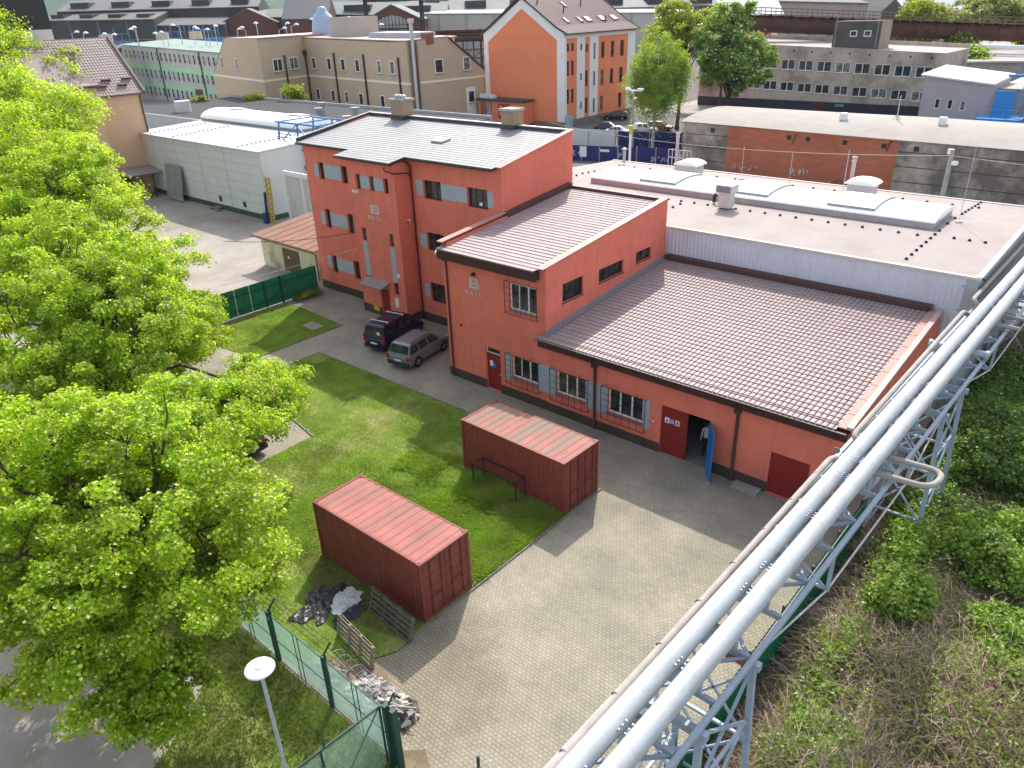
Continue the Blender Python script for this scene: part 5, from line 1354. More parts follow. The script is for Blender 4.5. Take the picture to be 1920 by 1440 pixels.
mb = MB(); mb.prism([(sx0 - .45, sy0 - .55, 2.78), (sx1 + .4, sy0 - .55, 2.78), (sx1 + .4, sy1 + .2, 3.42), (sx0 - .45, sy1 + .2, 3.42)], (0, 0, -.06))
for k in range(1, 8): mb.prism([(sx0 - .45 + k * 1.15, sy0 - .55, 2.81), (sx0 - .4 + k * 1.15, sy0 - .55, 2.81), (sx0 - .4 + k * 1.15, sy1 + .2, 3.45), (sx0 - .45 + k * 1.15, sy1 + .2, 3.45)], (0, 0, -.03))
mb.build("roof", rust_roof, SH)
mb = MB(); mb.tube([(sx0 - .45, sy0 - .6, 2.7), (sx1 + .4, sy0 - .6, 2.68)], .06, 6); mb.tube([(sx1 - .1, sy0 - .5, 2.6), (sx1 - .1, sy0 - .08, 2.3), (sx1 - .1, sy0 - .08, .1)], .045, 6); mb.build("gutter", mat("rusty_gutter", (.13, .06, .035), .6, .2, 3, .3), SH)
d = boxes(SH, "door", mat("brown_wood_door", (.15, .095, .055), .8, .25, 3, .2, stretch=(6, 1, 1)), (sx0 + 3.1, sx0 + 5.6, sy0 + .1, sy0 + .16, .05, 2.1)); boxes(d, "sign", white_paint, (sx0 + 3.7, sx0 + 3.9, sy0 + .085, sy0 + .1, 1.2, 1.42))
WH = thing("panel_hall", (-86, 50, 0), "long pale grey panel hall with barrel rooflight beside the concrete yard", "building")
wx0, wx1, wy0, wy1 = -99.5, -71.6, 42.2, 57.0
pg = bpy.data.materials.get("x") or mat("pale_grey_green_panel", (.60, .635, .60), .65, .05, .5, .3, streak=.08, grime=(.50, .53, .49), gamt=.4, gscale=.2)
mb = MB(); wall(mb, (wx0, wy0, .55), X, wx1 - wx0, 6.6); wall(mb, (wx1, wy0, .55), Y, wy1 - wy0, 6.6, 7.1); wall(mb, (wx1, wy1, .55), -X, wx1 - wx0, 7.1); wall(mb, (wx0, wy1, .55), -Y, wy1 - wy0, 7.1, 6.6); mb.build("wall", pg, WH)
mb = MB()
for z in (1.6, 2.6, 3.6, 4.6, 5.6, 6.5): mb.box(wx0, wx1 + .01, wy0 - .012, wy0 - .003, z, z + .03)
mb.build("panel_joint", mat("panel_joint", (.33, .35, .33), .7, .05, 1, .2), WH)
mb = MB()
for x in (-95.5, -90, -84.5, -79): mb.box(x, x + .14, wy0 - .03, wy0 - .003, .55, 7.1)
mb.box(wx1 - .2, wx1 + .02, wy0 - .03, wy0 - .003, .55, 7.1); mb.build("pilaster_strip", mat("light_strip", (.5, .53, .5), .6, .04, 1, .3), WH)
boxes(WH, "base_course", mat("dark_green_base", (.055, .085, .065), .8, .2, .8, .2), (wx0, wx1 + .05, wy0 - .05, wy1, 0, .55))
mb = MB(); mb.prism([(wx0 - .2, wy0 - .2, 7.2), (wx1 + .1, wy0 - .2, 7.2), (wx1 + .1, wy1, 7.72), (wx0 - .2, wy1, 7.72)], (0, 0, -.12)); mb.build("roof", mat("pale_metal_roof", (.46, .48, .49), .4, .06, .6, .45), WH)
for k, x in enumerate((-96, -90.4, -76.2)):
    mb = MB()
    for j in range(14): mb.box(x - .1, x + .1, wy0 + .3 + j * .55, wy0 + .42 + j * .55, 7.24 + .0195 * j, 7.33 + .0195 * j)
    mb.build("snow_guard", iron_black, WH)
barrel(WH, -99.5, -77.0, 51.2, 56.2, 7.5, 1.0, "rooflight", opal, mat("curb_grey", (.3, .31, .31), .6, .1, 2, .3), hatches=((-96, -93.5, .45, .95), (-82.3, -79.8, .45, .95)))
boxes(WH, "vent", iron_black, (-81.7, -81.2, wy0 - .06, wy0 - .003, .9, 1.5)); boxes(WH, "vent", iron_black, (-76.6, -76.1, wy0 - .06, wy0 - .003, .9, 1.5))
mb = MB(); mb.obox((-90.6, 41.5, 2.1), (1.9, 0, 0), Vector((0, .28, 1.97)), (0, .05, 0)); tag(mb.build("leaning_panel", mat("grey_board", (.26, .27, .25), .85, .2, 1, .15, streak=.3), None, (-90.6, 41.5, 0)), "big grey boards leaning on the wall of the pale panel hall", "boards")
mb = MB()
for k in range(6): r_ = random.Random(k); mb.box(-83.5 + r_.random() * 2, -82.6 + r_.random() * 2, 41.2 + r_.random() * .5, 41.6 + r_.random() * .5, .01 + .05 * k, .05 + .05 * k)
tag(mb.build("plank_pile", wood, None, (-82, 41.4, 0)), "small pile of pale planks at the foot of the pale panel hall", "planks")
# blue crane frame and ladder by the panel hall
CRN = thing("crane_frame", (-71.5, 47, 0), "blue and yellow steel gantry frame behind the red office block", "crane")
blue = mat("blue_steel", (.03, .17, .42), .5, .15, 3, .4); dblue = mat("dark_blue_steel", (.012, .035, .12), .5, .15, 3, .4); yel = mat("yellow_steel", (.50, .36, .06), .6, .25, 4, .3, grime=(.06, .05, .03), gamt=.6, gscale=4)
mb = MB()
for x in (-76, -72.5, -69):
    for y in (47.5, 52): mb.bar((x, y, 6.8), (x + .5, y, 9.2), .14)
for z in (6.9, 9.2):
    for y in (47.5, 52): mb.bar((-76.1, y, z), (-68, y, z), .16)
    for x in (-75.8, -72.3, -68.8): mb.bar((x, 47.5, z), (x, 52, z), .12)
mb.bar((-76, 47.5, 6.9), (-72.1, 47.5, 9.2), .09); mb.bar((-72.5, 47.5, 9.2), (-68.8, 47.5, 6.9), .09); mb.build("upper_frame", blue, CRN)
mb = MB()
for x in (-76, -73.7, -71.3, -69):
    mb.bar((x, 47.4, 0), (x, 47.4, 6.9), .16)
mb.bar((-76, 47.4, 6.8), (-73.7, 47.4, 4.6), .13); mb.bar((-73.7, 47.4, 6.8), (-76, 47.4, 4.6), .13); mb.bar((-73.7, 47.4, 4.6), (-71.3, 47.4, 6.8), .13); mb.bar((-71.3, 47.4, 4.6), (-73.7, 47.4, 6.8), .13); mb.bar((-76, 47.4, 4.6), (-69, 47.4, 4.6), .14)
for k in range(4): mb.bar((-76, 47.3, 7.0 + k * .35), (-73.1, 47.3, 7.0 + k * .35), .06)
mb.build("lower_frame", dblue, CRN)
mb = MB()
for x in (-70.75, -70.15): mb.bar((x, 41.7, 0), (x, 41.95, 4.8), .16)
for k in range(9): mb.bar((-70.75, 41.7, .4 + k * .5), (-70.15, 41.72, .75 + k * .5), .12)
tag(mb.build("lattice_mast", yel, None, (-70.4, 41.8, 0)), "worn yellow lattice mast leaning beside the pale panel hall", "mast")
mb = MB(); mb.bar((-71.3, 41.6, 0), (-71.2, 41.8, 3.2), .22); mb.box(-71.6, -71.0, 41.3, 41.9, 0, 1.1); tag(mb.build("hoist_post", dblue, None, (-71.3, 41.6, 0)), "dark blue hoist post with motor box left of the yellow mast", "hoist")
OT = thing("open_shelter", (-63, 44, 0), "pale steel portal with white wall panels between shed and panel hall", "shelter")
mb = MB(); mb.box(-69.5, -58, 43.2, 43.4, 4.9, 5.35); mb.box(-69.5, -69.2, 43.15, 43.45, 0, 5.2); mb.box(-66.4, -66.2, 43.15, 43.4, 0, 4.9); mb.build("frame", white_paint, OT)
boxes(OT, "panel", mat("offwhite_sheet", (.52, .54, .52), .6, .08, .6, .3, streak=.2), (-69.2, -65.0, 43.42, 43.5, 0, 4.9), (-65, -58, 43.42, 43.5, 3.4, 4.9)); boxes(OT, "canvas", mat("white_canvas", (.7, .72, .75), .7, .06, 1, .2), (-64.5, -58, 44.2, 44.3, 0, 3.0))
# ---------------------------------------------------------------- cars
def car(loc, yaw, L, W, Hh, paint, label, group, van=False, rails=False, bars=False, name="parked_car", openboot=False, sedan=False):
    """x forward from the rear bumper, y left; built at the origin, then set in place"""
    t = thing(name, (0, 0, 0), label, "car", group)
    body = mat(*paint); gl = win_glass if not rails else blue_glass
    hw = W / 2; zb = .22; bt = .60 * Hh if not van else .57 * Hh
    hood = L * (.76 if not van else .80)
    St = [(0, .80, .42, bt * .80), (.04, .90, .30, bt * .93), (.14, .97, zb, bt), (.5 * L, 1, zb, bt), (hood, 1, zb, bt * .985), (L * .93, .95, zb, bt * .83), (L * .985, .86, .28, bt * .72), (L, .74, .36, bt * .62)]
    if sedan: St = [(0, .78, .4, bt * .9), (.1, .9, .3, bt * .98), (.8, .98, zb, bt), (.5 * L, 1, zb, bt)] + St[4:]
    P = []
    for x, w, z0, z1 in St:
        w *= hw; m = z0 + (z1 - z0) * .55
        P += [(x, 0, z0), (x, w * .86, z0), (x, w * .97, z0 + .1), (x, w, m), (x, w * .965, z1 - .04), (x, w * .86, z1), (x, 0, z1 + .02), (x, -w * .86, z1), (x, -w * .965, z1 - .04), (x, -w, m), (x, -w * .97, z0 + .1), (x, -w * .86, z0)]
    n = 12; mb = MB()
    mb.add(P, [[i * n + k, i * n + (k + 1) % n, (i + 1) * n + (k + 1) % n, (i + 1) * n + k] for i in range(len(St) - 1) for k in range(n)], 0, True)
    mb.add(P[:n], [list(range(n))]); mb.add(P[-n:], [list(range(n))[::-1]])
    if van: cab = [(.02, bt - .02, .93), (.16, Hh - .1, .84), (.35, Hh, .80), (L * .60, Hh - .01, .79), (L * .66, Hh - .06, .80), (L * .83, bt - .03, .90)]
    elif sedan: cab = [(L * .12, bt - .02, .88), (L * .26, Hh - .1, .72), (L * .36, Hh, .68), (L * .52, Hh - .01, .68), (L * .56, Hh - .05, .70), (L * .74, bt - .03, .88)]
    else: cab = [(.05, bt - .02, .90), (.38, Hh - .12, .78), (.62, Hh - .02, .74), (L * .55, Hh - .01, .74), (L * .60, Hh - .06, .76), (L * .78, bt - .03, .90)]
    rear_b, rear_t, r0, r1, fr_t, fr_b = cab
    def side(s):
        return [Vector((rear_b[0], s * rear_b[2] * hw, rear_b[1])), Vector((rear_t[0], s * rear_t[2] * hw, rear_t[1])), Vector((r0[0], s * r0[2] * hw * .9, r0[1])), Vector((r1[0], s * r1[2] * hw * .9, r1[1])), Vector((fr_t[0], s * fr_t[2] * hw, fr_t[1])), Vector((fr_b[0], s * fr_b[2] * hw, fr_b[1]))]
    a, b = side(1), side(-1)
    mb.add(a + b, [[0, 1, 2, 3, 4, 5], [11, 10, 9, 8, 7, 6], [0, 6, 7, 1], [1, 7, 8, 2], [2, 8, 9, 3], [3, 9, 10, 4], [4, 10, 11, 5]])
    mb.build("body", body, t)
    def pane(pts, nm="window", m=gl):
        c = sum(pts, Vector()) / len(pts); nrm = (pts[1] - pts[0]).cross(pts[2] - pts[1]).normalized()
        mid = Vector((L / 2, 0, Hh * .5))
        if nrm.dot(c - mid) < 0: nrm = -nrm
        q = [c + (p - c) * .90 + nrm * .012 for p in pts]; mb = MB(); mb.add(q + [p - nrm * .01 for p in q], [[0, 1, 2, 3]] + [[k, 4 + k, 4 + (k + 1) % 4, (k + 1) % 4] for k in range(4)]); return mb.build(nm, m, t)
    pane([a[0].lerp(a[1], .12), a[1], b[1], b[0].lerp(b[1], .12)], "rear_window"); pane([a[4], a[5], b[5], b[4]], "windscreen")
    for s in (a, b):
        bot = lambda f: s[0].lerp(s[5], f) + Vector((0, 0, .05)); top = lambda f: s[1].lerp(s[4], f) - Vector((0, 0, .03))
        for f0, f1, g0, g1 in (((.03, .30, .04, .32), (.33, .60, .36, .66), (.63, .92, .70, .97))):
            pane([bot(f0), bot(f1), top(g1), top(g0)])
    for s in (1, -1):
        for x in (L * .19, L * .80):
            w = MB(); y = s * (hw - .10); rad = .34
            P = []; prof = [(.20, .105), (.30, .11), (rad, .07), (rad, -.07), (.30, -.11), (.2, -.1)]
            for rr, yy in prof:
                for k in range(18): P.append((x + rr * math.cos(k * math.pi / 9), y + s * yy, rad + rr * math.sin(k * math.pi / 9)))
            w.add(P, [[i * 18 + k, i * 18 + (k + 1) % 18, (i + 1) * 18 + (k + 1) % 18, (i + 1) * 18 + k] for i in range(5) for k in range(18)], 0, True)
            wo = w.build("wheel", black_rubber, t)
            w = MB(); w.cyl((x, y + s * .05, rad), (x, y + s * .098, rad), .20, .17, 14)
            for k in range(5): w.bar((x, y + s * .104, rad), (x + .18 * math.cos(k * 1.2566), y + s * .104, rad + .18 * math.sin(k * 1.2566)), .035)
            w.build("rim", mat("alloy_rim", (.25, .26, .27), .4, .1, 4, .4, metal=.5), wo)
            w = MB(); P = []
            for k in range(11):
                q = math.pi * k / 10; P += [(x + .40 * math.cos(q), s * (hw + .008), rad + .40 * math.sin(q)), (x + .35 * math.cos(q), s * (hw + .008), rad + .35 * math.sin(q))]
            w.add(P, [[2 * k, 2 * k + 1, 2 * k + 3, 2 * k + 2] for k in range(10)]); w.build("wheel_arch", black_rubber, t)
        w = MB(); w.box(-.015, .12, s * hw * .70, s * hw * .93, bt * .66, bt * .90 if not van else bt * 1.15); w.build("tail_light", mat("tail_red", (.30, .012, .012), .25, .1, 5, .5), t)
        w = MB(); w.box(L - .2, L - .02, s * hw * .55, s * hw * .85, bt * .6, bt * .72); w.build("headlight", mat("lamp_clear", (.6, .6, .6), .15, .05, 5, .6), t)
        w = MB(); w.obox((L * .68, s * (hw + .09), bt + .1), (.05, 0, 0), (0, .1, 0), (0, 0, .07)); w.build("mirror", body, t)
        for x in (L * .38, L * .57): w = MB(); w.box(x, x + .16, s * (hw + .004), s * (hw + .03), bt * .83, bt * .87); w.build("door_handle", steel_grey if rails else body, t)
        if rails: w = MB(); w.tube([(.55, s * hw * .70, Hh - .05), (.7, s * hw * .70, Hh + .035), (L * .52, s * hw * .70, Hh + .035), (L * .56, s * hw * .70, Hh - .04)], .02, 6); w.build("roof_rail", iron_black, t)
    w = MB(); w.box(-.045, -.02, -.26, .26, bt * .58, bt * .58 + .11); w.build("number_plate", white_paint, t)
    w = MB(); w.box(-.05, .18, -hw * .88, hw * .88, .30, .52); w.build("bumper", body if van else mat("grey_plastic", (.03, .03, .032), .7, .1, 5, .3), t)
    if bars:
        for x in (.75, L * .52): w = MB(); w.bar((x, -hw * .78, Hh + .09), (x, hw * .78, Hh + .09), .06, .03); w.bar((x, -hw * .7, Hh), (x, -hw * .7, Hh + .09), .03); w.bar((x, hw * .7, Hh), (x, hw * .7, Hh + .09), .03); w.build("roof_bar", white_paint, t)
        w = MB(); w.box(-.0, .012, -.55, -.32, bt + .22, bt + .42); w.build("sticker", white_paint, t)
    if openboot: w = MB(); w.obox((.25, 0, Hh + .1), (.45, 0, .25), (0, hw * .8, 0), (-.02, 0, .03)); w.build("boot_lid", body, t)
    for ch in t.children:
        if ch.name.startswith('body'):
            bv = ch.modifiers.new('bevel', 'BEVEL'); bv.width = .11; bv.segments = 4; bv.limit_method = 'ANGLE'; bv.angle_limit = math.radians(24)
            ch.data.polygons.foreach_set('use_smooth', [True] * len(ch.data.polygons)); wnm = ch.modifiers.new('normals', 'WEIGHTED_NORMAL'); wnm.keep_sharp = False
    t.location = loc; t.rotation_euler = (0, 0, yaw); return t
navy = ("navy_paint", (.005, .007, .032), .25, .1, 1, .5); silver = ("grey_metallic", (.20, .215, .22), .3, .06, 1, .5, .35); black_p = ("black_paint", (.008, .009, .011), .2, .1, 1, .5)
white_p = ("white_car_paint", (.70, .71, .72), .25, .04, 1, .5); red_p = ("dark_red_paint", (.20, .012, .022), .3, .1, 1, .5); grey_p = ("dark_grey_paint", (.03, .033, .04), .25, .1, 1, .5)
car((-35.9, 26.85, .012), math.radians(101), 4.4, 1.80, 1.82, navy, "dark blue van with two white roof bars, parked by the stair tower", "cars at the red block", van=True, bars=True, name="parked_van")
car((-32.75, 26.1, .012), math.radians(100), 4.38, 1.84, 1.62, silver, "grey estate car with roof rails, parked by the annex corner", "cars at the red block", rails=True)
car((-30.6, 14.9, .012), math.radians(190), 4.4, 1.8, 1.5, black_p, "dark car half hidden under the broad maple at the edge of the lawn", "cars under the maples")
car((-35.6, 16.9, .012), math.radians(190), 4.3, 1.78, 1.48, ("pale_blue_paint", (.30, .38, .45), .3, .05, 1, .5), "pale blue car behind the dark one under the broad maple", "cars under the maples")
car((-78.2, 110.6, .02), math.radians(25), 4.5, 1.8, 1.42, grey_p, "dark grey car with its lid open, by the orange house corner", "cars behind the blue fence", sedan=True, openboot=True)
car((-80.2, 124, .02), math.radians(200), 4.6, 1.85, 1.6, black_p, "black car parked close to the orange wall near the birch", "cars behind the blue fence")
car((-73.9, 107.6, .02), math.radians(20), 4.4, 1.78, 1.45, white_p, "white car right behind the white fence end", "cars behind the blue fence", sedan=True)
car((-71.4, 111.6, .02), math.radians(20), 4.4, 1.8, 1.55, ("silver_paint", (.5, .52, .53), .25, .05, 1, .5, .3), "silver car behind the dark blue fence below the birch", "cars behind the blue fence")
car((-70.6, 115.2, .02), math.radians(15), 4.4, 1.8, 1.5, red_p, "dark red car under the hanging birch twigs", "cars behind the blue fence")

# ---------------------------------------------------------------- the person in the gateway
def person(loc, yaw):
    me = bpy.data.meshes.new("person")
    V = [(0, 0, .98), (0, 0, 1.12), (0, -.01, 1.30), (0, 0, 1.45), (0, .01, 1.53), (0, .03, 1.62), (0, .035, 1.74)]
    R = [(.15, .11), (.145, .10), (.165, .105), (.12, .085), (.055, .055), (.078, .09), (.06, .075)]
    E = [(i, i + 1) for i in range(6)]
    def chain(root, pts, rad):
        p = root
        for q, r in zip(pts, rad):
            V.append(q); R.append((r, r)); E.append((p, len(V) - 1)); p = len(V) - 1
        return p
    for s in (1, -1):
        chain(0, [(s * .09, 0, .90), (s * .105, .015 + .03 * s, .50), (s * .11, .01 + .05 * s, .10), (s * .115, .10 + .05 * s, .045), (s * .12, .19 + .05 * s, .035)], (.092, .062, .045, .042, .032))
        w = chain(3, [(s * .17, 0, 1.41), (s * .235, -.02, 1.14), (s * .25, .09, .93), (s * .25, .125, .87)], (.062, .046, .032, .03))
        for k in range(4):
            o = (k - 1.5) * .019
            chain(w, [(s * .25 + .003 * s, .13 + o, .825), (s * .25 - .006 * s, .138 + o, .785 + .006 * abs(k - 1)), (s * .25 - .022 * s, .142 + o, .757 + .008 * abs(k - 1))], (.0095, .0085, .0075))
        chain(w, [(s * .225, .165, .85), (s * .215, .18, .815)], (.010, .0085))
    me.from_pydata(V, E, [])
    ob = bpy.data.objects.new("person", me); COL.objects.link(ob)
    md = ob.modifiers.new("skin", 'SKIN')
    for i, r in enumerate(R): me.skin_vertices[0].data[i].radius = r
    me.skin_vertices[0].data[0].use_root = True
    sb = ob.modifiers.new("sub", 'SUBSURF'); sb.levels = 2; sb.render_levels = 2
    bpy.context.view_layer.update()
    m2 = bpy.data.meshes.new_from_object(ob.evaluated_get(bpy.context.evaluated_depsgraph_get()))
    bpy.data.objects.remove(ob)
    m2.name = "person"
    for m in (mat("skin_tone", (.45, .25, .17), .6, .08, 4, .3), mat("pale_shirt", (.56, .54, .60), .8, .08, 6, .2), mat("dark_trousers", (.016, .018, .03), .85, .15, 6, .2), mat("black_shoe", (.012, .012, .012), .5, .1, 6, .4)): m2.materials.append(m)
    for f in m2.polygons:
        c = f.center; f.use_smooth = True
        arm = abs(c.x) > .185 and c.z < 1.3
        f.material_index = 3 if c.z < .075 else (2 if c.z < .96 and not arm else (0 if c.z > 1.495 or (arm and c.z < .955) else 1))
    ob = bpy.data.objects.new("person", m2); COL.objects.link(ob)
    tag(ob, "person in a pale long sleeved shirt and dark trousers standing in the open gateway", "person")
    hair = mat("dark_hair", (.03, .02, .015), .8, .2, 20, .2)
    mb = MB(); mb.lathe((0, .015, 1.66), [(.0, .125), (.05, .118), (.082, .08), (.094, .03), (.09, -.02), (.075, -.06)], 14); h = mb.build("hair", hair, ob)
    mb = MB()
    for s in (1, -1): mb.cyl((s * .032, .112, 1.675), (s * .032, .122, 1.675), .010, n=8)
    mb.build("eye", iron_black, ob)
    mb = MB(); mb.add([(-.013, .112, 1.635), (.013, .112, 1.635), (0, .142, 1.637), (0, .115, 1.68)], [[0, 1, 2], [1, 3, 2], [3, 0, 2], [0, 3, 1]]); mb.build("nose", MATS["skin_tone"], ob)
    mb = MB(); mb.box(-.024, .024, .108, .121, 1.607, 1.614); mb.build("mouth", mat("lip_tone", (.3, .1, .08), .6, .05, 4, .3), ob)
    ob.location = loc; ob.rotation_euler = (0, 0, yaw)
person((-13.55, 28.75, .03), math.radians(180 + 12))

# ---------------------------------------------------------------- wires
wire = mat("black_cable", (.015, .012, .012), .6, .1, 3, .3)
def sag(a, b, s, n=14):
    a, b = Vector(a), Vector(b); return [a.lerp(b, k / n) - Vector((0, 0, s * 4 * (k / n) * (1 - k / n))) for k in range(n + 1)]
def cable(a, b, s, r, m, label):
    mb = MB(); mb.tube(sag(a, b, s), r, 5); a, b = Vector(a), Vector(b); tag(mb.build("cable", m, None, tuple((a + b) / 2)), label, "cable")
cable((-37.46, 32.15, 7.2), (-58, 29.5, 1.9 + 1.2), .55, .022, wire, "black cable from the stair tower insulator across the red front to the left")
cable((-42.6, 31.6, 4.6), (-53, 24.2, 1.3), .05, .016, mat("pale_cable", (.5, .48, .45), .6, .05, 3, .3), "pale wire from the red stair tower down over the green fence")
cable((-60, 75, 6.8), (-12.7, 62, 9.0), 1.0, .02, mat("pale_cable", (1, 1, 1)), "thin overhead wire in front of the brick and concrete hall")
cable((-12.7, 62, 9.0), (60, 60, 9.6), 1.0, .02, MATS["pale_cable"], "thin overhead wire running right from the concrete lamp pole")

# ---------------------------------------------------------------- long hall of concrete panels and brick
LH = thing("panel_and_brick_hall", (-20, 95, 0), "long low hall with brick wall between stained concrete panels and curved pale roof", "building")
panel = mat("stained_concrete_panel", (.40, .345, .29), .9, .16, .5, .15, bump=.2, grime=(.14, .125, .11), gamt=.95, gscale=.2, glo=.42, ghi=.58, streak=.15)
lb0, lb1, lb2, lb3, lby = -48.6, -42.6, -23.2, 40.0, 88.0
lz = lambda x: 5.97 - (x - lb0) * .0125
mb = MB(); wall(mb, (lb0, lby, 0), X, lb1 - lb0, lz(lb0), lz(lb1)); wall(mb, (lb2, lby, 0), X, lb3 - lb2, lz(lb2), lz(lb3)); mb.add([(lb0, lby, 0), (lb0, lby + 15, 0), (lb0, lby + 15, 5.9), (lb0, lby + 7.5, 6.7), (lb0, lby, 5.97)], [[0, 4, 3, 2, 1]]); mb.poly([(lb3, lby, 0), (lb3, lby + 15, 0), (lb3, lby + 15, 5), (lb3, lby, 5)]); mb.build("concrete_wall", panel, LH)
bk = bpy.data.materials.new("orange_brick"); bk.use_nodes = True; n_ = bk.node_tree; pb = n_.nodes["Principled BSDF"]; pb.inputs["Roughness"].default_value = .9
tc = n_.nodes.new("ShaderNodeTexCoord"); sx = n_.nodes.new("ShaderNodeSeparateXYZ"); cb = n_.nodes.new("ShaderNodeCombineXYZ"); br = n_.nodes.new("ShaderNodeTexBrick")
n_.links.new(tc.outputs["Object"], sx.inputs[0]); n_.links.new(sx.outputs[0], cb.inputs[0]); n_.links.new(sx.outputs[2], cb.inputs[1]); n_.links.new(cb.outputs[0], br.inputs["Vector"])
br.inputs["Scale"].default_value = 1; br.inputs["Brick Width"].default_value = .9; br.inputs["Row Height"].default_value = .25; br.inputs["Mortar Size"].default_value = .018
br.inputs["Color1"].default_value = (.42, .135, .07, 1); br.inputs["Color2"].default_value = (.35, .105, .055, 1); br.inputs["Mortar"].default_value = (.30, .115, .07, 1)
nn_ = n_.nodes.new("ShaderNodeTexNoise"); nn_.inputs["Scale"].default_value = .5; nn_.inputs["Detail"].default_value = 6; n_.links.new(tc.outputs["Object"], nn_.inputs["Vector"])
rr_ = n_.nodes.new("ShaderNodeMapRange"); rr_.inputs[3].default_value = .7; rr_.inputs[4].default_value = 1.3; n_.links.new(nn_.outputs[0], rr_.inputs[0])
mm_ = n_.nodes.new("ShaderNodeMix"); mm_.data_type = 'RGBA'; mm_.blend_type = 'MULTIPLY'; mm_.inputs[0].default_value = 1; n_.links.new(br.outputs[0], mm_.inputs[6]); n_.links.new(rr_.outputs[0], mm_.inputs[7]); n_.links.new(mm_.outputs[2], pb.inputs["Base Color"])
mb = MB(); wall(mb, (lb1, lby - .03, 0), X, lb2 - lb1, lz(lb1), lz(lb2)); mb.build("brick_wall", bk, LH)
mb = MB()
for z in (1.55, 3.1, 4.6):
    mb.box(lb0, lb1, lby - .03, lby - .01, z, z + .06); mb.box(lb2, lb3, lby - .03, lby - .01, z - .1, z - .03)
mb.box(-11.6, -11.5, lby - .03, lby - .01, 4.6, 5.7); mb.box(-8.4, -8.3, lby - .03, lby - .01, 4.6, 5.6); mb.build("panel_joint", mat("rusty_joint", (.085, .045, .03), .9, .2, 2, .1), LH)
mb = MB(); P = []
for k in range(9):
    a = k / 8; y = lby - .35 + 15.4 * a; z = math.sin(math.pi * a) ** .8
    P += [(lb0 - .3, y, lz(lb0) + .1 + .75 * z), (lb2, y, lz(lb2) + .1 + 1.2 * z), (lb3, y, lz(lb3) + .1 + 1.4 * z)]
mb.add(P, [[3 * k + q, 3 * k + 1 + q, 3 * k + 4 + q, 3 * k + 3 + q] for k in range(8) for q in (0, 1)], 0, True); mb.box(lb0 - .3, lb0, lby - .34, lby - .2, lz(lb0) - .1, lz(lb0) + .06); mb.build("roof", mat("pale_felt_roof", (.36, .325, .29), .85, .08, .4, .2, grime=(.28, .25, .22), gamt=.4, gscale=.3), LH)
for x in (-44.6, -35, -32.8, -28.7, -24.6, -21.4, -9.6):
    boxes(LH, "wall_vent", iron_black, (x - .25, x + .25, lby - .06, lby - .035, lz(x) - .95, lz(x) - .45))
for x, y, z in ((-30.8, 92.5, 6.5), (-20.6, 93, 6.55)):
    v = boxes(LH, "roof_vent", white_paint, (x - .35, x + .35, y - .35, y + .35, z, z + 1.0)); mb = MB(); mb.tube([(x, y - .3, z + .2), (x - 2.2, y - 2.2, z - .3), (x - 3.4, lby - .3, z - 1.15), (x - 3.6, lby - .3, z - 2.0)], .07, 5); mb.build("rusty_conduit", mat("rusty_joint", (1, 1, 1)), v)
mb = MB(); mb.bar((-25.5, 94, 6.6), (-25.5, 94, 9.4), .09)
for q in ((.6, 0), (-.6, .2), (.1, .7)): mb.bar((-25.5, 94, 7.4), (-25.5 + q[0], 94 + q[1], 6.7), .05)
mb.build("mast", steel_grey, LH)
gr = mat("white_spray_paint", (.62, .58, .55), .7, .1, 3, .2); gr2 = mat("dark_spray_paint", (.10, .035, .02), .8, .1, 3, .2); 
def scrawl(parent, p, u, L_, h, seed, m, n=5, w=.05):
    r = random.Random(seed); mb = MB(); u = Vector(u); out = Vector((u.y, -u.x, 0))
    for k in range(n):
        x0 = L_ * k / n; P = [Vector(p) + u * (x0 + r.random() * L_ / n) + Z * (h * r.random()) + out * .012 for _ in range(5)]
        for a, b in zip(P, P[1:]):
            if (b - a).length > .05:
                d = (b - a).normalized(); s = out.cross(d) * w / 2; mb.poly([a - s, b - s, b + s, a + s])
    return mb.build("graffiti", m, parent)
scrawl(LH, (-41.6, lby - .05, .9), X, 3.2, .8, 1, gr); scrawl(LH, (-34.8, lby - .05, .9), X, 2.6, .9, 2, gr, 6, .07); scrawl(LH, (-29.5, lby - .05, .1), X, 4.8, 1.0, 4, gr2, 8, .07)
for x, y, zz_, lab in ((-12.7, 62, 9.4, "concrete lamp pole in front of the stained panel wall"), (-57.8, 90.6, 9.0, "concrete pole with lamps before the blue fences")):
    t = thing("lamp_pole", (x, y, 0), lab, "lamp pole", None); mb = MB(); mb.cyl((x, y, 0), (x, y, zz_), .22, .14, 8); mb.build("pole", concrete, t)
    mb = MB(); mb.box(x - .3, x + .1, y - .1, y + .1, zz_ - .3, zz_ + .05); mb.lathe((x + .35, y - .2, zz_ - 1.0), [(.05, .3), (.22, .25), (.25, .05), (.15, 0), (0, 0)], 10); mb.build("lamp_head", white_paint, t)
    if x < -50:
        mb = MB(); mb.box(x - 1.1, x + 1.1, y - .15, y + .15, zz_, zz_ + .12); mb.box(x - 1.3, x - .6, y - .2, y + .2, zz_ + .1, zz_ + .35); mb.box(x + .6, x + 1.4, y - .2, y + .2, zz_ + .1, zz_ + .35); mb.box(x + .25, x + .7, y - .3, y, 4.2, 4.9); mb.build("lamp_bracket", white_paint, t)
t = thing("signal_post", (-51.3, 80, 0), "short white post with a yellow head behind the hall roof", "signal")
mb = MB(); mb.cyl((-51.3, 80, 0), (-51.3, 80, 5.4), .16, .15, 10); mb.build("post", white_paint, t); mb = MB(); mb.lathe((-51.3, 80, 5.4), [(.15, 0), (.32, .7), (.32, .95), (0, .95)], 12); mb.build("head", mat("yellow_green", (.5, .45, .03), .5, .1, 2, .3), t)
mb = MB()
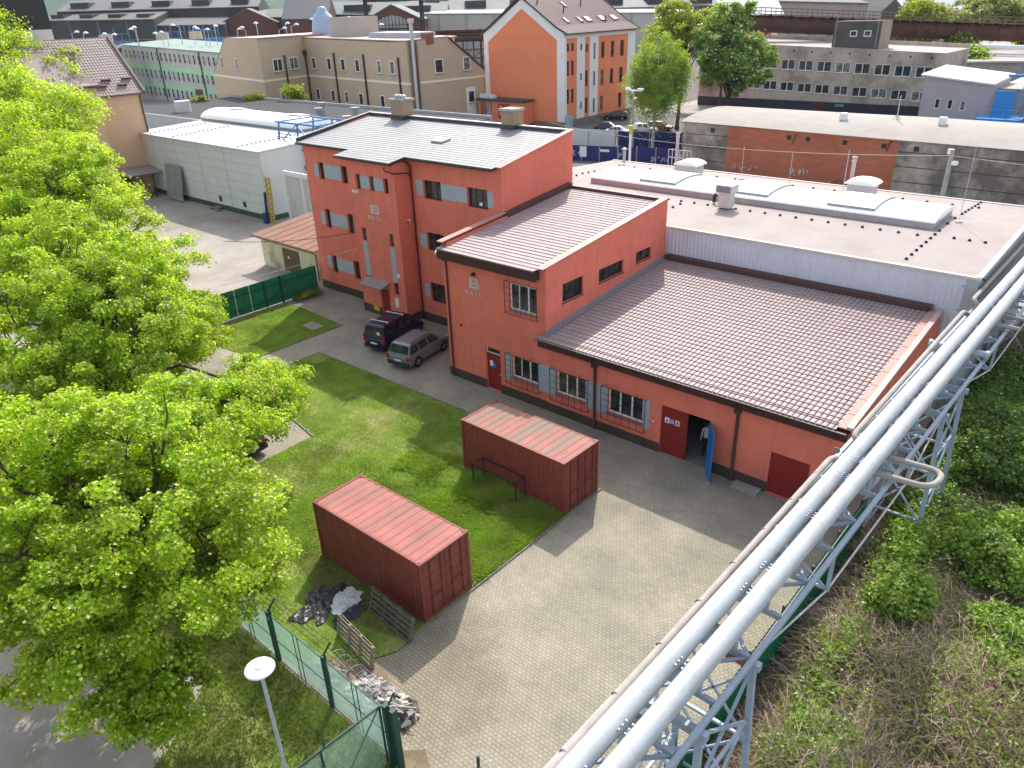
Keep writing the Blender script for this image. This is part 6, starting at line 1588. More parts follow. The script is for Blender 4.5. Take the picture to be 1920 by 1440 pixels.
for k in range(7): mb.bar((-42.5 + k * .45, 74, 2), (-42.5 + k * .45, 74, 5.2 + .15 * math.sin(k)), .07)
for z in (3.2, 4.4, 5.2): mb.bar((-42.5, 74, z), (-39.8, 74, z), .06)
tag(mb.build("ladder_cage", steel_grey, None, (-41, 74, 2)), "galvanised ladder cage rising behind the flat hall roof", "ladder cage")

# fences behind the hall
navy_f = mat("navy_sheet_fence", (.014, .022, .13), .5, .15, .6, .35, grime=(.03, .03, .06), gamt=.4, gscale=.6)
def fence_run(name, a, b, h, m, label, z0=0.0, n=5):
    t = thing(name, (*((Vector(a) + Vector(b)) / 2), 0), label, "fence"); a, b = Vector((*a, 0)), Vector((*b, 0)); d = (b - a); L = d.length; d.normalize(); mb = MB(); nrm = Vector((-d.y, d.x, 0))
    for k in range(n): mb.obox(a + d * (L * (k + .5) / n) + Z * (z0 + h / 2), d * (L / n / 2 - .03), nrm * .03, Z * h / 2)
    mb.build("sheet", m, t); mb = MB()
    for k in range(n + 1): mb.obox(a + d * (L * k / n) + Z * (z0 / 2 + h / 2 + .05), d * .07, nrm * .06, Z * ((z0 + h) / 2 + .1))
    mb.build("post", concrete, t); return t
fence_run("sheet_fence", (-73.5, 95.3), (-65.2, 97.6), 2.6, mat("white_sheet_fence", (.55, .58, .58), .6, .06, .6, .3, streak=.15), "white sheet fence beside the far end of the red block", n=2)
fence_run("sheet_fence", (-64.9, 97.8), (-51.2, 102.2), 2.5, navy_f, "dark blue sheet fence below the birch, the upper of two", n=3)
bf = fence_run("sheet_fence", (-66.2, 86.2), (-51.0, 90.6), 2.1, mat("navy_sheet_fence", (1, 1, 1)), "dark blue sheet fence with white scrawls, the lower of two", n=6)
dd = (Vector((-51.0, 90.6, 0)) - Vector((-66.2, 86.2, 0))).normalized(); nd = Vector((dd.y, -dd.x, 0)) * .045
scrawl(bf, Vector((-65.9, 86.3, .7)) + nd, dd, 2.2, .8, 11, gr, 4, .10); scrawl(bf, Vector((-58.6, 88.4, .6)) + nd, dd, 1.2, .8, 12, gr, 3, .08); scrawl(bf, Vector((-54.2, 89.7, .2)) + nd, dd, 2.6, .9, 13, gr, 6, .09)
mb = MB(); c = Vector((-63.4, 87.0, 1.25)) + nd * 1.3; mb.obox(c, dd * .5, nd * .2, Z * .7); mb.build("notice_board", white_paint, bf); mb = MB(); c = Vector((-60.4, 87.9, 1.5)) + nd * 1.3; mb.obox(c, dd * .65, nd * .2, Z * .16); mb.build("notice_strip", white_paint, bf)
GRG = thing("grey_garage", (-50, 106, 0), "blue grey sheet garage between birch and concrete hall", "building")
mb = MB(); mb.box(-53.5, -46, 103, 112, 0, 4.6); mb.build("wall", mat("blue_grey_sheet", (.10, .13, .165), .7, .1, .6, .25, streak=.15), GRG); mb = MB(); mb.box(-53.8, -45.8, 102.8, 112.3, 4.6, 4.75); mb.build("roof", mat("dark_felt", (.10, .105, .115), .85, .1, .4, .2), GRG)
# ---------------------------------------------------------------- orange corner house
OH = thing("orange_house", (-94.6, 121, 0), "tall orange house with white corner strips and steep dark brown roof", "building")
orange = mat("orange_render", (.80, .25, .12), .85, .05, .4, .2); offw = mat("white_render", (.78, .76, .73), .85, .05, .5, .2); dbrown_roof = mat("dark_brown_roof", (.085, .042, .038), .7, .12, .5, .25, grime=(.13, .06, .05), gamt=.5, gscale=.12)
ox0, ox1, oy0, oy1, oe, op = -104.2, -85.4, 111.5, 133.5, 15.2, 21.2
om = (ox0 + ox1) / 2
mb = MB(); mb.poly([(ox0, oy0, 0), (ox1, oy0, 0), (ox1, oy0, oe), (om, oy0, op - .6), (ox0, oy0, oe)])
SW = [(112.1, 112.85, 12.3, 13.55), (113.4, 114.2, 12.3, 13.55), (112.1, 112.85, 8.4, 10.8), (113.4, 114.2, 8.4, 10.8), (112.1, 112.85, 3.8, 6.2), (113.4, 114.2, 3.8, 6.2), (117.6, 118.4, 11.9, 13.2), (117.6, 118.4, 6.2, 8.9), (117.6, 118.4, 1.6, 4.3), (122.4, 123.5, 10.6, 13.3), (125.5, 126.6, 10.6, 13.3), (128.6, 129.8, 10.6, 13.3), (122.3, 123.4, 6, 8.65), (125.4, 126.5, 6, 8.65), (128.5, 129.7, 6, 8.65), (122.2, 123.3, 1.4, 4.15), (128.4, 129.5, 1.4, 4.15)]
wall(mb, (ox1, oy0, 0), Y, oy1 - oy0, oe, holes=[(a - oy0, b - oy0, c, d) for a, b, c, d in SW], depth=.3)
wall(mb, (ox1, oy1, 0), -X, ox1 - ox0, oe); wall(mb, (ox0, oy1, 0), -Y, oy1 - oy0, oe); mb.build("wall", orange, OH)
for a, b, c, d in SW: window(OH, (ox1 - .22, a, c), Y, b - a, d - c, 1, 2, .08, mat("dark_red_frame", (.13, .03, .025), .5, .1, 2, .3), win_glass)
mb = MB()
for a, b in ((111.5, 112.0), (115.0, 117.3), (118.8, 121.4), (131, 133.5)): mb.box(ox1 + .003, ox1 + .09, a, b, .8, oe)
mb.box(ox1 + .003, ox1 + .11, oy0, oy1, 14.35, oe); mb.box(ox0, ox0 + 1.1, oy0 - .09, oy0 - .003, .8, oe - .4); mb.box(ox1 - 1.6, ox1 + .09, oy0 - .09, oy0 - .003, .8, oe - .4)
for s in (1, -1):
    e = Vector((om + s * (ox1 - om), oy0 - .1, oe)); t_ = Vector((om, oy0 - .1, op - .5)); mb.prism([e, t_, t_ - Z * 1.5, e - Z * 1.3 - X * s * 1.2, e - Z * 1.1], (0, .09, 0))
mb.build("white_band", offw, OH)
mb = MB()
for z in (14.5, 12.4): mb.box(-101.4, -88.6, oy0 - .06, oy0 - .003, z, z + .12)
mb.build("string_course", mat("pale_orange", (.60, .30, .22), .8, .05, 1, .2), OH)
for a, h in ((115.9, ((12.3, 13.4), (7.4, 8.6), (2.6, 3.8))), (119.9, ((10.6, 13.3), (6.2, 8.6), (1.6, 4.0)))):
    for c, d in h: window(OH, (ox1 + .10, a, c), Y, .5, d - c, 1, 1, .06, mat("grey_frame", (.4, .4, .4), .5, .1, 2, .3), win_glass)
boxes(OH, "plinth", mat("grey_brown_plinth", (.22, .17, .14), .85, .15, 1, .2), (ox1 + .003, ox1 + .12, oy0, oy1, 0, 1.0), (ox0, ox1, oy0 - .12, oy0 - .003, 0, .7))
mb = MB()
for s in (1, -1):
    A_ = [(om, op), (om + s * (ox1 - om) * .82, oe + 1.15), (om + s * (ox1 - om + .8), oe - .05)]
    for (xa, za), (xb, zb) in zip(A_, A_[1:]):
        q = [(xa, oy0 - .4, za), (xb, oy0 - .4, zb), (xb, oy1 + .4, zb), (xa, oy1 + .4, za)]
        mb.add(q + [(x, y, z - .2) for x, y, z in q], [[0, 1, 2, 3], [7, 6, 5, 4], [0, 4, 5, 1], [1, 5, 6, 2], [2, 6, 7, 3], [3, 7, 4, 0]])
mb.build("roof", dbrown_roof, OH)
mb = MB()
for s in (1, -1):
    A_ = [(om, op), (om + s * (ox1 - om) * .82, oe + 1.15), (om + s * (ox1 - om + .8), oe - .05)]
    for y in (oy0 - .44, oy1 + .41):
        for (xa, za), (xb, zb) in zip(A_, A_[1:]): mb.bar((xa, y, za - .05), (xb, y, zb - .05), .1, .3)
mb.build("verge_board", mat("slate_board", (.035, .037, .048), .6, .1, 2, .3), OH)
sl = math.atan2(op - oe - 1.15, (ox1 - om) * .82)
for y, s in ((115.6, .8), (119.6, .8), (122, 1.5), (126.4, 1.6), (130.3, 1.6), (120, .6)):
    xx = om + (ox1 - om) * (.70 if s > .7 else .28); zz_ = op - (xx - om) * math.tan(sl)
    mb = MB(); mb.obox((xx, y, zz_ + .08), Vector((math.cos(sl), 0, -math.sin(sl))) * .75, (0, s / 2, 0), Vector((math.sin(sl), 0, math.cos(sl))) * .06); f = mb.build("skylight", mat("dark_red_frame", (1, 1, 1)), OH)
    mb = MB(); mb.obox((xx, y, zz_ + .13), Vector((math.cos(sl), 0, -math.sin(sl))) * .62, (0, s / 2 - .12, 0), Vector((math.sin(sl), 0, math.cos(sl))) * .02); mb.build("pane", mat("sky_glass", (.35, .38, .42), .08, .05, 2, .8), f)
for y, x_ in ((113.5, .2), (118, .45), (125, .3), (127, .75)):
    xx = om + (ox1 - om) * x_; zz_ = op - (xx - om) * math.tan(sl); mb = MB(); mb.cyl((xx, y, zz_ - .1), (xx, y, zz_ + .8), .12, n=8); mb.build("vent_pipe", dbrown_roof, OH)
boxes(OH, "porch", orange, (-100.2, -92.4, 108.6, oy0 - .13, .3, 4.0), (-103.6, -103.2, 108.6, 109, .3, 4.0)); boxes(OH, "porch_roof", mat("slate_sheet", (.07, .072, .08), .6, .1, 1, .3), (-104, -92.2, 108.2, oy0 - .13, 4.0, 4.4))
sg = boxes(OH, "sign", mat("red_sign", (.36, .012, .03), .5, .05, 1, .3), (-98.6, -97.2, 108.5, 108.59, 1.2, 3.6), (-97.0, -95.6, 108.5, 108.59, 1.2, 3.6))
mb = MB()
for k in range(7): mb.box(-98.3 + (k % 2) * .1, -97.5, 108.47, 108.495, 3.2 - k * .27, 3.3 - k * .27)
for k in range(4): mb.box(-96.8, -95.9 - (k % 2) * .2, 108.47, 108.495, 2.6 - k * .25, 2.7 - k * .25)
mb.build("sign_text", white_paint, sg)
mb = MB(); mb.box(-103.6, -101.5, 109, 110, 4.4, 5.1); mb.box(-101.2, -100.2, 109, 110, 4.4, 5.0); mb.build("air_conditioner", white_paint, OH)
mb = MB()
for z in (.9, 1.3): mb.bar((-103.4, 107.8, z), (-100.4, 107.8, z + 1.5), .07)
mb.build("stair_railing", iron_black, OH)
tag(boxes(None, "blue_cabinet", mat("pale_blue_box", (.3, .42, .45), .5, .08, 1, .3), (-84.6, -83.6, 110.5, 111.6, 0, 2.0)), "pale cabinet standing at the corner of the orange house", "cabinet")

# ---------------------------------------------------------------- beige office wings
BG = thing("beige_office", (-130, 100, 0), "long beige office building with two gabled wings and a pale string course", "building")
beige = mat("beige_render", (.52, .40, .275), .88, .05, .3, .2, grime=(.45, .34, .24), gamt=.3, gscale=.1); band = mat("cream_band", (.80, .72, .57), .85, .05, .5, .2)
l, c1, ii, c2, r_ = (Vector((*p, 0)) for p in ((-171.5, 93.4), (-142.1, 87.7), (-145.1, 100.3), (-107.0, 94.7), (-104.7, 113.2)))
T_ = 15.2
bk1 = (ii - c1).normalized() * 34; bk2 = (l - c1).normalized() * 34
mb = MB()
k1 = lambda f, z: l.lerp(c1, f) + Z * z
mb.prism([k1(0, 0), k1(1, 0), k1(1, T_ + .4), k1(.36, T_ + .2), k1(0, 8.3)], bk1)
k2 = lambda f, z: c2.lerp(r_, f) + Z * z
mb.prism([k2(0, 0), k2(1, 0), k2(1, 8.2), k2(.5, T_ - .2), k2(0, T_ - .5)], bk2)
mb.prism([ii + (c2 - ii) * -.05 - (c1 - ii).normalized() * .0, c2 * .98 + ii * .02, c2 * .98 + ii * .02 + Z * (T_ - .6), ii + (c2 - ii) * -.05 + Z * (T_ - .1)], bk1 * .5)
mb.build("wall", beige, BG)
mb = MB(); rm = bk1
for q in ([k1(.36, T_ + .22), k1(1.01, T_ + .42), k1(1.01, T_ + .42) + bk1, k1(.36, T_ + .22) + bk1], [ii + Z * (T_ - .05), c2 + Z * (T_ - .45), c2 + Z * (T_ - .45) + bk1 * .5, ii + Z * (T_ - .05) + bk1 * .5], [k2(0, T_ - .42), k2(.5, T_ - .15), k2(.5, T_ - .15) + bk2, k2(0, T_ - .42) + bk2]): mb.prism(q, (0, 0, .18))
mb.build("roof", mat("pinkish_roof_sheet", (.40, .29, .27), .5, .1, .3, .35), BG)
mb = MB(); mb.prism([k1(0, 8.4), k1(.36, T_ + .3), k1(.36, T_ + .05), k1(0, 8.15)], bk1 * .2 + (c1 - ii).normalized() * .3); mb.prism([k2(1, 8.3), k2(.5, T_ - .1), k2(.5, T_ - .4), k2(1, 8.05)], (c2 - ii).normalized() * .3); mb.build("verge", mat("slate_board", (1, 1, 1)), BG)
def onface(p, q, f, z, off=.02):
    d = (q - p).normalized(); return p.lerp(q, f) + Vector((d.y, -d.x, 0)) * off + Z * z
mb = MB()
for p, q in ((l, c1), (c1, ii), (ii, c2), (c2, r_)): mb.prism([onface(p, q, 0, 7.75), onface(p, q, 1, 7.75), onface(p, q, 1, 8.15), onface(p, q, 0, 8.15)], (q - p).normalized().cross(Z) * .06)
mb.build("string_course", band, BG)
for p, q, lst in ((l, c1, [(.22, 9.5, 1.3, 2.4, 1), (.52, 9.5, 1.3, 2.4, 1)]), (c1, ii, [(.24, 9.4, 2.6, 2.4, 2), (.60, 9.4, 2.6, 2.4, 2), (.30, 3.3, 2.6, 2.4, 2), (.65, 3.4, 2.6, 2.4, 2)]),
                  (ii, c2, [(f, z, 1.6, 2.3, 1) for z in (9.3, 3.3) for f in (.07, .24, .385, .53, .735, .85) if not (z < 5 and f > .8)] + [(.07, -.6, 1.6, 2.0, 1)]), (c2, r_, [(.31, 9.2, 1.9, 2.4, 1), (.66, 9.2, 1.7, 2.4, 1), (.70, 3.5, 1.6, 2.2, 1)])):
    for f, z, w, h, nc in lst: window(BG, onface(p, q, f, z), (q - p), w, h, nc, 1, .16, white_pvc, win_glass, sill=sill_grey, depth=.1)
mb = MB(); mb.prism([onface(c2, r_, .68, 0, .02), onface(c2, r_, .80, 0, .02), onface(c2, r_, .80, 6.3, .02), onface(c2, r_, .68, 6.3, .02)], (r_ - c2).normalized().cross(Z) * -.012); mb.build("white_panel", offw, BG)
for p, q, f, z1 in ((c1, ii, .5, 12.3), (ii, c2, 0.008, 12.4), (ii, c2, .325, 12.6), (ii, c2, .62, 12.5), (ii, c2, .93, 12.2)):
    a = onface(p, q, f, 0, .2); mb = MB(); mb.bar(a, a + Z * z1, .26)
    if f < .05: mb.obox(a + Z * z1, X * .55, Y * .55, Z * .5)
    mb.build("downpipe", pipe_brown, BG)
a = onface(c2, r_, .055, 0, .5); mb = MB(); mb.cyl(a, a + Z * 17.6, .33, n=10); mb.cyl(a + Z * 17.6, a + Z * 18.3, .55, n=10); mb.build("flue", mat("pale_steel_flue", (.5, .49, .48), .35, .08, 2, .5, metal=.3), BG)
for f in (.03, .1): a = onface(c2, r_, f, 0, .3); mb = MB(); mb.bar(a, a + Z * 15, .3); mb.build("cable_duct", mat("brown_duct", (.18, .13, .1), .6, .1, 2, .3), BG)
a = ii.lerp(c2, .42) + bk1 * .25; 
mb = MB(); d1 = (c2 - ii).normalized(); d2 = Vector((-d1.y, d1.x, 0)); mb.obox(a - d1 * 5.5 + Z * 16.6, d1 * 4.4, d2 * 3.2, Z * 2.2); mb.build("roof_house", mat("pale_penthouse", (.45, .40, .34), .85, .06, .4, .2), BG)
mb = MB(); mb.obox(ii.lerp(c2, .78) + bk1 * .2 + Z * 15.4, d1 * 8.0, d2 * 2.2, Z * .6); mb.build("glazed_roof", mat("glazed_strip", (.42, .42, .5), .3, .1, 1, .5), BG)
mb = MB(); q = c2 + bk2 * .02 + d2 * 5; mb.obox(q + Z * 15.0, X * .8, Y * .8, Z * .9); mb.build("brick_chimney", mat("brick_red", (.28, .10, .06), .9, .15, 1, .2), BG)
# the low grey flat roof between panel hall and beige office
FR_ = thing("flat_roof_building", (-110, 70, 0), "low building with dark flat roof and grey parapet in front of the beige office", "building")
mb = MB(); mb.box(-150, -78, 60, 84, 0, 5.0); mb.build("wall", mat("grey_block_wall", (.3, .3, .29), .9, .1, .5, .2), FR_); mb = MB(); mb.box(-150, -78, 60, 84, 5.0, 5.08); mb.build("roof", mat("dark_roof_felt", (.05, .05, .053), .85, .15, .3, .2), FR_); mb = MB(); mb.box(-150.2, -77.8, 59.7, 60, 0, 5.5); mb.box(-150.2, -77.8, 84, 84.3, 0, 5.5); mb.build("parapet", mat("grey_parapet", (.36, .38, .39), .6, .1, .5, .3), FR_)
mb = MB(); mb.cyl((-134, 66, 5), (-134, 66, 6.9), 1.3, n=16); mb.build("tank", mat("pale_tank", (.55, .55, .52), .5, .05, 1, .3), FR_)
for x, y in ((-100, 70), (-95, 73), (-88, 66), (-106, 75)): mb = MB(); mb.cyl((x, y, 5), (x, y, 6.6), .35, n=8); mb.cyl((x, y, 6.6), (x, y, 7.0), .7, n=8); mb.build("roof_vent", mat("vent_grey", (.3, .31, .32), .6, .1, 1, .3), FR_)

# ---------------------------------------------------------------- apartment house behind the maples
AP = thing("apartment_house", (-104, 38, 0), "beige apartment house with brown tiled roof behind the street maples", "building")
apw = mat("sand_render", (.62, .42, .27), .88, .05, .3, .2)
mb = MB(); wall(mb, (-98, 28, 0), Y, 15.3, 12.0); wall(mb, (-98, 43.3, 0), -X, 12, 12); mb.poly([(-98, 43.3, 12), (-110, 43.3, 12), (-104, 43.3, 17.6)]); wall(mb, (-110, 43.3, 0), -Y, 15.3, 12); wall(mb, (-110, 28, 0), X, 12, 12); wall(mb, (-95.2, 24, 0), Y, 13.2, 13.2); wall(mb, (-95.2, 37.2, 0), -X, 2.8, 13.2); mb.build("wall", apw, AP)
aw = Vector((-97.55, 27.5, 11.75)); vv = Vector((-6.4, 0, 5.95)).normalized()
tile_roof("roof", (-97.5, 27.5, 11.8), Y, vv, 16.1, 8.9, mat("brown_concrete_tile", (.26, .195, .185), .55, .1, 1, .35), AP, wave=.36, step=.42, amp=.016, lift=.03)
tile_roof("roof", (-110.5, 43.6, 11.8), -Y, Vector((6.4, 0, 5.95)).normalized(), 16.1, 8.9, MATS["brown_concrete_tile"], AP, wave=.8, step=.8)
mb = MB(); mb.prism([(-94.7, 37.6, 13.1), (-94.7, 24, 13.1), (-99.5, 24, 15.4), (-99.5, 34.5, 16.6)], (0, 0, .15)); mb.build("wing_roof", MATS["brown_concrete_tile"], AP)
mb = MB(); mb.bar((-97.5, 43.65, 11.85), (-104, 43.65, 17.85), .3, .35); mb.tube([(-97.4, 27.5, 11.7), (-97.4, 43.6, 11.7)], .1, 6); mb.bar((-94.65, 24, 13.05), (-94.65, 37.6, 13.05), .2); mb.build("verge", flash_brown, AP)
mb = MB(); mb.tube([(-97.6, 43.1, 11.7), (-97.85, 43.1, 11.2), (-97.85, 43.1, .5)], .09, 8); mb.build("downpipe", pipe_brown, AP)
for j, y0 in enumerate((36.8, 39.2, 41.6)):
    for k in range(2):
        c = Vector((-97.5, y0 + .9 * k, 11.8)) + vv * (1.2 + .9 * k); mb = MB(); mb.obox(c + Z * .18, Y * .55, vv * .1, Vector((.68, 0, .73)) * .14); mb.build("snow_guard", flash_brown, AP)
window(AP, (-95.15, 33.2, 9.2), Y, 1.6, 1.9, 2, 1, .1, white_pvc, win_glass)
CN = thing("flat_canopy", (-96.5, 41, 0), "flat sheet canopy on posts at the corner of the beige apartment house", "canopy")
mb = MB(); mb.prism([(-97.9, 38.2, 3.3), (-94.6, 37.9, 2.9), (-94.4, 43.9, 2.9), (-97.9, 43.9, 3.3)], (0, 0, .12)); mb.build("roof", mat("grey_canopy_sheet", (.30, .29, .27), .7, .1, .6, .25), CN); mb = MB()
for y in (38.6, 41, 43.4): mb.bar((-94.8, y, 0), (-94.8, y, 2.9), .14)
mb.box(-97.9, -95.2, 38.4, 38.5, 0, 2.9); mb.build("post", mat("dark_post", (.06, .065, .06), .7, .1, 2, .2), CN)
BGb = thing("white_gable_house", (-82, 27.5, 0), "white and black house corner at the top left edge", "building")
BGb.location = (-110, 22, 0)
mb = MB(); mb.box(-122, -105.4, 27, 38, 0, 19.0); mb.build("wall", mat("white_house_wall", (.62, .60, .56), .85, .05, .5, .2), BGb); mb = MB(); mb.prism([(-122, 27, 19.3), (-105.2, 27, 19.3), (-105.2, 32, 22.8), (-122, 32, 22.8)], (0, 0, .15)); mb.box(-122, -105.39, 26.9, 38.05, 18.98, 22.2); mb.build("roof", mat("black_slate", (.03, .03, .03), .6, .1, .5, .3), BGb)

# ---------------------------------------------------------------- concrete office block on the right
OB = thing("concrete_office", (-50, 160, 0), "weathered grey concrete office block with rows of white framed double windows", "building")
conc = mat("sooty_concrete", (.46, .39, .32), .9, .15, .4, .15, grime=(.13, .115, .1), gamt=.8, gscale=.14, streak=.35)
fx0, fx1, fy = -80.0, -34.9, 150.0; tz = lambda x: 11.45 - (x + 66.6) * .040
wins = []
o2 = lambda i, n, a, b: a + (b - a) * i / n
top = [(-63.0 + 3.42 * i) for i in range(-3, 8)]; 
HO = [(x - .1 - fx0, x + 2.62 - fx0, 7.1 - .035 * (x + 63), 8.95 - .035 * (x + 63)) for x in top] + [(x - .1 - fx0, x + 2.6 - fx0, 3.3 - .035 * (x + 63), 5.0 - .035 * (x + 63)) for x in [-62.7 + 3.38 * i for i in range(-3, 8)]]
HO = [h for h in HO if h[1] < fx1 - fx0 - .3]
mb = MB(); wall(mb, (fx0, fy, 0), X, fx1 - fx0, tz(fx0), tz(fx1), holes=HO, depth=.35); wall(mb, (fx1, fy, 0), Y, 16, tz(fx1), tz(fx1) - .1); wall(mb, (fx1, fy + 16, 0), -X, fx1 - fx0, tz(fx1) - .1, tz(fx0)); wall(mb, (fx0, fy + 16, 0), -Y, 16, tz(fx0)); mb.build("wall", conc, OB)
for h in HO: window(OB, (fx0 + h[0], fy + .2, h[2]), X, h[1] - h[0], h[3] - h[2], 2, 1, .14, white_pvc, win_glass if int(h[0] * 7) % 3 else blue_glass, sill=sill_grey)
mb = MB(); mb.add([(fx0, fy - .05, tz(fx0) + .02), (fx1 + .05, fy - .05, tz(fx1) + .02), (fx1 + .05, fy + 16, tz(fx1) - .08), (fx0, fy + 16, tz(fx0))], [[0, 1, 2, 3]]); mb.build("roof", mat("pale_gravel_roof", (.42, .38, .35), .9, .1, .4, .15), OB)
mb = MB(); mb.bar((fx0, fy + 15.6, tz(fx0) + .4), (fx1, fy + 15.6, tz(fx1) + .3), .12, .7)
mb.build("parapet", conc, OB)
boxes(OB, "ground_floor_strip", mat("dark_navy_front", (.022, .026, .045), .6, .2, .6, .3), (fx0, fx1, fy - .12, fy - .003, 0, 1.7)); boxes(OB, "shop_door", mat("red_brown_door", (.07, .022, .02), .6, .2, 1, .3), (-55.5, -53.4, fy - .16, fy - .125, 0, 1.5)); boxes(OB, "shop_sign", mat("turquoise_sign", (.08, .28, .36), .5, .1, 1, .3), (-51.8, -50.2, fy - .2, fy - .125, 1.0, 1.45))
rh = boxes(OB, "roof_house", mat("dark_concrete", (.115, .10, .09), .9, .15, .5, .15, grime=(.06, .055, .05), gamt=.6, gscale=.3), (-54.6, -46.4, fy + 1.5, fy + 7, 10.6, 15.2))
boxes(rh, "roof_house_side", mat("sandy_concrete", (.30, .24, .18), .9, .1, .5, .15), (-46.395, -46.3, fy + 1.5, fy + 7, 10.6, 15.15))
for x in (-51.6, -49.2): window(rh, (x, fy + 1.48, 12.7), X, 1.25, 1.0, 1, 1, .14, white_pvc, win_glass)
mb = MB()
for x in (-54, -46.8, -40, -36): mb.bar((x, fy + 1, 11), (x, fy + 1, 12.2 if x > -46 else 16.3), .06)
mb.build("rooftop_pipe", steel_grey, OB)
for x in [-61 + 3.42 * i for i in range(8)]: mb = MB(); mb.box(x, x + .3, fy - .02, fy - .003, tz(x) - 1.0, tz(x) - .65); mb.build("scupper", iron_black, OB)
# pale lilac building with white roof and the blue stair platform
PL = thing("lilac_house", (-26, 128, 0), "pale lilac building with white mono-pitch roof and three small windows", "building")
mb = MB(); wall(mb, (-30.4, 122, 0), X, 8.3, 9.0, 8.1, holes=[(1.85, 2.5, 4.9, 6.2), (3.45, 4.1, 4.85, 6.1), (5.05, 5.7, 4.75, 6.0)], depth=.2); wall(mb, (-22.1, 122, 0), Y, 12, 8.1, 8.4); wall(mb, (-22.1, 134, 0), -X, 8.3, 8.4, 9.3); wall(mb, (-30.4, 134, 0), -Y, 12, 9.3, 9.0); mb.build("wall", mat("pale_lilac_render", (.43, .38, .40), .85, .05, .4, .2, streak=.08), PL)
for a, z in ((-28.55, 4.9), (-26.95, 4.85), (-25.35, 4.75)): window(PL, (a, 122.1, z), X, .65, 1.28, 1, 1, .09, white_pvc, win_glass)
mb = MB(); q = [(-30.9, 121.6, 9.1), (-21.7, 121.6, 8.1), (-21.7, 134.3, 8.4), (-30.9, 134.3, 9.4)]; mb.prism(q, (0, 0, .22)); mb.build("roof", mat("white_roof_sheet", (.66, .65, .65), .5, .05, .4, .4), PL)
AX = thing("grey_annex", (-14, 130, 0), "grey concrete building with pale flat roof behind the blue stair platform", "building")
mb = MB(); mb.box(-22, 6, 126, 150, 0, 7.2); mb.build("wall", concrete, AX); mb = MB(); mb.box(-22.2, 6.2, 125.8, 150.2, 7.2, 7.4); mb.build("roof", mat("pale_gravel_roof", (1, 1, 1)), AX)
SP = thing("stair_platform", (-19.8, 118, 0), "bright blue steel platform with ladder and door panel beside the lilac building", "platform")
sky_b = mat("bright_blue_steel", (.03, .23, .56), .45, .1, 2, .4)
mb = MB(); mb.box(-22.3, -17.2, 117.2, 120.6, 4.2, 4.5)
for x in (-22.2, -17.3): mb.bar((x, 117.3, 0), (x, 117.3, 4.2), .25)
for x in (-22.2, -20.5, -18.8, -17.3): mb.bar((x, 117.3, 4.5), (x, 117.3, 5.6), .07)
for z in (5.05, 5.6): mb.bar((-22.2, 117.3, z), (-17.3, 117.3, z), .07)
for x in (-18.3, -17.5): mb.bar((x, 120.4, 4.5), (x, 121.8, 9.5), .1)
for k in range(10): mb.bar((-18.3, 120.4 + .14 * k, 4.7 + .48 * k), (-17.5, 120.4 + .14 * k, 4.7 + .48 * k), .05)
mb.box(-20.4, -17.4, 121.8, 122.2, 9.2, 9.5)
mb.build("platform_frame", sky_b, SP); boxes(SP, "door_panel", sky_b, (-21.2, -18.9, 120.7, 120.9, 4.5, 7.6))
OS = thing("orange_lodge", (-69, 162, 0), "small house front with orange panel and three slit windows behind the concrete office", "building")
u_ = Vector((5.5, 4.8, 0)).normalized(); p_ = Vector((-75.5, 154.2, 0)) + Vector((-4, 5, 0)) * 2
mb = MB(); wall(mb, p_, u_, 12.5, 16.0); nrm_ = Vector((-u_.y, u_.x, 0)); wall(mb, p_ + u_ * 12.5, nrm_, 12, 16.0); mb.build("wall", offw, OS)
mb = MB(); c = p_ + u_ * 8.6 - nrm_ * .05 + Z * 12.2; mb.obox(c, u_ * 2.5, nrm_ * .04, Z * 2.3); pp = mb.build("orange_panel", orange, OS)
for k in (-1.3, 0, 1.3): mb = MB(); mb.obox(c + u_ * k - nrm_ * .07, u_ * .28, nrm_ * .03, Z * 1.5); mb.build("slit_window", mat("dark_red_frame", (1, 1, 1)), pp)
mb = MB(); mb.prism([p_ - nrm_ * .8 + Z * 16, p_ + u_ * 13.2 - nrm_ * .8 + Z * 16, p_ + u_ * 13.2 + nrm_ * 6 + Z * 19.5, p_ + nrm_ * 6 + Z * 19.5], (0, 0, .2)); mb.build("roof", mat("light_slate", (.42, .43, .45), .5, .1, .5, .35), OS)

# ---------------------------------------------------------------- green striped office far left
GO = thing("green_office", (-215, 105, 0), "long three storey office with pale green bands and close rows of windows", "building")
gp, gq = Vector((-226.5, 98.0, 0)), Vector((-172, 104.5, 0)); gd = (gq - gp).normalized(); gL = (gq - gp).length; gn = Vector((gd.y, -gd.x, 0))
gzt = lambda f: 13.7 - 2.6 * f
mb = MB(); wall(mb, gp, gd, gL, gzt(0), gzt(1)); wall(mb, gp - gn * 16, gd, .01, 13); wall(mb, gq, -gn, 16, gzt(1)); wall(mb, gp - gn * 16, gn, 16, gzt(0)); wall(mb, gq - gn * 16, -gd, gL, gzt(1), gzt(0)); mb.build("wall", mat("cream_grey_render", (.58, .56, .49), .9, .07, .3, .15), GO)
pgreen = mat("pale_green_band", (.44, .70, .42), .9, .06, .3, .15)
mb = MB()
for dz in (4.55, 9.0): mb.prism([gp + gn * .05 + Z * (gzt(0) - dz - 1.6), gq + gn * .05 + Z * (gzt(1) - dz - 1.6), gq + gn * .05 + Z * (gzt(1) - dz + .3), gp + gn * .05 + Z * (gzt(0) - dz + .3)], -gn * .045)
mb.build("green_band", pgreen, GO)
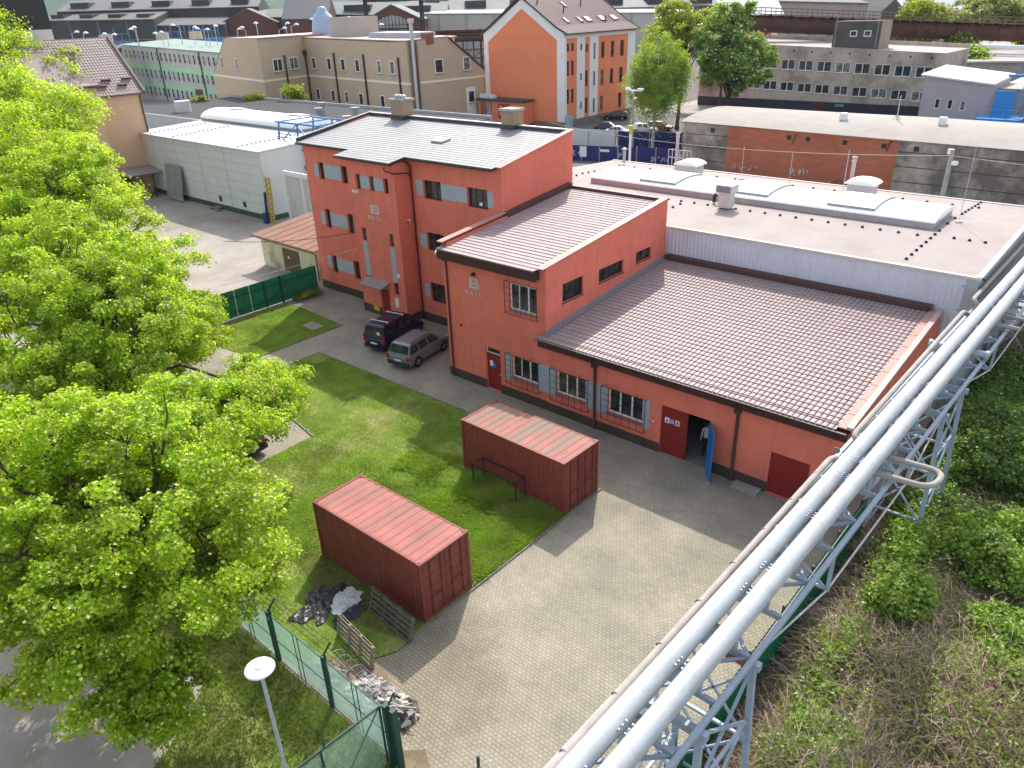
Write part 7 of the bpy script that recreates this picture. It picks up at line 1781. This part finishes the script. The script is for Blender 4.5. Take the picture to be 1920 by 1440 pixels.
mb = MB(); q = [gp + gn * .5 + Z * (gzt(0) + .02), gq + gn * .5 + Z * (gzt(1) + .02), gq - gn * 16.5 + Z * (gzt(1) + .6), gp - gn * 16.5 + Z * (gzt(0) + .6)]; mb.prism(q, (0, 0, .25)); mb.build("roof", mat("green_grey_roof", (.22, .29, .25), .7, .1, .3, .25), GO)
for row in range(3):
    for k in range(27):
        f = (k + .6) / 27.5
        if row == 2 and 15 <= k <= 16: continue
        window(GO, gp.lerp(gq, f) + gn * .05 + Z * (gzt(f) - 3.15 - 4.4 * row), gd, .95, 2.3, 1, 2, .13, mat("grey_white_frame", (.6, .6, .58), .6, .05, 1, .3), win_glass, depth=.12)
for f in (.30, .62, .98): a = gp.lerp(gq, f) + gn * .2; mb = MB(); mb.bar(a, a + Z * gzt(f), .25); mb.build("downpipe", mat("green_downpipe", (.06, .10, .085), .5, .1, 1, .3), GO)
a = gp.lerp(gq, .565) + gn * .15; mb = MB(); mb.obox(a + Z * 1.6, gd * 1.4, gn * .1, Z * 1.7); mb.build("door", mat("brown_wood_door", (1, 1, 1)), GO)
GL = thing("grey_side_office", (-205, 86, 0), "grey office wing with dark flat roof left of the green office", "building")
mb = MB(); mb.prism([(-226, 66, 0), (-209, 85.5, 0), (-222, 96, 0), (-240, 80, 0)], (0, 0, 12.0)); mb.build("wall", mat("grey_render", (.24, .25, .24), .9, .08, .4, .15), GL); mb = MB(); mb.prism([(-226.4, 65.5, 12.0), (-208.3, 85.5, 12.0), (-222, 97, 13.6), (-241, 80, 13.6)], (0, 0, .3)); mb.build("roof", mat("dark_grey_felt", (.13, .13, .125), .85, .15, .3, .2), GL)
for k in range(5): f = (k + .6) / 5.5; window(GL, Vector((-226, 66, 8)).lerp(Vector((-209, 85.5, 8)), f) + Vector((.08, -.07, 0)), Vector((17, 19.5, 0)), 1.0, 2.3, 1, 2, .13, MATS["grey_white_frame"], win_glass)
wallb = fence_run("sheet_fence", (-190, 92), (-150, 88), 2.4, navy_f, "dark blue fence in front of the green office entrance", n=8)
for (x, y, s, m_, lab) in ((-148, 76, 3.2, far_l, "small yellowish bush by the green office forecourt"), (-139, 84, 3.6, lime_l, "bright bush right of the pale tank"), (-131, 86, 4.0, lime_l, "bright green bush at the left gable of the beige office")):
    tree("roadside_bush", (x, y, 0), (x, y, s * 1.1), s * .75, s * .95, m_, bark, lab, "bush", None, int(-x), 8, 60, 60, .4, .6, .12, zmin=.3)
# ---------------------------------------------------------------- rusty gas main on trestles, right background
rust = mat("rusty_brown_steel", (.075, .035, .026), .75, .25, .3, .2, grime=(.16, .065, .04), gamt=.6, gscale=.2); rust_l = mat("light_rust_steel", (.20, .125, .09), .8, .2, .5, .2)
RP = thing("gas_main", (-50, 176, 0), "thick rusty brown gas main on a trestle with a railed walkway on top", "pipeline")
ra, rbb = Vector((-84, 147.5, 15.9)), Vector((10, 228, 7.6)); rd = (rbb - ra).normalized(); rn = Vector((-rd.y, rd.x, 0)).normalized()
mb = MB(); mb.tube([ra, ra.lerp(rbb, .5), rbb], 1.55, 20); mb.build("main_pipe", rust, RP)
mb = MB()
for k in range(30): c = ra.lerp(rbb, (k + .3) / 30); mb.cyl(c, c + rd * .35, 1.66, n=20)
mb.build("flange", rust, RP)
mb = MB()
for s in (-1, 1):
    for z in (1.75, 2.3, 2.9): mb.bar(ra + rn * s * 1.5 + Z * z, rbb + rn * s * 1.5 + Z * z, .14)
    for k in range(60): c = ra.lerp(rbb, k / 60) + rn * s * 1.5; mb.bar(c + Z * 1.2, c + Z * 2.9, .10)
mb.build("walkway_railing", rust_l, RP); mb = MB(); mb.prism([ra + rn * 1.5 + Z * 1.65, rbb + rn * 1.5 + Z * 1.65, rbb - rn * 1.5 + Z * 1.65, ra - rn * 1.5 + Z * 1.65], (0, 0, .12)); mb.build("walkway", rust, RP)
for f in (.36, .60, .86):
    c = ra.lerp(rbb, f); mb = MB()
    for s in (-1, 1):
        for q in (-1.2, 1.2): mb.bar(c + rn * s * 1.4 + rd * q - Z * 1.2, Vector((c.x, c.y, 0)) + rn * s * 2.4 + rd * q * 1.6, .4)
        for z0, z1 in ((9, 5), (5, 1)): mb.bar(Vector((c.x, c.y, z0)) + rn * s * 1.8 + rd * -1.4, Vector((c.x, c.y, z1)) + rn * s * 2.1 + rd * 1.4, .22); mb.bar(Vector((c.x, c.y, z0)) + rn * s * 1.8 + rd * 1.4, Vector((c.x, c.y, z1)) + rn * s * 2.1 + rd * -1.4, .22)
    mb.build("trestle", rust, RP)
WPp = thing("white_pipes", (-62, 172, 0), "pair of pale pipes running behind the concrete office roof", "pipeline"); mb = MB(); mb.tube([(-84, 163, 11.6), (0, 190, 8.2)], .45, 10); mb.tube([(-84, 164, 10.2), (0, 191, 7.0)], .35, 10); mb.build("pipe", white_paint, WPp); mb = MB()
for k in range(8): q = Vector((-84, 163.5, 0)).lerp(Vector((0, 190.5, 0)), k / 7.5); mb.bar(q, q + Z * (11 - .35 * k), .35)
mb.build("post", steel_grey, WPp)
# ---------------------------------------------------------------- ironworks sheds along the skyline
dk = mat("sooty_dark_sheet", (.055, .06, .062), .8, .25, .08, .2, streak=.3); dk2 = mat("slate_blue_sheet", (.085, .095, .115), .75, .15, .1, .25, streak=.15); rf = mat("grey_works_roof", (.13, .125, .122), .75, .15, .06, .25); rfg = mat("green_grey_works_roof", (.13, .15, .142), .75, .12, .06, .25); rfb = mat("dark_blue_ribbed_roof", (.055, .06, .075), .6, .12, .2, .35); wbr = mat("works_brick", (.14, .062, .048), .9, .25, .15, .15); whs = mat("pale_works_wall", (.5, .46, .42), .8, .07, .1, .2)
def shed(a, b, zl, zr, depth, rise, mw, mr, label, name="works_shed", lantern=0, gable=False, bays=0, wins=0):
    """hall with its front from a to b; gable=True turns the ridge towards the viewer"""
    a, b = Vector((*a, 0)), Vector((*b, 0)); d = (b - a).normalized(); L = (b - a).length; n = Vector((-d.y, d.x, 0))
    t = thing(name, tuple((a + b) / 2), label, "factory hall"); mb = MB()
    A, B, Cc, D = a, b, b + n * depth, a + n * depth
    if gable:
        m1 = (a + b) / 2; mb.prism([A, B, B + Z * zr, m1 + Z * (max(zl, zr) + rise), A + Z * zl], n * depth); mb.build("wall", mw, t)
        mb = MB(); o = -n * .4
        for p, q in ((A + Z * (zl - .2) - d * .5, m1 + Z * (max(zl, zr) + rise)), (m1 + Z * (max(zl, zr) + rise), B + Z * (zr - .2) + d * .5)): mb.prism([p + o, q + o, q + n * (depth + .8) + o, p + n * (depth + .8) + o], (0, 0, .35))
        mb.build("roof", mr, t)
    else:
        mb.add([A, B, B + Z * zr, A + Z * zl, D, Cc, Cc + Z * zr, D + Z * zl, (A + D) / 2 + Z * (zl + rise), (B + Cc) / 2 + Z * (zr + rise)], [[0, 1, 2, 3], [5, 4, 7, 6], [1, 5, 6, 9, 2], [4, 0, 3, 8, 7]]); mb.build("wall", mw, t)
        mb = MB(); r0, r1 = (A + D) / 2 + Z * (zl + rise), (B + Cc) / 2 + Z * (zr + rise); e = .6
        mb.prism([A - n * e + Z * (zl - .15), B - n * e + Z * (zr - .15), r1, r0], (0, 0, .3)); mb.prism([r0, r1, Cc + n * e + Z * (zr - .15), D + n * e + Z * (zl - .15)], (0, 0, .3)); mb.build("roof", mr, t)
        for k in range(lantern):
            f = (k + .5) / lantern; c = (A - n * 0).lerp(B, f) + n * depth * .22 + Z * (zl + (zr - zl) * f + rise * .5)
            mb = MB(); mb.obox(c, d * L / lantern * .22, n * depth * .12, Z * rise * .32); mb.build("roof_lantern", dk, t)
    if bays:
        mb = MB()
        for k in range(bays + 1): c = a.lerp(b, k / bays) - n * .15; mb.bar(c, c + Z * (zl + (zr - zl) * k / bays - .2), .5)
        mb.build("pilaster", mr, t)
    if wins:
        for k in range(wins): c = a.lerp(b, (k + .5) / wins) - n * .1; mb = MB(); mb.obox(c + Z * (zl * .55), d * L / wins * .3, n * .08, Z * zl * .18); mb.build("window", mat("dull_pale_glass", (.34, .35, .32), .4, .3, .5, .4), t)
    return t
shed((-311, 109), (-283, 136), 20.5, 19.7, 30, 2.2, dk, rf, "dark sheet hall with openings at the far left skyline", lantern=4, bays=4)
shed((-318, 118), (-274, 172), 23.2, 22.6, 34, 3.4, dk, rf, "long dark hall with low roof lanterns on the left skyline", lantern=5)
shed((-289, 131), (-270, 155), 17.8, 17.2, 24, 2.2, dk, rf, "dark corrugated hall front behind the blue cranes", bays=6)
shed((-274, 156), (-261, 170), 17.6, 17.3, 30, 4.2, wbr, rf, "sooty brick gable hall right of the dark corrugated one", gable=True)
shed((-268, 170), (-252, 190), 18.9, 18.4, 26, 2.6, dk2, rf, "slate blue hall with pale grey roof", bays=3)
shed((-242, 160), (-231, 171), 18.2, 17.9, 22, 6.5, wbr, rfb, "narrow brick hall with steep dark ribbed roof", wins=2)
shed((-247, 182), (-215, 211), 19.2, 17.2, 30, 4.0, dk2, rfg, "broad hall with green grey roof and glazed lantern", lantern=2, wins=6)
AB = shed((-213, 171.5), (-199.5, 184), 16.8, 16.8, 30, 4.4, wbr, rfg, "brick hall with a wide arched window under its gable", gable=True)
mb = MB(); c = Vector((-206.3, 177.7, 15.5)); d_ = Vector((13.5, 12.5, 0)).normalized(); n_2 = Vector((-d_.y, d_.x, 0)); P = [c - n_2 * .3 + d_ * -4.6 - Z * 1.5]
P = [c - n_2 * .4 + d_ * x + Z * z for x, z in ((-4.6, -2), (4.6, -2), (4.6, 1.2), (2.8, 2.3), (0, 2.8), (-2.8, 2.3), (-4.6, 1.2))]; mb.prism(P, n_2 * .2); mb.build("arched_window", mat("dull_pale_glass", (1, 1, 1)), AB)
mb = MB()
for k in range(9): mb.bar(P[0].lerp(P[1], k / 8) - n_2 * .1, P[0].lerp(P[1], k / 8) - n_2 * .1 + Z * (3.4 + 1.3 * math.sin(math.pi * k / 8)), .14)
mb.bar(P[0] + Z * 2 - n_2 * .1, P[1] + Z * 2 - n_2 * .1, .15); mb.build("glazing_bar", dk, AB)
shed((-224, 202), (-150, 268), 18.4, 15.6, 18, .8, whs, mat("white_works_roof", (.40, .385, .375), .5, .06, .1, .4), "long pale hall with white flat roof behind the orange house", bays=10)
shed((-240, 214), (-140, 318), 18.8, 16.8, 46, 4.5, rf, rf, "saw roofed hall with dark lanterns behind the long pale hall", lantern=8)
shed((-250, 225), (-160, 330), 21.2, 19.5, 50, 5, dk2, rf, "farthest grey works hall on the middle skyline", lantern=6)
shed((-100, 219), (-78, 240), 18.6, 17.0, 18, 1.2, mat("pinkish_grey_render", (.36, .30, .28), .9, .08, .2, .15), rf, "pinkish grey house behind the rusty gas main", wins=6, name="factory_office")
shed((-92, 267), (-70, 290), 18.4, 17.0, 18, 2.5, whs, mat("red_sheet_roof", (.36, .06, .06), .6, .1, .2, .3), "house with a bright red roof behind the rusty gas main", name="far_house")
shed((-73, 257), (-60, 269), 14.4, 14.0, 14, 3.4, mat("dark_house_wall", (.10, .085, .075), .9, .1, .3, .1), mat("light_slate", (1, 1, 1)), "dark house with light grey hipped roof among trees at the top right", name="far_house")
shed((-60, 180), (-20, 206), 8.2, 6.5, 20, .8, whs, mat("pale_gravel_roof", (1, 1, 1)), "low white building seen under the rusty gas main", wins=10, name="low_building")
shed((-36, 168), (10, 200), 7.6, 6.6, 24, .6, concrete, mat("pale_gravel_roof", (1, 1, 1)), "low pale concrete building right of the concrete office", wins=6, name="low_building")
DM = thing("silver_dome_tower", (-148.5, 108.4, 0), "pale blue sheet metal ventilator tower with stepped dome", "tower")
mb = MB(); mb.lathe((-148.5, 108.4, 0), [(3.1, 10), (2.95, 14.2), (2.55, 16.6), (2.5, 16.9), (2.25, 18.4), (1.9, 19.2), (1.2, 19.8), (1.0, 20.2), (.95, 20.6), (.5, 20.9), (0, 21)], 20); mb.build("dome", mat("pale_blue_sheet", (.32, .42, .55), .5, .1, .4, .35, streak=.15), DM)
mb = MB(); mb.cyl((-148.5, 108.4, 0), (-148.5, 108.4, 10), 2.4, n=16); mb.build("shaft", dk2, DM)
GN = thing("black_gantry", (-183, 158, 0), "black steel gantry towers before the arched brick hall", "gantry")
for (x, y) in ((-188.7, 153), (-176.9, 163.7)):
    mb = MB()
    for q in (-.7, .7): mb.bar((x + q, y, 0), (x + q * .6, y, 24), .45)
    for k in range(7): mb.bar((x - .7, y, 3 * k), (x + .6, y, 3 * k + 3), .2)
    mb.build("tower", iron_black, GN)
mb = MB(); mb.bar((-188.7, 153, 22.4), (-176.9, 163.7, 22.4), .7, .9); mb.bar((-188.7, 153, 15), (-176.9, 163.7, 14.8), .6); mb.build("beam", iron_black, GN)
CV = thing("rusty_conveyor", (-178, 189, 0), "rusty brown steel framework between beige office and orange house", "conveyor")
mb = MB(); ca, cb_ = Vector((-197, 172, 0)), Vector((-160, 205, 0)); cd = (cb_ - ca).normalized()
for z in (3, 5.5, 8, 10.5, 11.6): mb.bar(ca + Z * z, cb_ + Z * (z - .4), .45)
for k in range(16): c = ca.lerp(cb_, k / 15); mb.bar(c, c + Z * 11.4, .35); mb.bar(c + Z * 5.5, c + cd * 3.1 + Z * 8, .25); mb.bar(c + Z * 8, c + cd * 3.1 + Z * 5.5, .25); mb.bar(c + Z * 3, c + cd * 3.1, .25)
mb.build("frame", mat("ochre_rust", (.20, .11, .045), .85, .3, .4, .15), CV); mb = MB(); mb.obox((ca + cb_) / 2 + Z * 12.6, cd * 25, Vector((-cd.y, cd.x, 0)) * 1.6, Z * 1.0); mb.build("gallery", rust, CV)
PR = thing("pipe_rack", (-210, 160, 0), "dark brown pipe rack running along the works behind the beige office", "pipe rack")
mb = MB(); pa, pb_ = Vector((-258, 96, 0)), Vector((-150, 214, 0))
for z, r in ((14.2, .5), (13.2, .4), (12.0, .6)): mb.tube([pa + Z * z, pb_ + Z * (z - 1.2)], r, 8)
mb.build("pipe", rust, PR); mb = MB()
for k in range(18): c = pa.lerp(pb_, k / 17); mb.bar(c, c + Z * 13.8, .5)
mb.build("post", rust, PR)
crb = mat("far_blue_steel", (.05, .17, .36), .6, .1, 1, .3); cream_c = mat("far_cream_cabin", (.5, .42, .30), .7, .1, 1, .2)
for (x, y, lab) in ((-243, 104, "blue rail crane with cream cabin, far left below the dark sheds"), (-231, 115, "blue rail crane with cream cabin, nearest the corrugated shed front"), (-224, 121.5, "blue rail crane just left of the beige office gable")):
    cr_ = thing("rail_crane", (x, y, 0), lab, "crane"); u2 = Vector((.72, .69, 0)); mb = MB(); mb.obox((x, y, 13.6), u2 * 5, Vector((-.69, .72, 0)) * 1, Z * .6); mb.bar((x - 2, y - 2, 0), (x - 2, y - 2, 13.4), .5); mb.bar((x + 2, y + 2, 0), (x + 2, y + 2, 13.4), .5)
    for k in range(5): c = Vector((x, y, 14)) + u2 * (k * 2 - 4); mb.bar(c, c + Z * (2.4 if k % 2 else 4.0), .25)
    mb.bar(Vector((x, y, 16.4)) - u2 * 4, Vector((x, y, 16.2)) + u2 * 4, .25); mb.build("frame", crb, cr_); mb = MB(); mb.obox(Vector((x, y, 15.2)) - u2 * 2.6, u2 * 1.6, Vector((-.69, .72, 0)) * .9, Z * 1.0); mb.build("cabin", cream_c, cr_)
lampp = None
r = random.Random(4)
for k in range(26):
    f = k / 25; x, y = -226 + 56 * f + r.uniform(-2, 2), 88 + 54 * f + r.uniform(-2, 2); hgt = 16.6 + r.uniform(-.8, 1.4)
    if lampp is None:
        lampp = thing("works_lamp", (x, y, 0), "white hooded lamp on a thin pole among the works lamps", "lamp", "works lamps on the skyline"); mb = MB(); mb.bar((x, y, 0), (x, y, 17), .14); mb.bar((x, y, 17), (x + 1.1, y + .8, 17.5), .12); mb.build("pole", steel_grey, lampp); mb = MB(); mb.lathe((x + 1.2, y + .9, 17.3), [(.65, 0), (.6, .2), (.3, .42), (0, .5)], 8); mb.build("lamp_shade", white_paint, lampp); base_l = Vector((x, y, 0))
    else:
        c = copy_tree(lampp); c.location = (x, y, hgt - 17); c.rotation_euler = (0, 0, r.uniform(0, 6.28))
# trees along the right skyline
for (x, y, s, hh, m_, lab) in ((-66, 209, 5.5, 15, far_dark, "dark round tree at the top right behind the gas main"), (-57, 217, 6.5, 19, lime_l, "bright tree right of the dark round one"), (-44, 214, 7, 19, far_l, "pale yellowish tree on the right skyline"), (-36, 220, 7.5, 19, lime_l, "yellow green tree second from the right edge of the skyline"), (-26, 222, 7, 18, far_dark, "dark tree at the top right corner"), (-36.5, 176, 4.6, 9.5, birch_l, "feathery green tree below the gas main at the right edge"), (-41, 183, 3.6, 12.5, far_l, "thin light tree rising in front of the gas main"), (-52, 240, 8, 19, far_l, "pale tree behind the dark hipped house")):
    tree("skyline_tree", (x, y, 0), (x, y, hh * .62), s, hh * .4, m_, bark, lab, "tree", "trees on the right skyline", int(-x * 3), 14, 150, 60, .6, 1.0, .35, zmin=1.5)
tree("skyline_tree", (-243, 165, 0), (-243, 165, 16), 3, 5, far_dark, bark, "small dark tree on the middle skyline behind the works", "tree", None, 77, 8, 60, 50, .7, .9, .3)
tree("garden_tree", (-75, 150, 0), (-75, 150, 6), 4.5, 4.5, far_dark, bark, "dark tree in the gap between chestnut and concrete office", "tree", None, 78, 12, 120, 60, .5, .9, .3)
# hills
def hill():
    V = []; F = []; n = 160; m = 10
    for i in range(n + 1):
        az = math.radians(70 + 130 * i / n)
        top = 92 + 26 * math.sin(i * .13) + 14 * math.sin(i * .37 + 1) + 5 * math.sin(i * 1.1)
        for j in range(m + 1):
            f = j / m; d = 1150 + 950 * f; V.append((d * math.cos(az), d * math.sin(az), top * math.sin(f * math.pi / 2) ** 1.4 + 2.5 * math.sin(i * 2.3 + j * 3.1) * f))
    for i in range(n):
        for j in range(m): F.append([i * (m + 1) + j, i * (m + 1) + j + 1, (i + 1) * (m + 1) + j + 1, (i + 1) * (m + 1) + j])
    mb = MB(); mb.add(V, F, 0, True)
    structure(mb.build("hill", mat("wooded_hill", (.07, .115, .085), .95, .3, .012, .05, grime=(.13, .18, .09), gamt=.7, gscale=.006)))
hill()
r = np.random.default_rng(99)   # far wood on the plain below the hills
n = 9000; az = np.radians(r.uniform(95, 200, n)); d = r.uniform(430, 1150, n); C = np.stack([d * np.cos(az), d * np.sin(az), r.uniform(1, 9, n) ], 1)
k = vnoise(C[:, 0] + 4000, C[:, 1] + 100, .012, 5) > .45; C = C[k]; nn2 = len(C); ci = np.repeat(np.arange(nn2), 8); Q = C[ci] + r.normal(size=(len(ci), 3)) * [4, 4, 2.2]
V = leaf_quads(Q, r.normal(size=(len(ci), 3)) * .6 + [0, 0, .8], r.uniform(2, 4.5, len(ci)), r.uniform(2, 4, len(ci)), r)
stuff(np_mesh("far_wood", V, np.arange(len(V)).reshape(-1, 4), far_dark), "distant woods on the plain between the works and the hills", "woods")

# ---------------------------------------------------------------- thin haze over the whole valley
hz_m = bpy.data.materials.new("haze_air"); hz_m.use_nodes = True
hn = hz_m.node_tree; hn.nodes.remove(hn.nodes["Principled BSDF"])
pv = hn.nodes.new("ShaderNodeVolumePrincipled"); pv.inputs["Color"].default_value = (.80, .88, .92, 1); pv.inputs["Density"].default_value = .00008
hn.links.new(pv.outputs[0], hn.nodes["Material Output"].inputs["Volume"])
mb = MB(); mb.box(-3400, 2400, -800, 3400, -1, 165)
stuff(mb.build("haze", hz_m, None, (0, 0, -1)))
